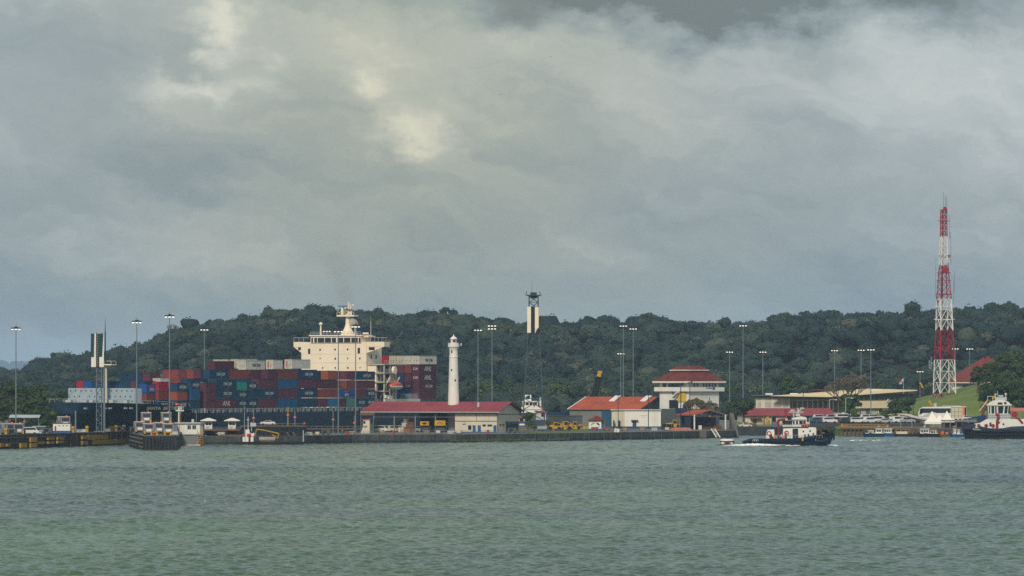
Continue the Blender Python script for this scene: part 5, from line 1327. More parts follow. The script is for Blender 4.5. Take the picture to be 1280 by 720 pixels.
# ---------------------------------------------------------------- control house
def control_house():
    D = 2190; s = F/D; t = thing('control_house', 'two storey white lock control house with tiered maroon tiled roof', 'control building', (X(861, D), D, GZ), R(45)-.01)
    z = lambda y: Z(y, D+4)-GZ
    k = s*math.cos(R(45)); a = 38.5/k; b_ = 36/k           # wall lengths: right face, left face
    # local: +x runs right/away along the right face, +y runs left/away along the left face; nearest corner at origin
    h = MB().box(0, a, 0, b_, 0, z(478)); wall = h.build('wall', WHITE, t)
    e0, ea, eb = -1.0, 46/k, 43/k
    MB().box(-1.1, a+1.6, -1.1, b_+1.6, z(489.2), z(484)).build('balcony', WHITE, t)
    roof = MB().hip(-2.0, ea-1.5, -2.0, eb-1.2, z(476.4), z(464.6)+.2, 5.1, 4.6, .55); r_ = roof.build('roof', TILE, t)
    MB().box(-2.05, ea-1.45, -2.05, eb-1.15, z(478.2)-.1, z(476.6)).build('fascia', WHITE, t)
    MB().box(3.4, ea-6.8, 2.8, eb-6, z(466), z(462.3)).build('upper_storey', DGREYW, t)
    MB().hip(2.4, ea-5.8, 1.9, eb-5.2, z(462.0), z(457), 2.6, 2.2, .3).build('upper_roof', TILE, t)
    MB().box(2.35, ea-5.75, 1.85, eb-5.15, z(463.3), z(462.2)).build('upper_fascia', WHITE, t)
    w = MB()
    for px in (868, 872, 879.7, 883.3, 887.3, 891, 894.7): x = (px-861)/k*1.0; w.box(x-.38, x+.38, -.05, .03, z(483.4), z(478.6))
    for p0, p1 in ((835.5, 849.5), (828.8, 833.3)): w.box(-.05, .03, (861-p1)/k, (861-p0)/k, z(483.8), z(479))
    w.build('window', GLASS, wall)
    MB().box(-.06, 0, (861-844)/k, (861-840.7)/k, z(493.5), z(490)).build('window', DGREYW, wall)
    MB().box(-.35, -.05, (861-858)/k, (861-848)/k, z(502), z(489.3)).build('yellow_panel', mat('mustard_panel', (.55, .38, .03), .6, .1), t)
    MB().box(-.3, .5, (861-848)/k, (861-837.5)/k, z(510), z(500)).build('garage_opening', DARK, t)
    MB().box(-.1, a+.1, -.1, b_+.1, 0, z(511)).build('base_wall', DGREYW, t)
    MB().box(-.6, -.2, (861-859)/k, (861-846)/k, z(515), z(510)).build('blue_panel', mat('panel_blue', (.01, .035, .09), .6), t)
    st_ = MB(); y0, y1 = (861-844.5)/k, (861-851.5)/k
    st_.prism([(y0, z(497.5)), (y0, z(496)), (y1, z(489)), (y1, z(490.6))], -1.9, -.5, 'x'); st_.tube((-1.9, y0, z(494)), (-1.9, y1, z(487)), .06, n=4); st_.build('stair', WHITE, t)
    mk = MB()
    for j, (p0, p1, yy, hh) in enumerate(((880, 886, 484.6, 1), (884, 888, 484.6, 1.2))): mk.box((p0-861)/k, (p1-861)/k, -1.16, -1.11, z(yy+hh), z(yy))
    mk.box((888.5-861)/k, (890-861)/k, -1.16, -1.11, z(487.3), z(483.6)).tube(((889.3-861)/k, -1.18, z(485.5)), ((890.6-861)/k, -1.18, z(484.6)), .3, n=6)
    mk.build('blue_wall_sign', BLUEP, t)
    wm = MB()
    for p0, p1, yy in ((876, 879.5, 493.5), (880.3, 884, 493.5), (876, 879.5, 496.7), (881, 884, 496.7)): wm.box((p0-861)/k, (p1-861)/k, -.06, -.01, z(yy+.5), z(yy-.3))
    wm.build('grey_wall_lettering', LGREY, t)
    MB().box((886.8-861)/k, (887.8-861)/k, -.06, -.01, z(500), z(496.5)).build('red_emblem', REDP, t); MB().box((885-861)/k, (890-861)/k, -.06, -.01, z(501.8), z(500.8)).build('blue_emblem', BLUEP, t)
    MB().box((850.3-861)/k*0-1.3, -.9, (861-856)/k, (861-851)/k, z(482), z(479)).build('balcony_lights', DSTEEL, t)
control_house()

# ---------------------------------------------------------------- open shed on the quay end
def open_shed():
    D = 2102; rz = R(17); s = F/D; t = thing('open_boat_shed', 'open ended shed with an orange and grey gable roof on the quay end', 'shed', (X(887.5, D), D, GZ), rz)
    w = 22.5/s/math.cos(rz); z = lambda y: Z(y, D)-GZ; E, Rg = z(518.4), z(512.2); d = 16
    for sgn, m_ in ((-1, ORROOF), (1, GREYW)):
        MB().add([(0, 0, Rg), (sgn*w, 0, E), (sgn*w, d, E), (0, d, Rg), (0, 0, Rg-.25), (sgn*w, 0, E-.25), (sgn*w, d, E-.25), (0, d, Rg-.25)], [(0,1,2,3), (7,6,5,4), (0,4,5,1), (1,5,6,2), (2,6,7,3), (3,7,4,0)]).build('roof_slope', m_, t)
    for xx in (-w*.87, w*.87):
        MB().box(xx-.2, xx+.2, 0, .4, 0, E).build('post', WHITE, t); MB().box(xx-.15, xx+.15, d-1, d-.7, 0, E).build('post', STEEL, t)
    tr = MB().box(-w*.87, w*.87, 0, .2, z(521.2), z(520.5))
    for k in range(6):
        a, b_ = -w*.8+k*w*1.6/6, -w*.8+(k+1)*w*1.6/6; tr.tube((a, .1, z(520.7)), ((a+b_)/2, .1, E+(Rg-E)*(1-abs((a+b_)/2)/w)-.2), .06, n=4); tr.tube((b_, .1, z(520.7)), ((a+b_)/2, .1, E+(Rg-E)*(1-abs((a+b_)/2)/w)-.2), .06, n=4)
    tr.build('truss', DGREYW, t)
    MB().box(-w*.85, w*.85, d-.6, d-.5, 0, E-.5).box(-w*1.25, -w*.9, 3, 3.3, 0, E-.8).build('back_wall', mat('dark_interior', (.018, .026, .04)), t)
    MB().box(-w*.2, w*.35, 5, 9, 0, .9).build('work_bench', WOOD, t); MB().box(w*.4, w*.8, 3, 6, 0, 1.2).build('red_store_box', RUST, t)
    MB().box(-w*.45, -w*.3, 3, 4, 0, 1.4).build('white_drum', WHITE, t); MB().box(-.4, .2, -.1, .1, z(521), z(519.6)).build('orange_lamp', ORANGE, t)
    MB().box(-w*.2, w*.3, 8, 9, 3, 3.7).box(w*.35, w*.8, 8.5, 9.5, .5, 4).build('stored_boxes', DGREYW, t)
open_shed()
t = thing('wing_wall', 'sloping concrete wing wall right of the open ended shed', 'wall', (0, 0, 0))
MB().add([(X(912, 2110), 2110, -1), (X(921.5, 2072), 2072, -1), (X(921.5, 2072), 2072, .6), (X(914.8, 2105), 2108, Z(516, 2108)), (X(911.5, 2112), 2112, Z(516, 2108)),
          (X(912, 2110), 2112, -1), (X(924, 2074), 2074, -1), (X(923.5, 2074), 2074, .6), (X(917, 2108), 2110, Z(516, 2108))], [(0,1,2,3,4), (1,6,7,2), (2,7,8,3), (5,6,1,0), (6,5,4,8,7), (3,8,4)]).build('wall_body', CONCL, t)
t = thing('sloped_revetment', 'stained stone slope at the waterline under the open shed', 'revetment', (0, 0, 0))
MB().add([(X(868, 2047), 2046, -.8), (X(917, 2071), 2069, -.8), (X(915, 2080), 2081, GZ+.02), (X(870, 2055), 2056, GZ+.02)], [(0,1,2,3)]).build('slope', mat('revetment_stone', (.15, .12, .085), .95, .5, .25, streak=.7), t)
t = thing('gangway', 'white pair of sloping gangway rails down the quay below the shed', 'gangway', (X(889, 2056), 2056, 0))
g = MB()
for dx in (0, 4.6):
    x0 = W_(dx, 2056); g.path([(x0, 0, 3.0), (x0+W_(6, 2056), -4.5, .3)], .16)
for k in range(6): f = k/6; g.tube((W_(6*f, 2056), -4.5*f, 3-2.7*f), (W_(6*f+4.6, 2056), -4.5*f, 3-2.7*f), .07, n=4)
g.build('frame', WHITE, t)
t = thing('slatted_grid', 'grey slatted grid panel leaning on the quay wall left of the gangway', 'panel', (X(878.5, 2050), 2047.6, .4))
g = MB().box(-1.1, 1.1, -.05, .05, 0, 2.2); g.build('backing', DGREYW, t); g = MB()
for k in range(7): g.box(-1.15, 1.15, -.12, -.05, .1+k*.32, .24+k*.32)
g.build('slats', CONCL, t); MB().box(-1.1, 1.1, -.15, -.05, -.45, -.05).build('red_base', RUST, t)
for px, lab, w in ((846, 'left pale red upturned boat on the quay left of the open shed', 3.0), (856, 'right pale red upturned boat on the quay left of the open shed', 3.2)):
    t = thing('upturned_boat', lab, 'boat', (X(px, 2075), 2075, GZ), .1, 'upturned boats on the quay'); rs = []
    for u_ in np.linspace(-1, 1, 8):
        r_ = max(.06, (1-abs(u_)**2.4)); rs.append([(u_*w/1.25, -.9*r_, 0), (u_*w/1.25, -.75*r_, .6*r_**.5), (u_*w/1.25, 0, .95*r_**.5), (u_*w/1.25, .75*r_, .6*r_**.5), (u_*w/1.25, .9*r_, 0)])
    MB().rings(rs).build('hull', mat('pale_red_paint', (.45, .14, .09), .6, .2, streak=.3), t)

# ---------------------------------------------------------------- quay fence and clutter
def fence(px0, px1, label, D0, D1, n, h=1.1, z=GZ, m=STEEL):
    a, b_ = Vector(pp(px0, D0)), Vector(pp(px1, D1)); t = thing('quay_railing', label, 'railing', (a.x, a.y, z)); g = MB(); d = b_-a
    p = MB()
    for k in range(n+1): q = d*k/n; p.tube((q.x, q.y, 0), (q.x, q.y, h), .05, n=4)
    p.build('posts', m, t)
    for zz in (h, h*.55): g.tube((0, 0, zz), (d.x, d.y, zz), .04, n=4)
    g.build('rails', m, t); return t
fence(440, 570, 'low steel railing along the quay below the open workshop', 1917, 1929, 26); fence(572, 720, 'low steel railing along the quay below the cream building and lawn', 1929, 1980, 26)
fence(722, 860, 'low steel railing along the quay below the white building', 1981, 2045, 22)
def quay_posts(px0, px1, D0, D1, n, label):
    t = thing('quay_piles', label, 'piles', (0, 0, 0)); 
    for k in range(n):
        f = (k+.5+rnd.uniform(-.28, .28))/n; x0, y0 = X(px0, D0), D0; x1, y1 = X(px1, D1), D1; x, y = x0+(x1-x0)*f, y0+(y1-y0)*f
        MB().tube((x, y-.35, -1), (x, y-.35, 2.5), .14, n=6).build('pile', mat('pile_grey', (.07, .085, .095), .7, .2, streak=.3), t)
quay_posts(440, 570, 1915, 1927, 10, 'row of grey upright piles on the quay face below the open workshop')
quay_posts(570, 720, 1927, 1978, 10, 'row of grey upright piles on the quay face below the cream building')
quay_posts(720, 860, 1978, 2043, 11, 'row of grey upright piles on the quay face below the white building')
# weeds on the quay ledge
wd = MB()
for k in range(260):
    px = rnd.uniform(560, 712); f = (px-570)/150; D = 1927+51*max(0, f)-.6; x = X(px, D)
    wd.add([(x-.25, D, .3), (x+.25, D, .3), (x+rnd.uniform(-.3, .3), D-.2, rnd.uniform(.6, 1.2))], [(0,1,2)])
wo = wd.build('weeds', GRASSD); tag(wo, 'straggling weeds growing low on the quay face', 'weeds', kind='stuff')
def patch(px0, px1, D0, D1, name, m, dz=.008, hill=None):
    MB().add([(X(px0, D0), D0, GZ+dz), (X(px1, D0), D0, GZ+dz), (X(px1, D1), D1, GZ+dz), (X(px0, D1), D1, GZ+dz)], [(0,1,2,3)]).build(name, m)['kind'] = 'structure'
patch(643, 712, 1985, 2055, 'lawn', GRASS); patch(700, 765, 2000, 2180, 'lawn', GRASS, .012); patch(826, 842, 2070, 2170, 'lawn', GRASS, .009)
# second lock lane: raised wall and basin with a moored tug
t = thing('inner_lock_wall', 'dark inner lock wall behind the lawn, right of the red roofed workshop', 'lock wall', (X(680, 2150), 2150, GZ))
MB().box(X(640, 2150)-X(680, 2150), X(728, 2150)-X(680, 2150), 0, 1.2, 0, 4.2).build('wall_body', DGREYW, t)
MB().box(X(640, 2150)-X(680, 2150), X(728, 2150)-X(680, 2150), -.2, 1.3, 4.2, 4.4).build('coping', WOOD, t)
MB().box(X(642, 2150)-X(680, 2150), X(728, 2150)-X(680, 2150), 1.3, 45, 3.0, 3.3).build('lock_water', WATER, t)
def vessel_bg():
    D = 2172; s = F/D; t = thing('moored_tug', 'white tug wheelhouse rising behind the lawn beside the lattice tower', 'tugboat', (X(665, D), D, 3.4)); x = lambda p: W_(p-665, D); z = lambda y: Z(y, D)-3.4
    rs = []
    for p, hw, zt in ((641, 1.4, z(515)), (650, 3.6, z(516)), (685, 3.8, z(516)), (706, 3.0, z(515)), (712, .4, z(512))):
        rs.append([(x(p), -hw, zt), (x(p), -hw*.9, -.3), (x(p), hw*.9, -.3), (x(p), hw, zt)])
    MB().rings(rs).build('hull', NAVY, t)
    MB().box(x(652), x(676), -3, 3, z(516), z(508.5)).add([(x(676), -3, z(516)), (x(683), -3, z(516)), (x(676), -3, z(508.5)), (x(676), 3, z(516)), (x(683), 3, z(516)), (x(676), 3, z(508.5))], [(0,1,2), (5,4,3), (1,4,5,2)]).build('deckhouse', WHITE, t)
    h = MB(); zb, zt = z(508.6), z(502.2)
    h.add([(x(654), -2.2, zb), (x(672), -2.2, zb), (x(672), 2.2, zb), (x(654), 2.2, zb), (x(652.8), -2.7, zt), (x(673), -2.7, zt), (x(673), 2.7, zt), (x(652.8), 2.7, zt)], [(0,1,5,4), (1,2,6,5), (2,3,7,6), (3,0,4,7), (4,5,6,7)])
    w_ = h.build('wheelhouse', WHITE, t); g = MB()
    for a, c in ((654.3, 656), (657, 660.8), (662, 665), (666, 671)): g.add([(x(a), -2.28, zb+.35), (x(c), -2.28, zb+.35), (x(c), -2.72, zt-.25), (x(a), -2.72, zt-.25)], [(0,1,2,3)])
    g.build('window', GLASS, w_)
    MB().box(x(652.5), x(673.5), -2.9, 2.9, zt, zt+.25).box(x(656), x(664), -1.2, 1.2, z(501.5), z(493.5)).build('wheelhouse_roof', WHITE, w_)
    MB().box(x(657.8), x(662.5), -1.25, -1.2, z(499), z(494.8)).build('upper_window', GLASS, w_)
    MB().box(x(667), x(668.4), -2.6, -2, z(511), z(505)).box(x(678), x(680), -2.6, -2, z(512), z(507)).build('fire_monitor', REDP, t)
    MB().tube((x(675.5), 0, z(508)), (x(675.5), 0, z(497)), .35, .3).build('exhaust', WHITE, t)
vessel_bg()
def hut(px0, px1, y0, y1, D, label, roofm, wallm=WHITE, name='lock_hut'):
    s = F/D; w = (px1-px0)/s; H = (y1-y0)/s; z0 = Z(y1, D); z0 = max(z0, GZ)
    t = thing(name, label, 'hut', (X(px0, D), D, z0)); H = Z(y0, D)-z0
    MB().box(0, w, 0, 3, .45, H*.84).build('wall', wallm, t); MB().box(-.02, w+.02, -.03, 3, 0, .45).build('blue_base', BLUEP, t)
    MB().add([(-.4, -.4, H*.84), (w+.4, -.4, H*.8), (w+.4, 3.4, H*.8), (-.4, 3.4, H*.9), (-.4, -.4, H), (w+.4, -.4, H*.88), (w+.4, 3.4, H*.9), (-.4, 3.4, H*1.02)], [(0,1,5,4), (1,2,6,5), (4,5,6,7), (3,0,4,7), (3,2,1,0)]).build('roof', roofm, t)
    MB().box(w*.52, w*.92, -.05, 0, H*.42, H*.78).build('window', GLASS, t); return t
MB_ = None
t = hut(670, 682.5, 513.2, 526.5, 2125, 'white hut with an orange red roof and blue base beside the lattice tower', ORROOF)
MB().box(-2, 6, -.5, 3.5, GZ-t.location.z, 0).build('plinth', DGREYW, t)
hut(643, 655.5, 520, 533.5, 2060, 'small white hut with an orange roof left of the dark bush', ORROOF)
# yellow machinery on the lawn
def loader(px, D, label, k=1.0, rz=0, src=[None]):
    if src[0]:
        r_ = copy_thing(src[0], (X(px, D), D, GZ+.01), rz, label); r_.scale = (k, k, k); return r_
    t = thing('yellow_loader', label, 'loader', (X(px, D), D, GZ+.01), rz, 'yellow machines behind the quay')
    MB().prism([(-2.6, .7), (-2.6, 1.7), (-.6, 1.9), (-.6, 1.0), (1.6, 1.0), (1.6, .6)], -.8, .8, 'y').build('body', YEL, t)
    MB().box(-.5, .8, -.65, .65, 1.0, 2.7).build('cab', YEL, t); MB().box(-.4, .7, -.68, .68, 1.6, 2.5).build('window', GLASS, t)
    MB().path([(1.2, -.5, 1.2), (2.2, -.5, 1.9), (3.0, -.5, .8)], .14).path([(1.2, .5, 1.2), (2.2, .5, 1.9), (3.0, .5, .8)], .14).build('arm', YEL, t)
    MB().prism([(2.7, .3), (3.5, .2), (3.6, 1.1), (2.9, 1.3)], -1.0, 1.0, 'y').build('bucket', mat('bucket_yellow', (.4, .25, .03), .7), t)
    for x in (-1.7, 1.2):
        for y in (-.95, .7): MB().tube((x, y, .62), (x, y+.25, .62), .62, n=12).build('wheel', BLACK, t)
    src[0] = t; return t
for a in ((694, 2062, 'yellow loader left of the row behind the lawn, nearest the dark bush', 1.0, .2), (700.5, 2066, 'yellow loader second from the left behind the lawn', .9, 2.6), (706, 2070, 'yellow loader third from the left with raised cab', 1.1, .4), (712, 2085, 'yellow loader in front of the left warehouse wall corner', .9, 2.9),
          (718, 2090, 'yellow loader standing against the grey warehouse wall', 1.0, .1), (684, 2075, 'small yellow loader right of the white hut', .8, .5), (843, 2130, 'yellow loader right of the white flat roofed building', 1.1, 0)):
    loader(*a)
u = thing('yellow_table', 'small yellow frame on the lawn beside the red roofed workshop', 'frame', (X(651, 2010), 2010, GZ)); MB().box(-1.3, 1.3, -.3, .3, .9, 1.5).box(-1.2, -1.05, -.1, .1, 0, .9).box(1.05, 1.2, -.1, .1, 0, .9).build('frame', YEL, u)
u = thing('storage_tank', 'low grey blue tank at the back of the lawn', 'tank', (X(678, 2050), 2050, GZ)); MB().tube((-1.6, 0, .8), (1.6, 0, .8), .8, n=14).build('tank', STEEL, u); MB().box(-1.3, 1.3, -.5, .5, 0, .25).build('cradle', DSTEEL, u)
u = thing('scrap_pile', 'pile of pale and yellow scrap in front of the warehouse wall', 'scrap pile', (X(725, 2110), 2110, GZ)); m_ = MB()
for k in range(26): a, b_, c = rnd.uniform(-3, 3), rnd.uniform(-1, 1), rnd.uniform(0, .8); m_.box(a-.5, a+.5, b_-.2, b_+.2, c, c+.25, rnd.uniform(0, 3))
m_.build('pile', mat('pale_scrap', (.38, .28, .14), .8, .4, 1), u)
for px, lab in ((832, 'stack of black drums left of the yellow loader'), (838, 'stack of black drums under the yellow loader')):
    u = thing('drum_stack', lab, 'drums', (X(px, 2095), 2095, GZ), 0, 'black drums'); m_ = MB()
    for k in range(4): m_.tube((-1.1+k*.72, 0, 0), (-1.1+k*.72, 0, .95), .33, n=10)
    for k in range(3): m_.tube((-.75+k*.72, 0, .97), (-.75+k*.72, 0, 1.9), .33, n=10)
    m_.build('drums', BLACK, u)

# ---------------------------------------------------------------- middle left: control cabin, sentry boxes, jetty, dredge
def cabin():
    D = 1838; s = F/D; x = lambda p: W_(p-237, D); z = lambda y: Z(y, D)
    t = thing('harbour_cabin', 'white flat roofed cabin with windows and a short mast on a grey base', 'cabin', (X(237, D), D, 0))
    MB().prism([(x(222.5), -1), (x(254.5), -1), (x(254.5), z(543)), (x(222.5), z(543))], 0, 7, 'y').build('base', mat('grey_block', (.16, .17, .17), .8, .3, .4, streak=.6), t)
    w = MB().prism([(x(231.5), -.4), (x(250), -.4), (x(253), 1.0), (x(253), 6), (x(220), 6), (x(220), 1.4)], z(543), z(529.5)).build('wall', WHITE, t)
    MB().prism([(x(231), -.9), (x(251), -.9), (x(254.5), .8), (x(254.5), 6.4), (x(218.5), 6.4), (x(218.5), 1.0)], z(529.5), z(528)).build('roof', LGREY, t)
    for a, c in ((224, 227.5), (234.6, 238.6), (240.8, 245)):
        yy = -.46 if a > 230 else .75; f = MB().box(x(a)-.1, x(c)+.1, yy, yy+.1, z(536.6), z(531.3)).build('window_frame', LGREY, t); MB().box(x(a), x((a+c)/2)-.05, yy-.04, yy, z(536.2), z(531.7)).box(x((a+c)/2)+.05, x(c), yy-.04, yy, z(536.2), z(531.7)).build('window', GLASS, f)
    MB().box(x(239), x(242), 2, 3.5, z(528), z(524)).build('roof_box', LGREY, t)
    m_ = MB().tube((x(223.3), 1.5, z(545)), (x(223.3), 1.5, z(508)), .22).tube((x(225), 2, z(543)), (x(225), 2, z(514)), .22).box(x(219.3), x(229.7), 1, 2.6, z(514), z(512.6)); m_.build('mast', WHITE, t)
    MB().box(x(224), x(226), 1.2, 2.2, z(527), z(517)).build('red_stripe', RUST, t); MB().tube((x(221), 1.5, z(506)), (x(221), 1.5, z(504.5)), .5, n=8).build('beacon', REDLAMP, t)
    r_ = MB()
    for p in (219.5, 224.5, 229.3): r_.tube((x(p), 1, z(513)), (x(p), 1, z(508.5)), .06, n=4)
    r_.tube((x(219.5), 1, z(508.5)), (x(229.3), 1, z(508.5)), .06, n=4); r_.box(x(225), x(227.5), 1, 2, z(512), z(509)); r_.build('mast_rail', LGREY, t)
    st_ = MB()
    for k in range(6): st_.box(x(247), x(254), -1.6, -.9, .4+k*.62, .5+k*.62)
    for p in (247, 250.5, 254): st_.tube((x(p), -1.5, .3), (x(p), -1.5, z(536)), .06, n=4)
    st_.tube((x(247), -1.5, .4), (x(254), -1.5, z(541)), .09, n=4).build('yellow_stair', YEL, t)
    MB().box(x(231), x(251), -2.2, -.4, -.2, .35).build('landing_stage', LGREY, t); MB().box(x(221), x(224), -.8, 0, z(545), z(538)).build('yellow_gate', YEL, t)
cabin()
for px, lab in ((260.5, 'white umbrella roofed sentry box next to the flat roofed cabin, left of two'), (290, 'white umbrella roofed sentry box in the middle of the deck, right of two')):
    D = 1890; s = F/D; z0 = Z(536.5, D); t = thing('sentry_box', lab, 'sentry box', (X(px, D), D, z0), 0, 'umbrella roofed sentry boxes')
    w = 9.5/s; h = 10/s; MB().box(-w/2, w/2, 0, w, 0, h).build('wall', WHITE, t); MB().hip(-9.7/s, 9.7/s, -w*.6, w*1.7, h+.25, h+.95, 8.4/s, w*.85, .2).build('roof', WHITE, t)
    MB().box(-w*.35, -.05, -.04, 0, h*.5, h*.85).box(.1, w*.38, -.04, 0, h*.5, h*.85).build('window', GLASS, t)
    MB().path([(-.6, -.06, h*.38), (-.35, -.06, h*.2), (.1, -.06, h*.25), (.05, -.06, h*.38)], .07, 4).build('painted_mark', BLACK, t)
    MB().box(-w*.6, w*.6, -.2, w*1.1, -1.6, 0).build('base', DGREYW, t)
def deck_jetty():
    D = 1880; x = lambda p: W_(p-300, D); z = lambda y: Z(y, D); t = thing('lock_walkway', 'brown steel walkway deck on struts in front of the ship side', 'walkway', (X(300, D), D, 0))
    MB().box(x(253), x(300), 0, 10, z(538.5), z(536.7)).box(x(300), x(382), 3, 12, z(533.6), z(532)).box(x(382), x(452), 6, 10, z(537.2), z(535.6)).build('deck', WOOD, t)
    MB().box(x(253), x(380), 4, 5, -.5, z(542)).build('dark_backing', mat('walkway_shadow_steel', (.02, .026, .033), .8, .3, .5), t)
    m_ = MB()
    for k in range(9): p = 254+k*5.8; m_.tube((x(p), -.1, z(537)), (x(p), -.1, z(534)), .06, n=4)
    for yy in (534, 535.5): m_.tube((x(253), -.1, z(yy)), (x(302), -.1, z(yy)), .05, n=4)
    for k in range(10): p = 320+k*6.5; m_.tube((x(p), 2.9, z(532)), (x(p), 2.9, z(529.4)), .06, n=4)
    m_.tube((x(318), 2.9, z(529.6)), (x(382), 2.9, z(529.6)), .05, n=4)
    for k in range(11): p = 382+k*6.5; m_.tube((x(p), 5.9, z(536)), (x(p), 5.9, z(533)), .06, n=4)
    m_.tube((x(382), 5.9, z(533)), (x(452), 5.9, z(533)), .05, n=4)
    m_.build('rail', STEEL, t)
    p = MB().tube((x(277), -1.5, z(544.6)), (x(304), -1.5, z(544.6)), .38, n=8); p.build('brown_pipe', RUST, t)
    y_ = MB()
    for a, c in (((270, 542), (277, 542)), ((276, 543), (267, 551.5)), ((257, 544), (265, 551.5)), ((281, 541), (275, 549))): y_.tube((x(a[0]), -1, z(a[1])), (x(c[0]), -1, z(c[1])), .13, n=5)
    y_.build('yellow_brace', YEL, t)
    s_ = MB()
    for k in range(11):
        p = 322+k*5.6; s_.tube((x(p), 2.5, z(533)), (x(p), 2.5, -1), .16, n=5)
        if k < 10: s_.tube((x(p), 2.5, z(533.5) if k % 2 else z(551)), (x(p+5.6), 2.5, z(551) if k % 2 else z(533.5)), .11, n=4)
    s_.build('strut', DSTEEL, t)
    for a, c in ((358, 364), (366, 371)): MB().tube((x(a), 1.5, z(540)), (x(c), 1.5, z(549)), .3, n=6).build('diagonal_pile', WOOD, t)
    MB().box(x(265), x(304), -2.5, 0, -.6, 1.0).box(x(253), x(266), -2, 0, -.6, 2.2).build('lower_landing', DSTEEL, t)
    w = MB().box(x(272), x(281), .5, 1.2, z(543.5), z(540)); w.build('pale_crates', LGREY, t)
deck_jetty()
def dredge():
    D = 1862; x = lambda p: W_(p-330, D); z = lambda y: Z(y, D); t = thing('work_barge', 'low black work barge with a white cabin and yellow lifting boom', 'barge', (X(330, D), D, 0))
    MB().prism([(x(293), .3), (x(296), -.4), (x(377), -.4), (x(380), .9), (x(340), .9), (x(293), .8)], -2.2, 3, 'y').build('hull', BLACK, t)
    c = MB().box(x(307), x(312), -1, 1, .9, z(537)).box(x(312), x(318), -1.2, 1, z(545), z(541)).box(x(303.5), x(306.5), -1, 0, .9, z(546)).box(x(313.5), x(317), -1, .5, .9, z(545)); c.build('cabin', WHITE, t)
    MB().box(x(309), x(314.2), -1.25, -1.0, z(545.5), z(542)).box(x(303.8), x(306), -1.1, -1, z(545), z(543)).build('red_panel', REDP, t)
    MB().box(x(311), x(312.3), -1.2, -1, .9, z(546)).box(x(313), x(317), -1.26, -1.2, z(541.3), z(539)).build('dark_window', DARK, t)
    MB().tube((x(310.3), 0, z(537)), (x(310.3), 0, z(521)), .18, .1).box(x(308.5), x(311.5), -.2, .2, z(525.5), z(524)).tube((x(314.5), 0, z(541)), (x(314.5), 0, z(527.5)), .12).box(x(313), x(320), -.3, .3, z(533), z(528.6)).build('mast', LGREY, t)
    b = MB()
    for yy in (-.6, .6): b.path([(x(319), yy, z(544)), (x(321), yy, z(536.6)), (x(330), yy, z(537.8)), (x(348.5), yy, z(542)), (x(347.5), yy, z(549.5))], .2, 6)
    b.tube((x(321), 0, z(537)), (x(348), 0, z(542)), .25); b.tube((x(340), 0, z(543)), (x(348), 0, z(549)), .2); b.build('boom', mat('boom_yellow', (.33, .21, .025), .7, .3, 1.5, streak=.5), t)
    MB().box(x(319), x(323), -1, 1, .9, z(548)).box(x(345), x(349), -1, 1, .9, z(548)).build('winch', DSTEEL, t)
    MB().tube((x(324), -.6, z(549)), (x(344), -.6, z(549)), .65, n=12).box(x(326), x(343), -.8, .5, .9, z(550.8)).build('pipe_load', mat('pale_pipe', (.28, .26, .21), .8, .3, 1, streak=.5), t)
dredge()
pole(305.7, 1872, 508.5, 545, .17, 'grey and yellow post beside the work barge mast', 1.0, STEEL); pole(317, 1890, 511, 535, .14, 'post with an orange float behind the work barge cabin', 3, STEEL, 'ball')
pole(360, 1886, 508.5, 533, .16, 'yellow post with an orange float on the raised walkway, left of two', 4.5, YEL, 'ball'); pole(368.7, 1888, 513.5, 533, .16, 'grey post with an orange float on the raised walkway, right of two', 4.5, STEEL, 'ball')
pole(416.4, 1910, 513, 536, .15, 'post with an orange float right of the work barge, below the brick container', 2.4, STEEL, 'ball'); pole(443, 1925, 520, 538, .12, 'short post with an orange float left of the workshop', 2.4, STEEL, 'ball'); pole(94.6, lw(94.6)[1]+3, 513.5, 540, .26, 'plain grey post on the left wall in front of the bow', 3.75, STEEL)
pole(245.5, 1886, 514, 538, .1, 'thin grey post right of the flat roofed cabin mast', 2.4, STEEL); pole(379.3, 1880, 538, 550, .2, 'pale upright pile at the right end of the raised walkway', .5, LGREY)
car(335, 1886, CW, 'white car parked on the raised walkway behind the work barge', Z(532, 1886)+.1, 0); 
u = thing('red_cart', 'small red cart beside the white car on the raised walkway', 'cart', (X(340, 1887), 1887, Z(532, 1886)+.1)); MB().box(-.8, .8, -.4, .4, .4, 1.2).build('tray', REDP, u); MB().tube((0, -.5, .25), (0, .5, .25), .25, n=10).build('wheel', BLACK, u)
fence(382, 440, 'steel railing along the quay right of the work barge', 1884, 1917, 14)
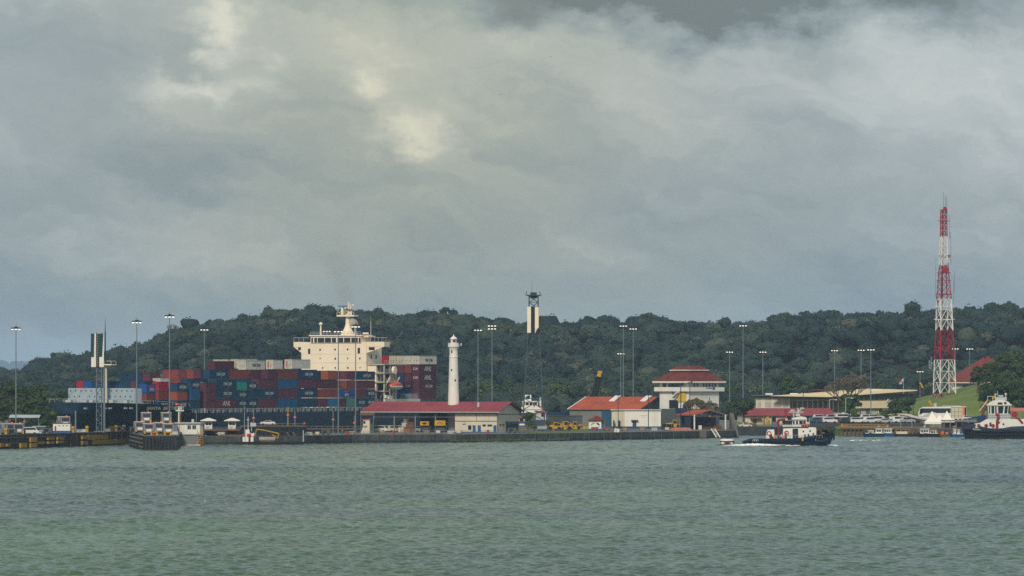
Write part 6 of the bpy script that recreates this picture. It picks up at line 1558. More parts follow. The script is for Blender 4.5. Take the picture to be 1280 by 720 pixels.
for k, (px, D, z_, c, lab) in enumerate(((342, 1889, 4.9, (.05, .06, .09), 'person in dark clothes standing on the raised walkway, left of two'), (380.5, 1893, 4.9, (.5, .12, .05), 'person in an orange vest standing at the right end of the raised walkway'), (428, 1925, GZ, (.5, .12, .05), 'person in an orange vest on the quay between the two bridge house masts'))):
    u = thing('person', lab, 'person', (X(px, D), D, z_))
    def body():
        b = MB(); b.rings([[(r_*math.cos(a)*w, r_*math.sin(a)*.6, h) for a in [j*math.pi/4 for j in range(8)]+[0]] for r_, w, h in ((.17, .8, .82), (.20, 1, .95), (.24, 1.05, 1.25), (.22, 1.1, 1.42), (.08, 1, 1.5), (.07, 1, 1.54), (.11, .9, 1.62), (.12, .9, 1.7), (.05, 1, 1.78))], True)
        for s_ in (-1, 1):
            b.tube((s_*.10, 0, .88), (s_*.12, .02, .45), .10, .075, 6); b.tube((s_*.12, .02, .45), (s_*.13, 0, .04), .075, .05, 6); b.box(s_*.13-.05, s_*.13+.05, -.18, .07, 0, .07)
            b.tube((s_*.25, 0, 1.4), (s_*.31, .02, 1.12), .055, .045, 6); b.tube((s_*.31, .02, 1.12), (s_*.30, -.08, .85), .045, .035, 6)
        return b
    body().build('body', mat('person_dark', (.06, .05, .05), .8), u)
    MB().rings([[(r_*math.cos(a)*1.05, r_*math.sin(a)*.68, h) for a in [j*math.pi/4 for j in range(8)]+[0]] for r_, h in ((.22, .95), (.26, 1.25), (.25, 1.42))], True).build('vest', mat('vest_%d' % k, c, .8), u)

# ---------------------------------------------------------------- right: buildings
def red_hall():
    D = 2330; rz = R(6); s = F/D; x0 = 927.5; t = thing('long_red_roof_hall', 'long low cream hall with a plain red roof behind the tug', 'building', (X(x0, D), D, GZ), rz); L = (1043.5-927.5)/s/math.cos(rz)
    E, Rg = Z(519, D+6)-GZ, Z(510, D+18)-GZ; gable(t, L, 9.5, E, Rg, 1, REDROOF); MB().box(.8, L-.8, 1.2, 18, 0, E-.1).build('wall', CREAMW, t)
    MB().add([(.5, .6, E-.2), (.5, 9.5, Rg-.4), (.5, 18.4, E-.2)], [(0,1,2)]).build('gable_wall', DGREYW, t)
    x = lambda p: (p-x0)/s/math.cos(rz); z = lambda y: Z(y, D+3)-GZ
    MB().box(x(938), x(952), -.6, 1.2, z(523.5), z(521)).build('porch', RUST, t)
    for a, c in ((936, 941), (947, 952)): MB().box(x(a), x(c), .95, 1.3, z(522.2), z(520.4)).build('white_panel', WHITE, t)
    for a, c in ((942, 946), (1005, 1012), (1018, 1026), (1030, 1038)): MB().box(x(a), x(c), 1.05, 1.25, 0 if a < 950 else z(527), z(520.5)).build('dark_opening', GLASS, t)
    MB().box(x(1013), x(1014.5), .9, 1.2, z(524), z(522)).build('blue_sign', BLUEP, t)
    MB().box(x(957.5), x(960.5), -1, -.2, 0, 2.8).build('yellow_box', YEL, t)
    for p in (955, 965, 1004, 1017, 1028, 1040): MB().box(x(p)-.15, x(p)+.15, .2, .5, 0, E-.2).build('post', CONCL, t)
red_hall()
def visitor_centre():
    D = 2480; x = lambda p: W_(p-1045, D); z = lambda y: Z(y, D)-GZ
    t = thing('visitor_centre', 'wide low building with a thin cream canopy roof and glazed columns', 'building', (X(1045, D), D, GZ))
    MB().box(x(945), x(987.5), 0, 14, 0, z(494.5)).build('cream_block', CREAMW, t)
    w = MB()
    for a, c in ((947, 951.5), (956, 964), (967.5, 976), (979, 985)): w.box(x(a), x(c), -.06, 0, z(509), z(502)); w.box(x(a), x(c), -.05, 0, z(500.5), z(497))
    w.build('grey_panel', mat('pale_grey_panel', (.36, .35, .33), .7, .1), t)
    MB().box(x(944.5), x(988), -.15, 14, z(497), z(495.2)).build('dark_band', DGREYW, t); MB().box(x(940), x(988), -2, 15, z(494.9), z(493.6)).build('flat_roof', DGREYW, t)
    MB().box(x(988), x(1142), 6, 20, 0, z(492)).build('dark_glass_hall', GLASS, t)
    c = MB()
    for k in range(24): p = 990+k*6.4; c.box(x(p), x(p)+.5, 3.6, 4.2, 0, z(499 if p < 1036 else 497))
    c.box(x(988), x(1142), 3.5, 4.4, z(501), z(499.5)); c.build('column', CREAMW, t)
    MB().box(x(988), x(1142), 4.6, 5, 0, z(503)).build('low_wall', mat('grey_panel_dark', (.18, .18, .17), .7, .2), t)
    r_ = MB(); r_.add([(x(962), -5, z(495.0)), (x(1036), -6, z(496.3)), (x(1146), -3, z(488.4)), (x(1146), 3, z(487.6)), (x(1085), 16, z(485.8)), (x(1030), 16, z(490.2)), (x(962), -5, z(494.7)), (x(1036), -6, z(493.6)), (x(1146), -3, z(487.4)), (x(1085), 8, z(486.2)), (x(1040), 8, z(490.6))],
          [(0,1,7,6), (1,2,8,7), (6,7,10), (7,8,9,10), (5,4,3,2,1,0), (8,3,4,9), (2,3,8), (10,9,4,5), (0,6,10,5)])
    r_.build('canopy_roof', mat('cream_fascia', (.66, .54, .33), .6, .08, .1), t)
    for a, c_ in ((1089, 1103), (1110, 1123), (1071, 1083), (988, 998), (1002, 1010), (957, 966)): MB().box(x(a), x(c_), 2 if a > 970 else 1, 6 if a > 970 else 5, z(491.5 if a > 1050 else 494), z(487 if a > 1080 else (489 if a > 1050 else 491.5))).build('roof_unit', WHITE, t)
    MB().box(x(1018), x(1062), 18, 26, z(494), z(488.3)).build('upper_hall', DGREYW, t); MB().box(x(1016.5), x(1063), 17, 27, z(488.3), z(486.9)).build('upper_roof', TILE, t)
visitor_centre()
def tan_building():
    D = 2440; x = lambda p: W_(p-1097, D); z = lambda y: Z(y, D)-GZ; t = thing('tan_roof_pavilion', 'small pavilion with a tan hipped roof behind the car park', 'pavilion', (X(1097, D), D, GZ))
    MB().box(x(1076), x(1097), 0, 8, 0, z(510)).build('wall', mat('taupe_wall', (.34, .32, .27), .8, .1, .3), t)
    MB().add([(x(1070), -1.5, z(510.3)), (x(1119), -1.5, z(510)), (x(1119), 10, z(510)), (x(1070), 10, z(510.3)), (x(1074.5), 4, z(501.2)), (x(1119), 4, z(500.8))], [(0,1,5,4), (1,2,5), (2,3,4,5), (3,0,4), (3,2,1,0)]).build('roof', TANROOF, t)
    MB().box(x(1082.5), x(1087), -.06, 0, z(518), z(512)).build('window', DGREYW, t)
    for p in (1098, 1103, 1117.5): MB().box(x(p)-.2, x(p)+.2, 0, .4, 0, z(510)).build('post', CREAMW, t)
    MB().box(x(1097), x(1118), 5, 5.3, 0, z(510.5)).build('inner_wall', GLASS, t)
    MB().tube((x(1108), 2, z(503)), (x(1111), 2, z(499)), .3, n=6).build('roof_cowl', LGREY, t)
tan_building()
car(1111, 2438, CW, 'white coach nose parked under the tan roofed pavilion', GZ, 0, 'van')
# grass hill right
def grass_hill():
    D0, D1 = 2245, 2520; px = np.array([1085, 1105, 1125, 1145, 1165, 1180, 1200, 1220, 1240, 1262, 1290, 1340, 1420]); yt = np.array([522, 515, 508.5, 504, 499, 495, 491, 485.5, 481, 478, 476, 476, 478])
    vs = []; fs = []; nd = 9
    for j in range(nd):
        f = j/(nd-1); D = D0+(D1-D0)*f
        for p, y in zip(px, yt):
            zt = max(GZ-.3, Z(y, 2430)); k = f*f*(3-2*f); k = min(1, k*1.1); vs.append((X(p, 2430), D, GZ-.25+(zt-GZ+.25)*min(1, 1.15*math.sin(min(1, f*1.25)*math.pi/2)**1.3)))
    n = len(px)
    for j in range(nd-1):
        for k in range(n-1): fs.append((j*n+k, j*n+k+1, (j+1)*n+k+1, (j+1)*n+k))
    m = bpy.data.materials.new('slope_grass'); m.use_nodes = True; T = NT(m.node_tree); b = T.n['Principled BSDF']; g = T.new('ShaderNodeNewGeometry').outputs['Position']
    c = T.mix(T.mapr(T.noise(g, .035, 5, .6), .35, .65, 0, 1), (.125, .185, .006), (.06, .105, .006)); c = T.mix(T.mapr(T.noise(g, .5, 5, .7), .35, .7, 0, .5), c, (.14, .15, .03))
    c = T.mix(T.mapr(T.noise(g, .11, 4, .7), .60, .72, 0, .8), c, (.13, .12, .05)); T.l.new(c, b.inputs['Base Color']); b.inputs['Roughness'].default_value = .95
    MB().add(vs, fs).build('grass_hill', m, smooth=True)['kind'] = 'structure'
grass_hill()
def hill_z(p, D=2430):
    px = [1085, 1105, 1125, 1145, 1165, 1180, 1200, 1220, 1240, 1262, 1290, 1340]; yt = [522, 515, 508.5, 504, 499, 495, 491, 485.5, 481, 478, 476, 476]; return Z(float(np.interp(p, px, yt)), 2430)
MB().add([(X(1044, 2150), 2150.5, GZ+.01), (X(1052, 2118), 2118, GZ+.01), (X(1052, 2114), 2112, -.5), (X(1042, 2145), 2144, -.5), (X(1062, 2150), 2150, GZ+1.0), (X(1050, 2185), 2175, GZ+1.2)], [(0,3,2,1), (0,1,4,5)]).build('grass_bank', GRASS)['kind'] = 'structure'
def radio_tower():
    D = 2425; t = thing('radio_tower', 'tall red and white lattice radio tower on the grass slope', 'radio tower', (X(1181, D), D, hill_z(1181)-1.2)); z0 = t.location.z; z = lambda y: Z(y, D)-z0
    def g(y):        # centre px and half width px
        yy = [262, 296, 332, 374, 413, 450, 500]; l = [1176, 1175.5, 1174.3, 1171, 1170.2, 1168.4, 1166.8]; r_ = [1183.6, 1184, 1185.2, 1189, 1190.8, 1192.8, 1194.6]
        a, b_ = np.interp(y, yy, l), np.interp(y, yy, r_); return (a+b_)/2, (b_-a)/2
    bands = [(504, 492, REDP), (492, 450, WHITE), (450, 413, REDP), (413, 374, WHITE), (374, 332, REDP), (332, 296, WHITE), (296, 262, REDP)]
    rt = .22; cor = [(-1, -1), (1, -1), (1, 1), (-1, 1)]; a0 = .33
    ca, sa = math.cos(a0), math.sin(a0); nrm = (abs(ca)+abs(sa))
    def P(c, y):
        cx, hw = g(y); w = W_(hw, D)/nrm; return (W_(cx-1181, D)+(c[0]*ca-c[1]*sa)*w, (c[0]*sa+c[1]*ca)*w, z(y))
    wt = mat('tower_white', (.66, .66, .64), .5, .08, .6, streak=.3); rd = mat('tower_red', (.27, .010, .026), .5, .15, .6)
    for ya, yb, m_ in bands:
        mb = MB(); n = max(1, round((ya-yb)/(13 if ya > 374 else 7.5)))
        for k in range(n):
            u, v = ya+(yb-ya)*k/n, ya+(yb-ya)*(k+1)/n
            for j in range(4):
                p, q = cor[j], cor[(j+1) % 4]; R_ = .22 if ya > 374 else .15; mb.tube(P(p, u), P(p, v), R_, n=5, cap=False)
                A = P(p, u); B = P(q, u); mid = tuple((a+b_)/2 for a, b_ in zip(P(p, v), P(q, v)))
                mb.tube(A, mid, R_*.55, n=4, cap=False); mb.tube(B, mid, R_*.55, n=4, cap=False); mb.tube(P(p, v), P(q, v), R_*.45, n=4, cap=False)
        m2 = wt if m_ is WHITE else rd; mb.build('lattice_section', m2, t)
        cx = lambda y: W_(g(y)[0]-1181-g(y)[1]*.25, D)
        MB().box(cx(ya)-.25, cx(ya)+.25, -.3, .3, z(ya), z(yb)).build('cable_ladder', mat('ladder_red', (.12, .01, .02), .6) if m_ is REDP else mat('ladder_grey', (.3, .3, .28), .6), t)
    pf = MB()
    for y, hw in ((276, 7), (341, 8.5), (351, 9), (368, 10.5), (434, 12), (437.5, 13)):
        c, h_ = g(y); pf.box(W_(c-1181-hw, D), W_(c-1181+hw, D), -.5, .5, z(y+.5), z(y-.4))
    pf.build('antenna_platform', rd, t)
    p2 = MB()
    for y, hw in ((318, 7.5), (399, 13), (383, 11.5)):
        c, h_ = g(y); p2.box(W_(c-1181-hw, D), W_(c-1181+hw, D), -.3, .3, z(y+.4), z(y-.3))
    p2.build('antenna_platform', wt, t)
    an = MB()
    for px, ya, yb in ((1179.5, 262, 240), (1182, 258, 244), (1183.5, 258, 247), (1187, 300, 268), (1188.5, 330, 290), (1169.8, 345, 322), (1169.5, 372, 340), (1192, 380, 350), (1193, 366, 338), (1171, 395, 378)): an.tube((W_(px-1181, D), -.3, z(ya)), (W_(px-1181, D), -.3, z(yb)), .13, .09, 5)
    an.build('whip_antenna', STEEL, t)
    for px, y, r_, m_ in ((1181.3, 337, 1.25, rd), (1182, 326.5, 1.15, LGREY), (1181, 261, .8, rd)):
        MB().lathe([(.1, 0), (r_*.9, .25), (r_, .5), (r_, .75), (.2, .78)], n=16).build('dish', m_, t); o = t.children[-1] if False else COL.objects[-1] if False else None
    for o in t.children:
        if o.name.startswith('dish'):
            i = [k for k in t.children if k.name.startswith('dish')].index(o); px, y = ((1181.3, 337), (1182, 326.5), (1181, 261))[i]; o.location = (W_(px-1181, D), -1.2-i*.1, z(y)); o.rotation_euler = (R(90), 0, 0)
    dp = MB()
    for k in range(3): yy = 448+k*3.6+2; dp.path([(W_(1164-1181, D), 0, z(yy+3)), (W_(1161.5-1181, D), 0, z(yy+3)), (W_(1161.5-1181, D), 0, z(yy))], .1, 4)
    dp.path([(W_(1164-1181, D), 0, z(461)), (W_(1164-1181, D), 0, z(446))], .1, 4); dp.tube((W_(1164-1181, D), 0, z(454)), (W_(1169-1181, D), 0, z(454)), .12, n=4); dp.build('dipole_array', LGREY, t)
    bx = MB()
    for px, y in ((1184, 437), (1186, 433), (1177, 436), (1173.5, 436), (1180, 393), (1172, 377), (1186, 320), (1177.5, 320)): bx.box(W_(px-1181-1.2, D), W_(px-1181+1.2, D), -1.6, -.9, z(y+1.8), z(y-1.8))
    bx.build('antenna_box', rd, t)
    MB().box(-5, 5, -4.5, 4.5, -2.5, .4).build('base_slab', CONCL, t)
radio_tower()
def hill_house():
    D = 2540; x = lambda p: W_(p-1215, D); zb = hill_z(1215)-1.5; z = lambda y: Z(y, D)-zb
    t = thing('hill_house', 'cream house with a large maroon hipped roof on top of the grass slope', 'house', (X(1215, D), D, zb))
    MB().box(x(1190), x(1262), 2, 18, 0, z(476.5)).build('wall', CREAMW, t)
    MB().add([(x(1186), 0, z(477.6)), (x(1268), 0, z(477.6)), (x(1268), 20, z(476)), (x(1186), 20, z(476)), (x(1232.5), 8, z(445.6)), (x(1240), 8, z(445.6)), (x(1186), 0, z(476.6)), (x(1268), 0, z(476.6))], [(6,7,5,4), (7,2,5), (2,3,4,5), (3,6,4), (0,1,7,6), (1,2,7), (3,0,6), (3,2,1,0)]).build('roof', mat('hill_roof', (.15, .032, .028), .7, .2, .3, streak=.4), t)
    MB().box(x(1204), x(1222), 1.9, 2.0, z(487), z(481.5)).build('window', DGREYW, t); MB().box(x(1232), x(1234), 7, 9, z(447), z(443.5)).box(x(1239), x(1243), 7, 8, z(446.5), z(444.5)).build('roof_vent', DARK, t)
    MB().box(x(1186), x(1262), -.1, .1, z(479), z(477.7)).build('fascia', CREAMW, t)
    MB().add([(x(1203), -3, 0), (x(1203), -3, z(487)), (x(1207), -3, z(483.5)), (x(1222), -3, z(481)), (x(1222), -3, z(482.3)), (x(1208), -3, z(484.8)), (x(1204.5), -3, z(488)), (x(1204.5), -3, 0)], [tuple(range(8))]).build('dark_handrail', DARK, t)
hill_house()
def flag():
    D = 2500; t = thing('flagpole', 'flagpole with a red white and blue flag above the canopy roof', 'flagpole', (X(1129.3, D), D, GZ)); z = lambda y: Z(y, D)-GZ
    MB().tube((0, 0, 0), (0, 0, z(472)), .14, .08).build('pole', LGREY, t)
    def fl(a, c, y0, y1, m_, n): 
        mb = MB(); N_ = 6
        for k in range(N_):
            u0, u1 = a+(c-a)*k/N_, a+(c-a)*(k+1)/N_; w0, w1 = .35*math.sin(u0*1.9), .35*math.sin(u1*1.9)
            mb.add([(W_(u0, D), w0, z(y1)-.1*abs(u0)), (W_(u1, D), w1, z(y1)-.1*abs(u1)), (W_(u1, D), w1, z(y0)-.1*abs(u1)), (W_(u0, D), w0, z(y0)-.1*abs(u0))], [(0,1,2,3)])
        mb.build(n, m_, t)
    fl(-5, -2.2, 473.5, 476.5, REDP, 'flag'); fl(-2.2, -.3, 473.5, 476.5, WHITE, 'flag'); fl(-5, -2.2, 476.5, 479, WHITE, 'flag'); fl(-2.2, -.3, 476.5, 480, BLUEP, 'flag')
flag()
# bus, tents, shelters
def bus():
    D = 2260; s = F/D; zb = GZ+1.6; x = lambda p: W_(p-1177, D); z = lambda y: Z(y, D)-zb
    t = thing('coach_bus', 'white coach with a long dark window band parked below the grass slope', 'bus', (X(1177, D), D, zb))
    P = [(x(1148.5), .5), (x(1147.8), z(517)), (x(1150), z(510.8)), (x(1154), z(508.8)), (x(1180), z(508.3)), (x(1206), z(507.6)), (x(1208.3), z(509)), (x(1208.3), .5)]
    MB().prism(P, 0, 2.5, 'y').build('body', WHITE, t); MB().box(x(1151), x(1188.3), -.04, .05, z(516.2), z(510.4)).add([(x(1148.8), -.04, z(518.5)), (x(1150), -.04, z(511)), (x(1153), -.04, z(511)), (x(1153), -.04, z(517)), ], [(0,1,2,3)]).build('window_band', GLASS, t)
    MB().box(x(1178), x(1200), .1, 2.4, z(507.9), z(507.0)).build('roof_unit', LGREY, t)
    MB().box(x(1202.8), x(1205.2), -.05, 0, z(521), z(508)).build('orange_stripe', ORANGE, t); MB().box(x(1205.4), x(1208), -.05, 0, z(520), z(509)).build('rear_window', GLASS, t)
    MB().add([(x(1148), -.05, z(521)), (x(1160), -.05, z(521)), (x(1170), -.05, z(515.2)), (x(1164), -.05, z(515.2)), (x(1153), -.05, z(519.8))], [(0,1,2,3,4)]).build('silver_swoosh', LGREY, t)
    for p in (1156.5, 1200, 1195): MB().tube((x(p), -.05, .5), (x(p), .3, .5), .5, n=14).build('wheel', BLACK, t)
    u = thing('beige_screen', 'square beige screen panel standing in front of the coach rear', 'screen', (X(1195.3, D-8), D-8, GZ)); zz = lambda y: Z(y, D-8)-GZ
    MB().box(W_(-6.3, D), W_(7, D), 0, .3, zz(522.5), zz(508.8)).build('panel', mat('beige_canvas', (.50, .47, .33), .8, .1), u)
    m_ = MB()
    for p in (-6.3, -2, 2.4, 6.8): m_.box(W_(p, D)-.06, W_(p, D)+.06, -.08, 0, 0, zz(508.6))
    for y in (509, 514.5, 519.5): m_.box(W_(-6.3, D), W_(7, D), -.07, 0, zz(y+.3), zz(y))
    m_.build('frame', GREYW, u)
    tb = MB().box(x(1145), x(1212), -3, 6, -1.7, 0); tb.build('parking_terrace', CONCL, t)
bus()
def tent(px, D, ypk, yev, w, lab):
    t = thing('peaked_tent', lab, 'tent', (X(px, D), D, GZ), 0, 'white peaked tents'); E, Pk = Z(yev, D)-GZ, Z(ypk, D)-GZ; rs = []
    for f in (1, .75, .5, .3, .15, .06, .0):
        zz = E+(Pk-E)*(1-f)**1.5 if f < 1 else E; h = w/2*f+.05; rs.append([(-h, -h, zz), (h, -h, zz), (h, h, zz), (-h, h, zz), (-h, -h, zz)])
    MB().rings(rs, False).box(-w/2, w/2, -w/2-.02, -w/2+.05, E-.7, E).box(-w/2-.02, -w/2+.05, -w/2, w/2, E-.7, E).build('canopy', mat('white_canvas', (.72, .70, .62), .8, .05), t)
    for a in (-1, 1):
        for b_ in (-1, 1): MB().tube((a*w*.47, b_*w*.47, 0), (a*w*.47, b_*w*.47, E), .07).build('pole', LGREY, t)
tent(1165, 2175, 514, 527.4, 5.2, 'white peaked tent on the left with the sharpest tip'); tent(1183.5, 2180, 513.6, 527, 5.0, 'white peaked tent on the right below the coach'); tent(1174, 2184, 518, 527.2, 4.6, 'low white tent joining the two peaked tents')
t = thing('sloping_awning', 'pale sloping awning with a reddish edge left of the white tents', 'awning', (X(1120, 2200), 2200, GZ)); D = 2200; z = lambda y: Z(y, D)-GZ
MB().add([(0, 0, z(517.5)), (W_(38, D), 0, z(525.5)), (W_(38, D), 3, z(523.3)), (W_(16, D), 3, z(517.3)), (W_(5, D), 2, z(516.8)), (0, 0, z(518)), (W_(38, D), 0, z(526.3))], [(0,1,2,3,4), (0,5,6,1), (1,6,5,0)]).build('canopy', mat('awning_cloth', (.45, .40, .35), .8, .15), t); MB().add([(0, -.05, z(517.6)), (W_(16, D), -.05, z(520)), (W_(16, D), -.05, z(521)), (0, -.05, z(518.3))], [(0,1,2,3)]).build('red_edge', RUST, t)
for p in (6, 20, 36): MB().tube((W_(p, D), .6, 0), (W_(p, D), .6, z(518+p*.2)), .07).build('pole', LGREY, t)
def long_shelter():
    D = 2150; x = lambda p: W_(p-1205, D); z = lambda y: Z(y, D)-GZ; t = thing('waterfront_shelter', 'long flat grey shelter roof on thin posts behind the small boats', 'shelter', (X(1205, D), D, GZ))
    MB().box(x(1178), x(1236), 0, 6, z(526.8), z(525)).build('roof', mat('shelter_roof', (.20, .18, .16), .7), t)
    for k in range(8): MB().box(x(1180+k*7.6)-.1, x(1180+k*7.6)+.1, .3, .5, 0, z(526.8)).build('post', STEEL, t)
    MB().box(x(1178), x(1236), 5.4, 5.7, 0, z(528)).build('dark_back', DGREYW, t); MB().box(x(1182), x(1230), 3, 3.8, 0, 1.1).build('bench_row', WOOD, t)
long_shelter()
u = thing('yellow_chute', 'tilted yellow tube standing left of the coach roof', 'chute', (X(1163.5, 2290), 2290, GZ+1.5)); z = lambda y: Z(y, 2290)-GZ-1.5
MB().tube((.3, 0, z(507.5)), (-.65, 0, z(501)), .55, .5, 12).build('tube', YEL, u); MB().tube((.3, 0, 0), (.3, 0, z(507)), .12).build('post', STEEL, u)
u = thing('grey_box', 'grey control box on a post above the coach', 'box', (X(1168.8, 2300), 2300, GZ+1.5)); z = lambda y: Z(y, 2300)-GZ-1.5; MB().box(-.5, .5, -.2, .2, z(508.5), z(504)).tube((0, 0, 0), (0, 0, z(508)), .1).build('box', LGREY, u)
u = thing('excavator_arm', 'yellow excavator arm raised behind the dark trees below the short mast', 'excavator', (X(1150.5, 2560), 2560, GZ)); z = lambda y: Z(y, 2560)-GZ; MB().path([(.9, 0, z(485)), (.2, 0, z(479.5)), (-.4, 0, z(478.8))], .42, 6).build('arm', YEL, u); MB().tube((0, 0, 2), (.9, 0, z(485)), .3).build('lower_arm', DSTEEL, u); MB().box(-2, 2, -1.2, 1.2, 1, 3.4).build('cab', YEL, u); MB().box(-2.2, 2.2, -1.4, 1.4, 0, 1).build('track', BLACK, u)
pole(1141.5, 2290, 496, 523, .16, 'dark lamp post with white heads left of the grass slope', top='lamp'); pole(1004, 2380, 487, 520, .17, 'dark lamp pole in front of the canopy building', top='lamp'); pole(1057, 2345, 497, 520, .14, 'curved arm street lamp below the bare tree, right of two', top='arm', m=LGREY); pole(1037, 2350, 499, 520, .14, 'curved arm street lamp below the bare tree, left of two', top='arm', m=LGREY)
for k, (a, b_, c, rgb, lab) in enumerate(((1043, 2440, 1051, CREAMW, 'low cream kiosk between the red roof and the tan pavilion'), (1052, 2435, 1059, WHITE, 'low white kiosk left of the tan pavilion'), (1062, 2430, 1072, CREAMW, 'low cream kiosk touching the tan pavilion'))):
    box_kiosk((a+c)/2, b_, GZ, W_(c-a, b_), 3.4+k*.5, lab, rgb)

# dock on the right
def dock():
    D = 2116; x = lambda p: W_(p-1110, D); z = lambda y: Z(y, D); t = thing('timber_dock', 'brown timber dock with yellow rails along the waterfront', 'dock', (X(1110, D), D, 0))
    MB().box(x(1051), x(1202), -1.4, 3, z(536.6), z(534.6)).build('deck', WOOD, t); 
    p = MB()
    for k in range(30): a = 1052+k*5.1; p.box(x(a), x(a)+.45, -1.2, -.7, -1, z(536))
    p.build('piles', mat('old_timber', (.09, .07, .05), .9, .4, .8), t); MB().box(x(1051), x(1202), -.3, .1, -1, z(537)).build('planking', mat('dock_planks', (.13, .105, .07), .9, .45, .6, streak=.6), t)
    r_ = MB()
    for a, c, y0, y1 in ((1052, 1110, 530.8, 530.8), (1052, 1110, 533, 533), (1110, 1160, 536, 538), (1118, 1150, 539.5, 540)): r_.tube((x(a), -1.5, z(y0)), (x(c), -1.5, z(y1)), .11, n=5)
    for k in range(12): a = 1053+k*5.2; r_.tube((x(a), -1.5, z(535)), (x(a), -1.5, z(530.6)), .13, n=4)
    for k in range(9): a = 1112+k*5.6; r_.tube((x(a), -1.7, z(542)), (x(a+3), -1.7, z(537)), .14, n=4)
    r_.box(x(1051), x(1053.5), -1.7, -1.2, z(534.5), z(529.5)); r_.build('yellow_rail', mat('rail_yellow', (.30, .17, .03), .6, .25, 1), t)
    MB().box(x(1112), x(1146), -6, -2, -.3, .9).box(x(1146), x(1202), -3.5, -1.4, -.3, 1.1).build('floating_pontoon', BLACK, t)
    MB().box(x(1119), x(1133), -5, -3, .9, 1.7).build('pale_locker', CREAMW, t)
dock()
t = thing('quay_wall', 'dark concrete wall behind the tug with a yellow handrail on top', 'quay wall', (X(980, 2148), 2148, 0)); MB().box(X(921, 2148)-X(980, 2148), X(1044, 2148)-X(980, 2148), 0, 1, -1, 3.1).build('wall_body', CONC, t)
r_ = MB(); a, c = X(921, 2148)-X(980, 2148), X(1000, 2148)-X(980, 2148)
r_.tube((a, .3, 4.1), (c, .3, 4.1), .07, n=4); r_.tube((a, .3, 3.6), (c, .3, 3.6), .05, n=4)
for k in range(12): r_.tube((a+(c-a)*k/11, .3, 3.1), (a+(c-a)*k/11, .3, 4.1), .06, n=4)
r_.build('handrail', YEL, t)

# ---------------------------------------------------------------- boats
def hull_mb(L, B, sheer, stern_w=.75, bow=1.0, draft=-.5, fl=1.12, n=14, rake=.0):
    """hull from x=-L/2 (stern) to L/2 (bow); sheer(u) gives deck height"""
    rs = []
    for u in np.linspace(0, 1, n):
        w = B/2*min(1, (stern_w+(1-stern_w)*min(1, u/.2)))*(1 if u < .62 else max(.02, math.cos((u-.62)/.38*math.pi/2)**.75)); x = -L/2+L*u; zt = sheer(u); xr_ = -max(0, u-.8)/.2*rake
        rs.append([(x, -w, zt), (x+xr_*.3, -w/fl*.98, zt*.5), (x+xr_, -w/fl*.85, 0), (x+xr_, -w*.6, draft), (x+xr_, w*.6, draft), (x+xr_, w/fl*.85, 0), (x+xr_*.3, w/fl*.98, zt*.5), (x, w, zt)])
    return MB().rings(rs)
def ring(x, y, z, r, w=.14):
    return MB().path([(x+r*math.cos(a), y, z+r*math.sin(a)) for a in np.linspace(0, 2*math.pi, 13)], w, 5)
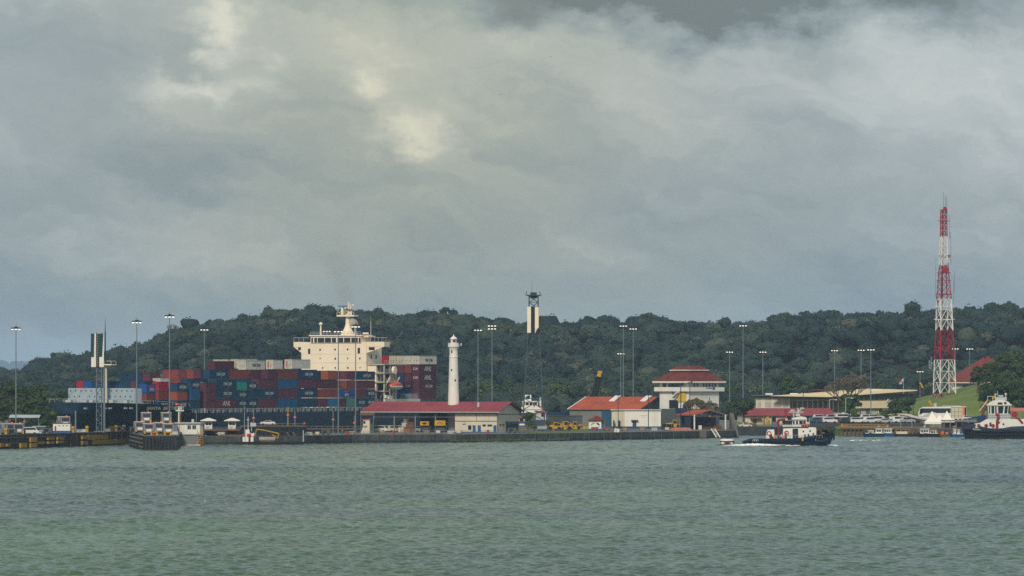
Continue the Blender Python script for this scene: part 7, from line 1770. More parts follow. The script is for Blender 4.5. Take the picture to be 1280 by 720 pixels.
def main_tug():
    D = 1843; s = F/D; t = thing('tugboat', 'dark blue tug with white deckhouse steaming right with a white wake', 'tugboat', (X(985, D), D, 0)); x = lambda p: W_(p-985, D); z = lambda y: Z(y, D)
    L = x(1043)-x(928); cx = (x(1043)+x(928))/2
    sh = lambda u: float(np.interp(u, [0, .06, .28, .55, .72, .85, .94, 1], [1.1, 2.0, 2.05, 2.1, 2.6, 3.5, 4.3, 4.5]))
    h = hull_mb(L, 8.2, sh, .8, rake=1.6).build('hull', NAVY, t); h.location.x = cx
    rb = MB(); P = []
    for u in np.linspace(.02, .97, 24):
        w = 8.2/2*(1 if u < .62 else math.cos((u-.62)/.38*math.pi/2)**.75)*(.8+.2*min(1, u/.2)); P.append((cx-L/2+L*u, -w-.05, sh(u)-.75))
    rb.path(P, .16, 5); rb.path([(a, b_, c-.7) for a, b_, c in P], .1, 4); rb.build('rubbing_strake', BLACK, t)
    MB().tube((x(1043)-.4, 0, 2.6), (x(1043)+.1, 0, 2.6), 1.0, .9, 12).build('bow_fender', BLACK, t)
    MB().box(x(930), x(1030), -3.4, 3.4, 1.2, 1.5).build('deck', mat('deck_green', (.03, .05, .05), .8), t)
    wm = WHITE
    MB().prism([(x(957), 1.5), (x(967.5), 1.5), (x(967.2), z(536.5)), (x(959), z(536.3))], -3.1, -.6, 'y').prism([(x(957), 1.5), (x(967.5), 1.5), (x(967.2), z(536.5)), (x(959), z(536.3))], .6, 3.1, 'y').build('funnel_casing', wm, t)
    MB().box(x(957.5), x(968), -3.2, 3.2, z(536.5), z(533.8)).build('casing_top', NAVY, t)
    MB().prism([(x(978), 1.5), (x(1019.5), 1.5), (x(1019.5), z(534.5)), (x(1014), z(534)), (x(978.5), z(535.6))], -3.0, 3.0, 'y').build('deckhouse', wm, t)
    MB().box(x(990), x(997), -3.08, -3.0, 1.6, z(535.6)).build('deckhouse_recess', GLASS, t)
    g = MB()
    for p, y in ((1003.5, 539.2), (1012, 538.6), (1005.5, 543.8), (1010, 543.3), (1016, 542)): g.box(x(p)-.22, x(p)+.22, -3.06, -3.0, z(y+1), z(y-1.0))
    g.build('porthole', GLASS, t)
    MB().box(x(977), x(1010), -3.0, 3.0, z(535), z(533.6)).build('bridge_deck', NAVY, t)
    w = MB(); zb, zt = z(533.8), z(524.4)
    for a, c, tt in ((978, 989, z(525.3)), (989, 1007, zt)): w.prism([(x(a), zb), (x(c), zb), (x(c)+.3, tt), (x(a)-.1, tt)], -2.2, 2.2, 'y')
    wh = w.build('wheelhouse', wm, t); gg = MB()
    for a, c in ((979.5, 983.5), (984.3, 988.5), (990.5, 992.8), (994.5, 997), (998.5, 1003), (1003.6, 1006.6)): gg.box(x(a), x(c), -2.26, -2.2, z(530.8), z(525.9))
    gg.build('wheelhouse_window', GLASS, wh)
    MB().prism([(x(988.5), z(524.4)), (x(1008.5), z(524.4)), (x(1007), z(521.5)), (x(1001), z(520.4)), (x(991), z(522.2))], -2.6, 2.6, 'y').build('wheelhouse_roof', wm, wh)
    MB().box(x(1001), x(1008), -2.5, 2.5, z(533.5), z(529.5)).build('red_rail_panel', REDP, t)
    fr = MB()
    for yy in (-2.9, 2.9): fr.path([(x(972.2), yy, 1.5), (x(972.2), yy, z(528)), (x(973.5), yy, z(525)), (x(981), yy, z(524.3))], .33, 7)
    fr.build('red_frame', mat('tug_red', (.22, .015, .03), .5), t)
    ex = MB()
    for p, y0, y1 in ((968.5, 534, 521), (987.3, 525, 520)):
        for yy in (-1.5, 1.5): ex.tube((x(p), yy, z(y0)), (x(p)-.3, yy, z(y1)), .55, .5, 8)
    ex.build('exhaust_stack', BLACK, t)
    MB().box(x(965), x(973), -2.4, 2.4, z(534), z(527)).build('engine_casing', mat('casing_blue_grey', (.10, .13, .16), .6, .2), t)
    ms = MB().tube((x(997.5), 0, z(521)), (x(997.5), 0, z(510)), .3, .2).box(x(986), x(1004), -.3, .3, z(515.8), z(514.6)).box(x(988), x(993), -.5, .5, z(514.4), z(512)).tube((x(997), 0, z(515)), (x(1004), 0, z(510)), .28, .2).box(x(1000), x(1005), -.4, .4, z(511), z(509.4)).tube((x(992), 0, z(521)), (x(992), 0, z(513)), .2).box(x(994.5), x(1000), -.6, .6, z(520), z(517.2)); ms.build('mast', LGREY, t)
    MB().box(x(981), x(983.4), -.4, .4, z(522), z(512)).box(x(980), x(984.5), -.5, .5, z(514), z(512)).build('fire_monitor', mat('tug_red', (.22, .015, .03)), t)
    for p, y in ((960.8, 541.5), (982.5, 541)): ring(x(p), -3.15, z(y), .55).build('life_ring', REDP, t)
    MB().box(x(1001.3), x(1003.3), -4.35, -4.05, z(551), z(546)).build('yellow_mark', YEL, t)
    for p in (1021, 1025, 1029, 1033): MB().tube((x(p), -2.2, 3.9), (x(p), -1.8, 3.9), .55, n=12).build('tyre', BLACK if p != 1025 else YEL, t)
    MB().box(x(1020), x(1034), -1.6, 1.6, 1.5, 4.3).build('bow_winch', DSTEEL, t)
    tm = MB()
    for k in range(3): a = 940+k*2.4; tm.path([(x(a), -4.2, z(551.5)), (x(a)+.18, -4.2, z(549.3)), (x(a)+.42, -4.2, z(549.3)), (x(a)+.5, -4.2, z(551.5))], .07, 4)
    tm.build('hull_lettering', LETW, t)
    dd = MB()
    for p in (1005.5, 1010, 1016): dd.box(x(p)-.25, x(p)+.25, -3.06, -3.0, 2.2, 3.2)
    dd.box(x(980), x(983), -3.07, -3.0, 1.6, 3.6); dd.box(x(962), x(964.5), -3.16, -3.1, 1.6, 3.3)
    dd.build('dark_opening', RUST, t)
    MB().box(x(978), x(989), -2.3, -2.22, z(531), z(525.5)).build('dark_opening', GLASS, t)
    rl = MB()
    for k in range(17): a = x(968)+k*.85; rl.tube((a, -3.4, 2.1), (a, -3.4, 3.0), .04, n=4)
    rl.tube((x(968), -3.4, 3.0), (x(968)+13.6, -3.4, 3.0), .04, n=4)
    for k in range(9): a = x(979)+k*.85; rl.tube((a, -3.0, z(533.6)), (a, -3.0, z(530.6)), .04, n=4)
    rl.tube((x(979), -3.0, z(530.6)), (x(979)+6.8, -3.0, z(530.6)), .05, n=4); rl.build('deck_rail', LGREY, t)
    rr_ = random.Random(4)
    for k in range(12): a = 1019+rr_.uniform(0, 15); MB().box(x(a)-.3, x(a)+.35, -2.9, -2.2, 3.6+rr_.uniform(-.5, .4), 4.2+rr_.uniform(-.1, .8)).build('deck_gear', (BLACK, YEL, DSTEEL, BLACK)[k % 4], t)
    for k in range(7): a = 962+k*2.6; MB().box(x(a)-.2, x(a)+.25, -3.5, -3.0, 1.5, 2.1+rr_.uniform(0, .9)).build('deck_gear', (DSTEEL, BLACK, ORANGE, STEEL)[k % 4], t)
    pw = MB()
    for p in (978, 984, 992): pw.box(x(p), x(p)+.5, -4.14, -4.0, z(549.2), z(548.2))
    pw.build('freeing_port', BLACK, t)
main_tug()
u = thing('person', 'crew member in white standing on the moving tug deck beside the red frame', 'person', (X(976.3, 1843), 1840.2, 1.5)); 
b = MB().rings([[(r_*math.cos(a), r_*math.sin(a)*.6, h) for a in [j*math.pi/4 for j in range(8)]+[0]] for r_, h in ((.17, .82), (.25, 1.2), (.25, 1.42), (.08, 1.5), (.12, 1.66), (.05, 1.78))], True)
for s_ in (-1, 1): b.tube((s_*.1, 0, .85), (s_*.12, 0, 0), .1, .06, 6); b.tube((s_*.25, 0, 1.4), (s_*.32, 0, .85), .055, .04, 6)
b.build('body', WHITE, u)
# wake: foam ridge
fo = MB(); n = 0
foam = bpy.data.materials.new('foam'); foam.use_nodes = True; foam.node_tree.nodes['Principled BSDF'].inputs['Base Color'].default_value = (.78, .80, .78, 1); foam.node_tree.nodes['Principled BSDF'].inputs['Roughness'].default_value = .9
def blob(mb, x, y, z, rx, ry, rz):
    iv, fi = ico(); v = iv*np.array([rx, ry, rz])*(1+rng.uniform(-.3, .3, (len(iv), 1)))+np.array([x, y, z]); mb.add([tuple(p) for p in v], [tuple(int(k) for k in f) for f in fi])
for k in range(300):
    p = rnd.triangular(906, 1000, 938); D = 1838-rnd.uniform(0, 3.5)-(0 if p > 930 else rnd.uniform(0, 5)); h = .36*math.exp(-((p-945)/26)**2)+.12
    blob(fo, X(p, D), D, .05, rnd.uniform(.5, 1.5), rnd.uniform(.3, .9), h*rnd.uniform(.5, 1.2))
for k in range(26): p = rnd.uniform(1036, 1046); blob(fo, X(p, 1838), 1838+rnd.uniform(-1, 1), .03, rnd.uniform(.2, .6), .3, .2)
wk = fo.build('wake_foam', foam, smooth=True); tag(wk, 'bright white churned wake along the hull of the moving tug', 'wake', kind='stuff')
fm2 = MB()
for k in range(70): p = rnd.uniform(1062, 1110); D = rnd.uniform(1975, 1995); blob(fm2, X(p, D), D, -.02, rnd.uniform(.3, .9), .3, .12)
for k in range(7):
    D = rnd.uniform(700, 1500); p = rnd.uniform(0, 1280); blob(fm2, X(p, D), D, .05, rnd.uniform(.08, .18), .1, .06)
o = fm2.build('foam_flecks', foam, smooth=True); tag(o, 'scattered small foam flecks on the open water', 'foam', kind='stuff')
# mooring buoy
D = 1852; t = thing('mooring_buoy', 'round white floating buoy with dark bands and a maroon panel', 'buoy', (X(908.7, D), D, 0)); r0 = W_(9.3, D)
MB().lathe([(r0*.9, -.5), (r0*.97, .1), (r0*.97, 1.15), (r0*.93, 1.5), (r0*.8, 1.75), (r0*.3, 1.8)], n=24).build('float', WHITE, t)
MB().lathe([(r0*.99, .02), (r0*1.01, .05), (r0*1.01, .3), (r0*.99, .33)], n=24).lathe([(r0*.99, 1.0), (r0*1.03, 1.02), (r0*1.03, 1.22), (r0*.99, 1.24)], n=24).build('rubber_band', BLACK, t)
m_ = MB()
for a in (-2.6, -1.95, -1.2, -.5): m_.box(r0*math.cos(a)*1.0-.1, r0*math.cos(a)+.1, r0*math.sin(a)*1.0-.12, r0*math.sin(a)+.02, .3, 1.1)
m_.build('fender_strip', BLACK, t)
P = [(r0*1.0*math.cos(a), r0*1.0*math.sin(a)) for a in np.linspace(-1.85, -1.3, 6)]; m_ = MB()
for p, q in zip(P[:-1], P[1:]): m_.add([(p[0], p[1]-.05, .33), (q[0], q[1]-.05, .33), (q[0], q[1]-.05, 1.0), (p[0], p[1]-.05, 1.0)], [(0,1,2,3)])
m_.build('maroon_panel', mat('maroon_paint', (.12, .01, .03), .6), t)
MB().lathe([(.3, 1.75), (.3, 2.0), (.1, 2.05)], n=8).build('top_ring', RUST, t)

def pilot_boat(px0, px1, D, yt, hullm, label, cabins, extra=None, hullh=1.5):
    L = W_(px1-px0, D); c = (px0+px1)/2; t = thing('pilot_boat', label, 'motor boat', (X(c, D), D, 0), math.pi if False else 0); x = lambda p: W_(p-c, D); z = lambda y: Z(y, D)
    h = hull_mb(L, 3.4, lambda u: hullh*float(np.interp(u, [0, .5, 1], [.8, .8, 1.15])), .85, rake=.6)
    h.v = [(-a, b_, c_) for a, b_, c_ in h.v]; h.f = [f[::-1] for f in h.f]; h.build('hull', hullm, t)
    MB().box(-L/2+.8, L/2-.4, -1.55, 1.55, hullh*.78, hullh*.9).build('deck', WHITE, t)
    for (a, b_, yt_) in cabins:
        ca = MB().prism([(x(a), hullh*.85), (x(b_), hullh*.85), (x(b_), z(yt_)), (x(a)+.3, z(yt_))], -1.2, 1.2, 'y').build('cabin', WHITE, t)
        n = max(2, int((b_-a)/3.2)); g = MB(); zt = z(yt_)
        for k in range(n): u0 = x(a)+.35+(x(b_)-x(a)-.5)*k/n; g.box(u0, u0+(x(b_)-x(a)-.5)/n-.16, -1.25, -1.2, zt-.95, zt-.25)
        g.build('window', GLASS, ca); MB().box(x(a)-.1, x(b_)+.2, -1.4, 1.4, zt, zt+.14).build('cabin_roof', WHITE, ca)
    r_ = MB(); 
    for k in range(6): a = -L/2+.6+(L-1.2)*k/5; r_.tube((a, -1.5, hullh), (a, -1.5, hullh+.8), .035, n=4)
    r_.tube((-L/2+.6, -1.5, hullh+.8), (L/2-.6, -1.5, hullh+.8), .03, n=4); xc = (x(cabins[0][0])+x(cabins[0][1]))/2; zt = z(cabins[0][2])
    r_.tube((xc, 0, zt), (xc, 0, zt+1.3), .05, n=4).box(xc-.5, xc+.5, -.1, .1, zt+.8, zt+.95); r_.build('rail_and_mast', LGREY, t)
    return t
BLUEH = mat('bright_blue_hull', (.01, .10, .26), .4, .15)
pilot_boat(1100, 1117, 2108, 536, BLUEH, 'bright blue pilot boat half behind the dark blue one at the dock', [(1104, 1114, 536)])
pilot_boat(1078, 1105, 2098, 536, NAVY, 'dark blue pilot boat with white cabins moored at the dock', [(1094, 1102, 536), (1085, 1091.5, 538.3)])
pilot_boat(1147.5, 1174, 2092, 535, BLACK, 'black hulled launch with cream cabins below the white tents', [(1149.5, 1161, 536.3), (1162, 1170, 538)])
pilot_boat(1187, 1205, 2095, 537, BLUEH, 'small blue hulled launch close to the right tug bow', [(1191, 1194.5, 536.5), (1196, 1199, 537.5)], hullh=1.2)
t = thing('orange_dinghy', 'orange and brown dinghy between the black and the small blue launches', 'dinghy', (X(1180.5, 2094), 2094, 0)); h = hull_mb(3.6, 1.8, lambda u: 1.0, .9).build('hull', WOOD, t)
MB().box(-1.0, -.3, -.5, .5, .9, 1.9).build('orange_locker', ORANGE, t); MB().box(.3, 1.2, -.5, .5, .9, 1.6).build('orange_locker', ORANGE, t); MB().box(-1.6, -1.1, -.4, .4, .9, 2.0).build('red_drum', REDP, t)
def right_tug():
    D = 2042; t = thing('tugboat', 'large dark blue tug with a tall white wheelhouse cut by the right edge', 'tugboat', (X(1245, D), D, 0)); x = lambda p: W_(p-1245, D); z = lambda y: Z(y, D)
    L = x(1318)-x(1200); c = (x(1318)+x(1200))/2
    hb = hull_mb(L, 10.5, lambda u: float(np.interp(u, [0, .4, .6, .72, .85, 1], [3.2, 3.3, 3.0, 3.4, 4.6, 5.2])), .8, rake=2.0, draft=-1); hb.v = [(-a+c, b_, c_) for a, b_, c_ in hb.v]; hb.f = [f[::-1] for f in hb.f]; hb.build('hull', mat('tug_slate_hull', (.022, .045, .085), .45, .2, .3, streak=.2), t)
    fb = MB(); 
    for zz, dp in ((2.4, .35), (1.4, .3), (.5, .25)):
        P = [];
        for u in np.linspace(.02, .96, 20):
            w = 10.5/2*(1 if u < .62 else math.cos((u-.62)/.38*math.pi/2)**.75); P.append((c+L/2-L*u, -w*.97-.1, zz+(.8 if u > .8 else 0)*(u-.8)/.2))
        fb.path(P, dp, 6)
    fb.build('rubber_fender', BLACK, t)
    MB().prism([(x(1236), z(538)), (x(1330), z(538)), (x(1330), z(530)), (x(1262), z(533)), (x(1245), z(536.5))], -5.1, -4.6, 'y').build('raised_bulwark', mat('tug_slate_hull', (.022, .045, .085)), t)
    MB().prism([(x(1218), z(535)), (x(1300), z(535)), (x(1300), z(523.5)), (x(1232), z(524)), (x(1224), z(528.5)), (x(1219), z(529.5))], -3.8, 3.8, 'y').build('deckhouse', WHITE, t)
    MB().box(x(1234), x(1262), -3.6, 3.6, z(524), z(518)).build('boat_deck', LGREY, t)
    for p in (1222, 1231.5, 1240): ring(x(p), -3.92, z(532), .5).build('life_ring', REDP, t)
    g = MB()
    for p, y in ((1223, 532), (1231.5, 532), (1240, 531.8), (1247.5, 528), (1253, 530)): g.tube((x(p), -4.0, z(y)), (x(p), -3.84, z(y)), .3, n=10)
    g.box(x(1235.5), x(1238), -3.86, -3.8, z(533), z(528)); g.build('porthole', GLASS, t)
    zb, zt = z(517.8), z(506.8); w = MB(); A = [(-5.3, -2.6), (5.3, -2.6), (5.3, 2.6), (-5.3, 2.6)]
    bl, br, tl, tr = x(1235), x(1260), x(1233.5), x(1263)
    w.add([(bl, -2.4, zb), (br, -2.4, zb), (br, 2.4, zb), (bl, 2.4, zb), (tl, -3, zt), (tr, -3, zt), (tr, 3, zt), (tl, 3, zt)], [(0,1,5,4), (1,2,6,5), (2,3,7,6), (3,0,4,7), (4,5,6,7)]); wh = w.build('wheelhouse', WHITE, t); gg = MB()
    for a, b_ in ((1235.6, 1237), (1238.6, 1242), (1243.2, 1245), (1247, 1252.5), (1254.5, 1258), (1259, 1261)): gg.add([(x(a), -2.50, z(516.8)), (x(b_), -2.50, z(516.8)), (x(b_)+(.25 if b_ > 1250 else -.1), -3.0, z(507.8)), (x(a)+(.2 if a > 1250 else -.1), -3.0, z(507.8))], [(0,1,2,3)])
    gg.build('wheelhouse_window', GLASS, wh)
    MB().prism([(x(1232), z(506.8)), (x(1264), z(506.8)), (x(1259), z(502)), (x(1253), z(500)), (x(1243), z(500.5)), (x(1238), z(502.5))], -3.3, 3.3, 'y').build('wheelhouse_roof', WHITE, wh)
    MB().box(x(1246), x(1252), -3.4, -3.2, z(505.5), z(503)).box(x(1254), x(1257), -3.4, -3.2, z(505), z(502.5)).build('roof_window', GLASS, wh)
    m_ = MB().box(x(1243.5), x(1258), -1.2, 1.2, z(500.5), z(496.5)).tube((x(1244), 0, z(497)), (x(1244), 0, z(492.5)), .25).tube((x(1257), 0, z(497)), (x(1257), 0, z(491)), .22).tube((x(1247), 0, z(497)), (x(1247), 0, z(488.5)), .08, n=4).box(x(1243), x(1245.3), -.4, .4, z(494), z(492)).box(x(1255.8), x(1258.4), -.4, .4, z(494), z(491.5)).box(x(1248), x(1254), -.4, .4, z(496), z(494)); m_.build('mast', LGREY, wh)
    r_ = MB()
    for k in range(12): a = 1234+k*2.5; r_.tube((x(a), -3.7, z(524)), (x(a), -3.7, z(518.5)), .07, n=4)
    for y in (518.5, 521.3): r_.tube((x(1234), -3.7, z(y)), (x(1263), -3.7, z(y)), .06, n=4)
    for p in (1234.5, 1241): r_.tube((x(p), 0, z(502)), (x(p), 0, z(495)), .12, n=4)
    r_.tube((x(1234.5), 0, z(495.5)), (x(1241), 0, z(495.5)), .12, n=4); r_.build('rail', LGREY, t)
    RD = mat('monitor_red', (.22, .015, .03), .5); 
    rr_ = MB().path([(x(1245), -4.0, z(537)), (x(1245), -4.0, z(526)), (x(1246.5), -4.0, z(523)), (x(1246.5), -3.9, z(518))], .42, 8).box(x(1243.3), x(1247.8), -4.1, -3.4, z(519), z(516.5)); rr_.build('red_frame', RD, t)
    rr_ = MB().path([(x(1268), -3.5, z(522.5)), (x(1272), -3.6, z(523.5)), (x(1277), -3.8, z(529))], .4, 8).tube((x(1267.5), -2, z(518)), (x(1267.5), -1.4, z(518)), 1.0, n=12); rr_.build('red_winch', RD, t)
    b = MB().path([(x(1228.3), -1, z(521)), (x(1228.5), -1, z(514)), (x(1233.5), -1, z(506))], .5, 7); b.build('crane_post', RUST, t)
    MB().tube((x(1224), -1, z(514)), (x(1234.5), -1, z(500)), .32, .32, 6).tube((x(1240.5), 0, z(499)), (x(1243), 0, z(495.5)), .3, n=6).build('crane_boom', YEL, t); MB().tube((x(1223.8), -1.3, z(514)), (x(1232.5), -1.3, z(503)), .22, n=5).build('boom_stay', LGREY, t)
    MB().box(x(1221), x(1228.5), -2.5, .5, z(528), z(520)).box(x(1226), x(1232.5), -1.5, 1.5, z(526), z(518.7)).build('engine_cover', NAVY, t)
    lg = MB().path([(x(1214.8), -5.38, z(537.5)), (x(1215.6), -5.38, z(535.3)), (x(1216.6), -5.38, z(536)), (x(1216.0), -5.38, z(537.3))], .09, 4); 
    for k in range(7): lg.box(x(1217.3+k*.95), x(1217.9+k*.95), -5.36, -5.28, z(537.4), z(536.3))
    lg.build('hull_lettering', LETW, t)
    MB().tube((x(1205), -3, 3.3), (x(1213), -3.5, 3.3), .5, n=8).box(x(1206), x(1216), -3, 3, 2.9, 4.3).build('bow_winch', DSTEEL, t)
right_tug()
t = thing('red_roof_shelter', 'low pale red roofed shelter behind the right tug', 'shelter', (X(1275, 2190), 2190, GZ)); z = lambda y: Z(y, 2190)-GZ
MB().add([(W_(-13, 2190), 0, z(513.3)), (W_(30, 2190), 0, z(513.3)), (W_(30, 2190), 4, z(510)), (W_(-11, 2190), 4, z(510)), (W_(-13, 2190), 0, z(513.9)), (W_(30, 2190), 0, z(513.9)), (W_(30, 2190), 4, z(510.6)), (W_(-11, 2190), 4, z(510.6))], [(0,1,2,3), (7,6,5,4), (0,4,5,1), (3,0,4,7)]).build('roof', mat('pale_red_paint', (.45, .14, .09)), t)
for p in (-11, 0, 11, 25): MB().box(W_(p, 2190)-.12, W_(p, 2190)+.12, .3, .6, 0, z(513.5)).build('post', STEEL, t)
MB().box(W_(-10, 2190), W_(28, 2190), 3, 3.4, 0, 3).build('back_wall', DGREYW, t)

# ---------------------------------------------------------------- trees
tree(1222, 2370, 458, 24, 'round dark green tree in front of the maroon hill house roof', z0=hill_z(1222)-1.5, seed=1, leaf=.36, ybase=481)
tree(1264, 2330, 440, 66, 'largest dark green tree at the upper right edge', z0=hill_z(1262)-9, seed=2, leaf=.42, dense=1.5, ybase=492)
tree(1240, 2345, 452, 34, 'dark green tree left of the largest tree on the right', z0=hill_z(1240)-7, seed=5, leaf=.4, ybase=480)
tree(1262, 2245, 467, 72, 'broad dark green tree rising behind the right tug wheelhouse', z0=GZ+1, seed=3, leaf=.42, dense=1.6, ybase=515)
tree(1236, 2255, 478, 30, 'small dark tree at the right end of the grass slope', z0=GZ+2, seed=4, leaf=.38, ybase=516); tree(1290, 2300, 446, 50, 'dark tree cut by the right picture edge', z0=GZ+4, seed=14, leaf=.42, ybase=500)
tree(1284, 2235, 470, 46, 'low dark tree cut by the right picture edge', z0=GZ+1, seed=15, leaf=.42, ybase=514)
bare_tree(1057, 2400, 467, 58, 'wide bare brownish tree above the canopy building', m=mat('brown_twigs', (.13, .10, .075), .9, .2), seed=5, leaves=9)
tree(1060, 2375, 492, 34, 'dark green tree under the bare brownish tree', seed=6, leaf=.36, ybase=518); tree(1135, 2330, 496, 36, 'dark green tree left of the red and white tower foot', seed=7, leaf=.36, ybase=516, z0=GZ+1); tree(1120, 2360, 499, 22, 'smaller dark tree right of the tan pavilion', seed=27, leaf=.36, ybase=518)
tree(1068, 2292, 511, 16, 'small green tree standing in the car park, left of two', seed=8, leaf=.3, ybase=525, m=LEAF_M); tree(1106.5, 2290, 510, 14, 'small green tree standing in the car park, right of two', seed=9, leaf=.3, ybase=527, m=LEAF_M)
bare_tree(872, 2120, 499, 34, 'grey half bare tree in front of the control house', seed=11, leaves=14); bare_tree(893, 2135, 504, 34, 'grey half bare tree right of the control house', seed=12, leaves=16)
tree(930, 2270, 498.5, 46, 'wide dark green bush tree right of the control house', seed=13, leaf=.36, ybase=520, dense=1.3); tree(914, 2260, 503, 22, 'small dark bush left of the wide dark bush', seed=33, leaf=.36, ybase=519)
tree(659.5, 2055, 515, 17, 'small dense dark tree between the two orange roofed huts', seed=16, leaf=.26, ybase=533); tree(668, 2012, 523, 6.5, 'small yellow green palm like shrub on the lawn, left of two', m=LEAF_M, seed=17, leaf=.22, ybase=539, name='shrub'); tree(685.5, 2012, 524.5, 6.5, 'small yellow green shrub on the lawn, right of two', m=LEAF_M, seed=18, leaf=.22, ybase=539, name='shrub')
G1 = 'dark trees behind the left locks'
i = 0
LT = [(-8, 2120, 478, 36), (12, 2140, 477, 34), (34, 2160, 480, 32), (52, 2130, 478, 36), (74, 2150, 484, 30), (88, 2120, 492, 26), (4, 2040, 492, 30), (26, 2050, 498, 26), (46, 2040, 492, 32), (68, 2045, 496, 28), (84, 2035, 505, 22), (18, 1990, 508, 24), (60, 1985, 508, 26), (40, 1990, 512, 20)]
PL = ['at the far left edge', 'second from the left edge', 'behind the far left mast', 'highest right of the far left mast', 'left of the ship bow', 'touching the ship bow', 'middle row at the left edge', 'middle row behind the mast', 'middle row right of the mast', 'middle row above the blue and white shed', 'low beside the bow', 'front row left of the mast', 'front row above the pale hut', 'front row behind the mast foot']
for (px, D, y, w), pl in zip(LT, PL):
    tree(px, D, y, w, 'dark green tree '+pl, G1, LEAF_D, GZ, 1.1, ybase=y+w*1.15, seed=40+i, leaf=.4); i += 1
# taller trees standing out of the forest edge behind the locks
G2 = 'trees along the foot of the forest'
MT = [(590, 474, 26, 'behind the lighthouse foot'), (607, 479, 24, 'between the two masts right of the lighthouse'), (630, 476, 30, 'left of the slender lattice tower'), (652, 483, 22, 'just left of the lattice tower legs'), (700, 480, 30, 'left of the orange warehouse'), (722, 486, 24, 'left of the crane boom'), (690, 491, 22, 'right of the lattice tower legs'),
      (756, 486, 24, 'right of the crane boom'), (798, 484, 28, 'right of the three masts'), (818, 488, 22, 'left of the control house'), (950, 480, 34, 'above the left end of the visitor building'), (985, 470, 30, 'above the middle of the visitor building'), (918, 482, 26, 'right of the control house roof'), (1010, 478, 28, 'left of the bare tree'), (1105, 474, 30, 'left of the flagpole'), (1140, 484, 24, 'left of the radio tower'),
      (1160, 478, 26, 'behind the radio tower foot'), (582, 486, 18, 'low right of the lighthouse')]
for px, y, w, pl in MT:
    D = 2620+(i % 5)*14; tree(px, D, y, w, 'dark green forest edge tree '+pl, G2, LEAF_M if i % 3 == 0 else LEAF_D, GZ, .8, ybase=y+w*.9, seed=80+i, leaf=.5); i += 1
# skyline trees
G3 = 'trees standing out on the skyline'
for px, y, w, bare, pl in [(70, 440.5, 22, 0, 'round at the left end of the ridge'), (110, 439, 16, 0, 'left of the green arrow tower'), (175, 428, 22, 0, 'flat topped between the two left masts'), (240, 402, 22, 0, 'left of the mast behind the ship'), (262, 400, 12, 0, 'at the top of the mast behind the ship'), (304, 392.5, 15, 0, 'flat topped above the white containers'),
                       (402, 381, 30, 0, 'left of the ship radar mast'), (350, 387, 24, 0, 'above the left bridge wing'), (480, 388, 22, 0, 'right of the ship radar mast'), (556, 384.5, 14, 0, 'pointed above the lighthouse'), (586, 393, 26, 0, 'right of the lighthouse top'), (627, 397.5, 32, 0, 'broad left of the slender tower'), (680, 395.5, 20, 0, 'right of the slender tower'),
                       (738, 395, 18, 0, 'left of two flat crowns above the crane'), (758, 394, 18, 0, 'right of two flat crowns above the crane'), (810, 390.5, 30, 0, 'broad dome right of the three masts'), (980, 391, 18, 0, 'first left of the right hand hill top'), (1006, 388.5, 16, 0, 'second left of the right hand hill top'), (1040, 388, 26, 0, 'broad on the right hand hill top'), (1090, 391.5, 26, 0, 'flat topped right of the hill top'),
                       (1150, 387, 22, 0, 'left of the red and white tower'), (1198, 384.5, 24, 0, 'right of the red and white tower'), (1258, 377.5, 36, 0, 'tallest at the right edge of the ridge')]:
    D = DC-10; Xw = X(px, D); zg = float(terrain(np.array([Xw]), np.array([D-5.]))[0])-3
    tree(px, D, y, w, 'skyline tree '+pl, G3, LEAF_D, zg, .55, ybase=y+w*.8, seed=120+i, leaf=.62, flat=.65); i += 1
for px, y, w, pl in ((216, 404.5, 16, 'left of the mast behind the ship'), (765, 394.5, 12, 'right of the flat crowns above the crane'), (1016, 388.5, 12, 'on the right hand hill top')):
    D = DC-14; Xw = X(px, D); zg = float(terrain(np.array([Xw]), np.array([D-5.]))[0]); bare_tree(px, D, y, w, 'pale bare skyline tree '+pl, z0=zg, seed=60+i, group=G3); i += 1

# ---------------------------------------------------------------- birds
def bird(px, py, D, sc_, label, tilt=0.0, z_=None):
    t = thing('bird', label, 'bird', (X(px, D), D, Z(py, D)), rnd.uniform(-.6, .6), 'birds in flight'); t.scale = (sc_, sc_, sc_); t.rotation_euler.y = tilt
    b = MB(); rs = []
    for y, r_ in ((-.32, .02), (-.24, .06), (-.1, .09), (.1, .08), (.25, .04), (.42, .03)): rs.append([(r_*math.cos(a), y, r_*.8*math.sin(a)) for a in [k*math.pi/3 for k in range(6)]+[0]])
    b.rings(rs)
    for s_ in (-1, 1): b.add([(s_*.06, -.1, .03), (s_*.45, -.16, .16), (s_*.95, .02, .06), (s_*.5, .08, .14), (s_*.06, .14, .03)], [(0,1,2,3,4)])
    b.build('body', mat('dark_feathers', (.02, .02, .022), .8), t)
for a in ((688.8, 70.8, 1500, .75, 'single dark bird high in the clouds'), (626, 117.8, 1600, .75, 'upper of the two close birds in the clouds'), (615.5, 132.2, 1600, .8, 'lower of the two close birds in the clouds', .5), (1059, 433.5, 1900, 1.5, 'larger dark bird gliding against the hillside', .9), (594.5, 273.6, 1800, .6, 'faint bird left of centre, midway down the sky')):
    bird(*a)

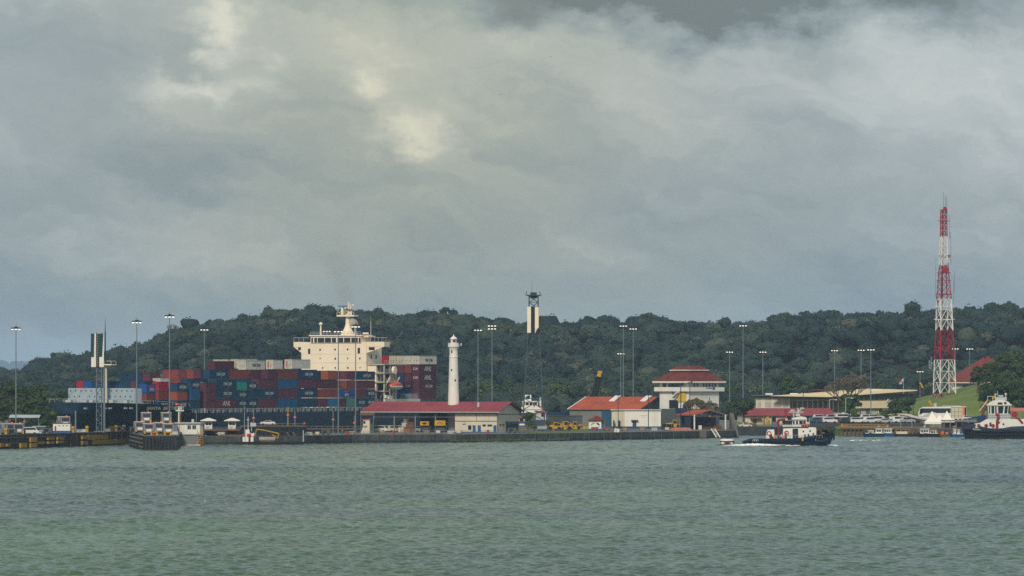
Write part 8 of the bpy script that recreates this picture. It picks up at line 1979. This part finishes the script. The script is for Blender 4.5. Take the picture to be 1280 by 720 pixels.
# ---------------------------------------------------------------- smoke over the funnel and haze
def volume(name, dens, col, box=None, aniso=0.0, absorb=None):
    m = bpy.data.materials.new(name); m.use_nodes = True; T = NT(m.node_tree); T.n.clear(); o = T.new('ShaderNodeOutputMaterial'); v = T.new('ShaderNodeVolumePrincipled')
    v.inputs['Color'].default_value = (*col, 1); v.inputs['Density'].default_value = dens; v.inputs['Anisotropy'].default_value = aniso
    if absorb: v.inputs['Absorption Color'].default_value = (*absorb, 1)
    T.l.new(v.outputs[0], o.inputs['Volume']); return m
hz = MB().box(-5500, 5500, -60, 21500, -3, 112).build('haze', volume('haze', HAZE_D, (.56, .78, 1.0))); hz['kind'] = 'stuff'; hz['label'] = 'pale blue haze lying over the water and the hills'

def smoke():
    D = 2075; t = volume('smoke', .01, (.34, .28, .20)); T = NT(t.node_tree); v = [n for n in T.n if n.type == 'PRINCIPLED_VOLUME'][0]
    tc = T.new('ShaderNodeTexCoord').outputs['Object']; sp = T.new('ShaderNodeSeparateXYZ'); T.l.new(tc, sp.inputs[0])
    n = T.noise(tc, .18, 3, .6); zf = T.m('SUBTRACT', 1.0, T.m('DIVIDE', sp.outputs[2], 34.0), clamp=True)
    w = T.m('ADD', T.m('MULTIPLY', sp.outputs[2], .24), 1.6); xx = T.m('DIVIDE', T.m('ADD', sp.outputs[0], T.m('MULTIPLY', sp.outputs[2], .22)), w); yy = T.m('DIVIDE', sp.outputs[1], w)
    r = T.m('SUBTRACT', 1.0, T.m('ADD', T.m('MULTIPLY', xx, xx), T.m('MULTIPLY', yy, yy)), clamp=True)
    T.l.new(T.m('MULTIPLY', T.m('MULTIPLY', T.m('MULTIPLY', r, zf), T.mapr(n, .35, .65, .2, 1.3)), .04), v.inputs['Density'])
    o = MB().box(-18, 12, -10, 10, 0, 34).build('smoke', t, loc=(X(440, D), D, Z(410, D)))
    tag(o, 'faint brown exhaust smoke drifting up from the ship funnel', 'smoke', kind='stuff')
smoke()
# small quay clutter
CLT = [('oil_drum', 'drum', REDP), ('cable_reel', 'reel', WOOD), ('tool_chest', 'chest', LGREY), ('barrier', 'barrier', YEL), ('generator', 'generator', DGREYW), ('pallet', 'pallet', WOOD)]
def clutter(kind, px, D, z, where, k=1.0):
    nm, cat, m = CLT[kind]; t = thing(nm, '%s %s %s' % (('red', 'brown', 'grey', 'yellow', 'dark', 'brown timber')[kind], ('oil drum', 'cable reel', 'tool chest', 'barrier', 'generator', 'pallet')[kind], where), cat, (X(px, D), D, z), rnd.uniform(-.3, .3)); t.scale = (k, k, k); b = MB()
    if kind == 0: b.tube((0, 0, 0), (0, 0, 1.1), .42, n=12).build('drum', m, t); MB().tube((0, 0, 1.1), (0, 0, 1.14), .36, n=12).build('lid', DSTEEL, t)
    elif kind == 1: b.tube((0, -.5, .9), (0, -.4, .9), .9, n=16).tube((0, .4, .9), (0, .5, .9), .9, n=16).build('flange', m, t); MB().tube((0, -.4, .9), (0, .4, .9), .55, n=12).build('cable', BLACK, t)
    elif kind == 2: b.box(-.9, .9, -.4, .4, .1, 1.0).build('chest', m, t); MB().box(-.95, .95, -.45, .45, 1.0, 1.12).build('lid', STEEL, t)
    elif kind == 3: b.box(-1.1, 1.1, -.04, .04, .75, 1.05).box(-1.1, 1.1, -.04, .04, .35, .55).build('board', m, t); MB().box(-.95, -.85, -.3, .3, 0, 1.1).box(.85, .95, -.3, .3, 0, 1.1).build('feet', DSTEEL, t)
    elif kind == 4: b.box(-1.3, 1.3, -.6, .6, .3, 1.7).build('housing', m, t); MB().box(-.9, .3, -.65, -.6, .6, 1.4).build('grille', BLACK, t); MB().tube((-.8, -.7, .3), (-.8, -.5, .3), .3, n=10).tube((.8, -.7, .3), (.8, -.5, .3), .3, n=10).build('wheels', BLACK, t)
    else: b.box(-.9, .9, -.6, .6, .12, .18); [b.box(-.9+q*.6, -.7+q*.6, -.6, .6, .18, .24) for q in range(4)]; b.box(-.9, .9, -.55, -.4, 0, .12).box(-.9, .9, .4, .55, 0, .12); b.build('slats', m, t); MB().box(-.7, .6, -.45, .45, .26, 1.1).build('load', CREAMW, t)
for a in ((4, 15.5, 'between the two far left locomotives'), (1, 28, 'right of the far left mast foot'), (3, 44.5, 'left of the pale hut at the left'), (4, 60, 'left of the blue and white shed'), (0, 63, 'just left of the blue and white shed'), (2, 100, 'under the ship bow on the left wall'), (5, 104.5, 'on the left wall left of the sign tower'), (2, 134, 'right of the sign tower foot'), (1, 139, 'between the sign tower and two yellow bollards'), (4, 150, 'between the two yellow bollards on the left wall')):
    q = lw(a[1]); clutter(a[0], a[1], q[1]+3.5, 3.76, a[2])
for a in ((4, 168, 1800, 3.96, 'at the left edge of the guide pier'), (0, 191, 1742, 3.96, 'between the near locomotives on the pier'), (2, 218.5, 1742, 3.96, 'at the right edge of the guide pier')): clutter(*a)
for a in ((2, 387, 1896, GZ, 'on the quay just right of the raised walkway'), (5, 397, 1900, GZ, 'on the quay below the purple container'), (4, 408, 1906, GZ, 'on the quay left of the orange float post'), (0, 433, 1920, GZ, 'between the two masts before the bridge house'), (3, 440, 1921, GZ, 'near the right mast before the bridge house'), (3, 478, 1934, GZ, 'on the quay below the left bay of the workshop'), (0, 492, 1937, GZ, 'beside the second workshop post'), (1, 515, 1942, GZ, 'in front of the third workshop post'),
          (3, 533, 1942, GZ, 'in front of the smaller yellow sign'), (5, 548, 1944, GZ, 'in front of the larger yellow sign'), (2, 563, 1946, GZ, 'at the left corner of the cream workshop wall'), (5, 574, 1948, GZ, 'under the wall air conditioner'), (0, 610, 1955, GZ, 'between the blue doors of the cream wall'), (4, 640, 1965, GZ, 'beside the blue canopy'), (3, 781, 2040, GZ, 'in front of the white building, left part'), (3, 803, 2050, GZ, 'in front of the white building, right part'), (2, 818, 2055, GZ, 'at the right corner of the white building'), (5, 834, 2060, GZ, 'left of the pale red upturned boats')): clutter(*a)

# every countable piece becomes a part of its own
def split_pieces():
    names = {'window', 'lamp', 'lamp_housing', 'porthole', 'bridge_windows', 'side_windows', 'porthole_windows', 'deck_gear', 'fairlead', 'grey_panel', 'life_ring', 'wheelhouse_window', 'dark_opening', 'post', 'white_panel', 'green_panel', 'cream_panel', 'roof_unit', 'whip_antenna', 'antenna_box',
             'antenna_platform', 'freeing_port', 'deck_openings', 'exhaust_stack', 'funnel_casing', 'pipe', 'vent', 'roof_window', 'winch', 'dark_window', 'red_panel', 'davit', 'yellow_brace', 'buffer', 'window_band', 'fire_monitor', 'roof_vent', 'tray', 'slot_lamps', 'fender_strip', 'pale_crates', 'stored_boxes', 'wheels', 'drums', 'feet', 'lashing_posts', 'lightening_holes', 'red_winch', 'wing_rail'}
    ren = {'lashing_posts': 'lashing_post', 'lightening_holes': 'lightening_hole', 'bridge_windows': 'window', 'side_windows': 'window', 'porthole_windows': 'window', 'deck_gear': 'mooring_winch', 'deck_openings': 'doorway', 'slot_lamps': 'signal_lamp', 'wheels': 'wheel', 'drums': 'drum', 'feet': 'foot', 'pale_crates': 'crate_load', 'stored_boxes': 'stored_box'}
    cache = {}
    for o in list(COL.objects):
        nm = o.name.split('.')[0]
        if o.type != 'MESH' or not o.parent or nm not in names or o.children: continue
        me = o.data
        if me.name not in cache:
            n = len(me.vertices); par = list(range(n))
            def find(a):
                while par[a] != a: par[a] = par[par[a]]; a = par[a]
                return a
            for p in me.polygons:
                vs = list(p.vertices)
                for v in vs[1:]: par[find(v)] = find(vs[0])
            co = [tuple(v.co) for v in me.vertices]
            # join pieces whose boxes touch
            isl = {}
            for v in range(n): isl.setdefault(find(v), []).append(v)
            L = [[set(v), [min(co[i][k] for i in v) for k in range(3)], [max(co[i][k] for i in v) for k in range(3)]] for v in isl.values()]
            ch = True
            while ch and len(L) > 1:
                ch = False
                for i in range(len(L)):
                    for j in range(i+1, len(L)):
                        if all(L[i][1][k] <= L[j][2][k]+.05 and L[j][1][k] <= L[i][2][k]+.05 for k in range(3)):
                            L[i] = [L[i][0] | L[j][0], [min(a, b) for a, b in zip(L[i][1], L[j][1])], [max(a, b) for a, b in zip(L[i][2], L[j][2])]]; del L[j]; ch = True; break
                    if ch: break
            out = []
            if len(L) > 1:
                fs = [tuple(p.vertices) for p in me.polygons]
                for g, _, _ in L:
                    idx = sorted(g); mp = {v: k for k, v in enumerate(idx)}; m2 = bpy.data.meshes.new(me.name); m2.from_pydata([co[v] for v in idx], [], [tuple(mp[v] for v in f) for f in fs if f[0] in g]); m2.update()
                    m2.materials.append(me.materials[0]); out.append(m2)
            cache[me.name] = out
        out = cache[me.name]
        if out:
            for m2 in out:
                c = bpy.data.objects.new(ren.get(nm, nm), m2); COL.objects.link(c); c.parent = o.parent; c.location = o.location; c.rotation_euler = o.rotation_euler; c.scale = o.scale
            bpy.data.objects.remove(o)
split_pieces()
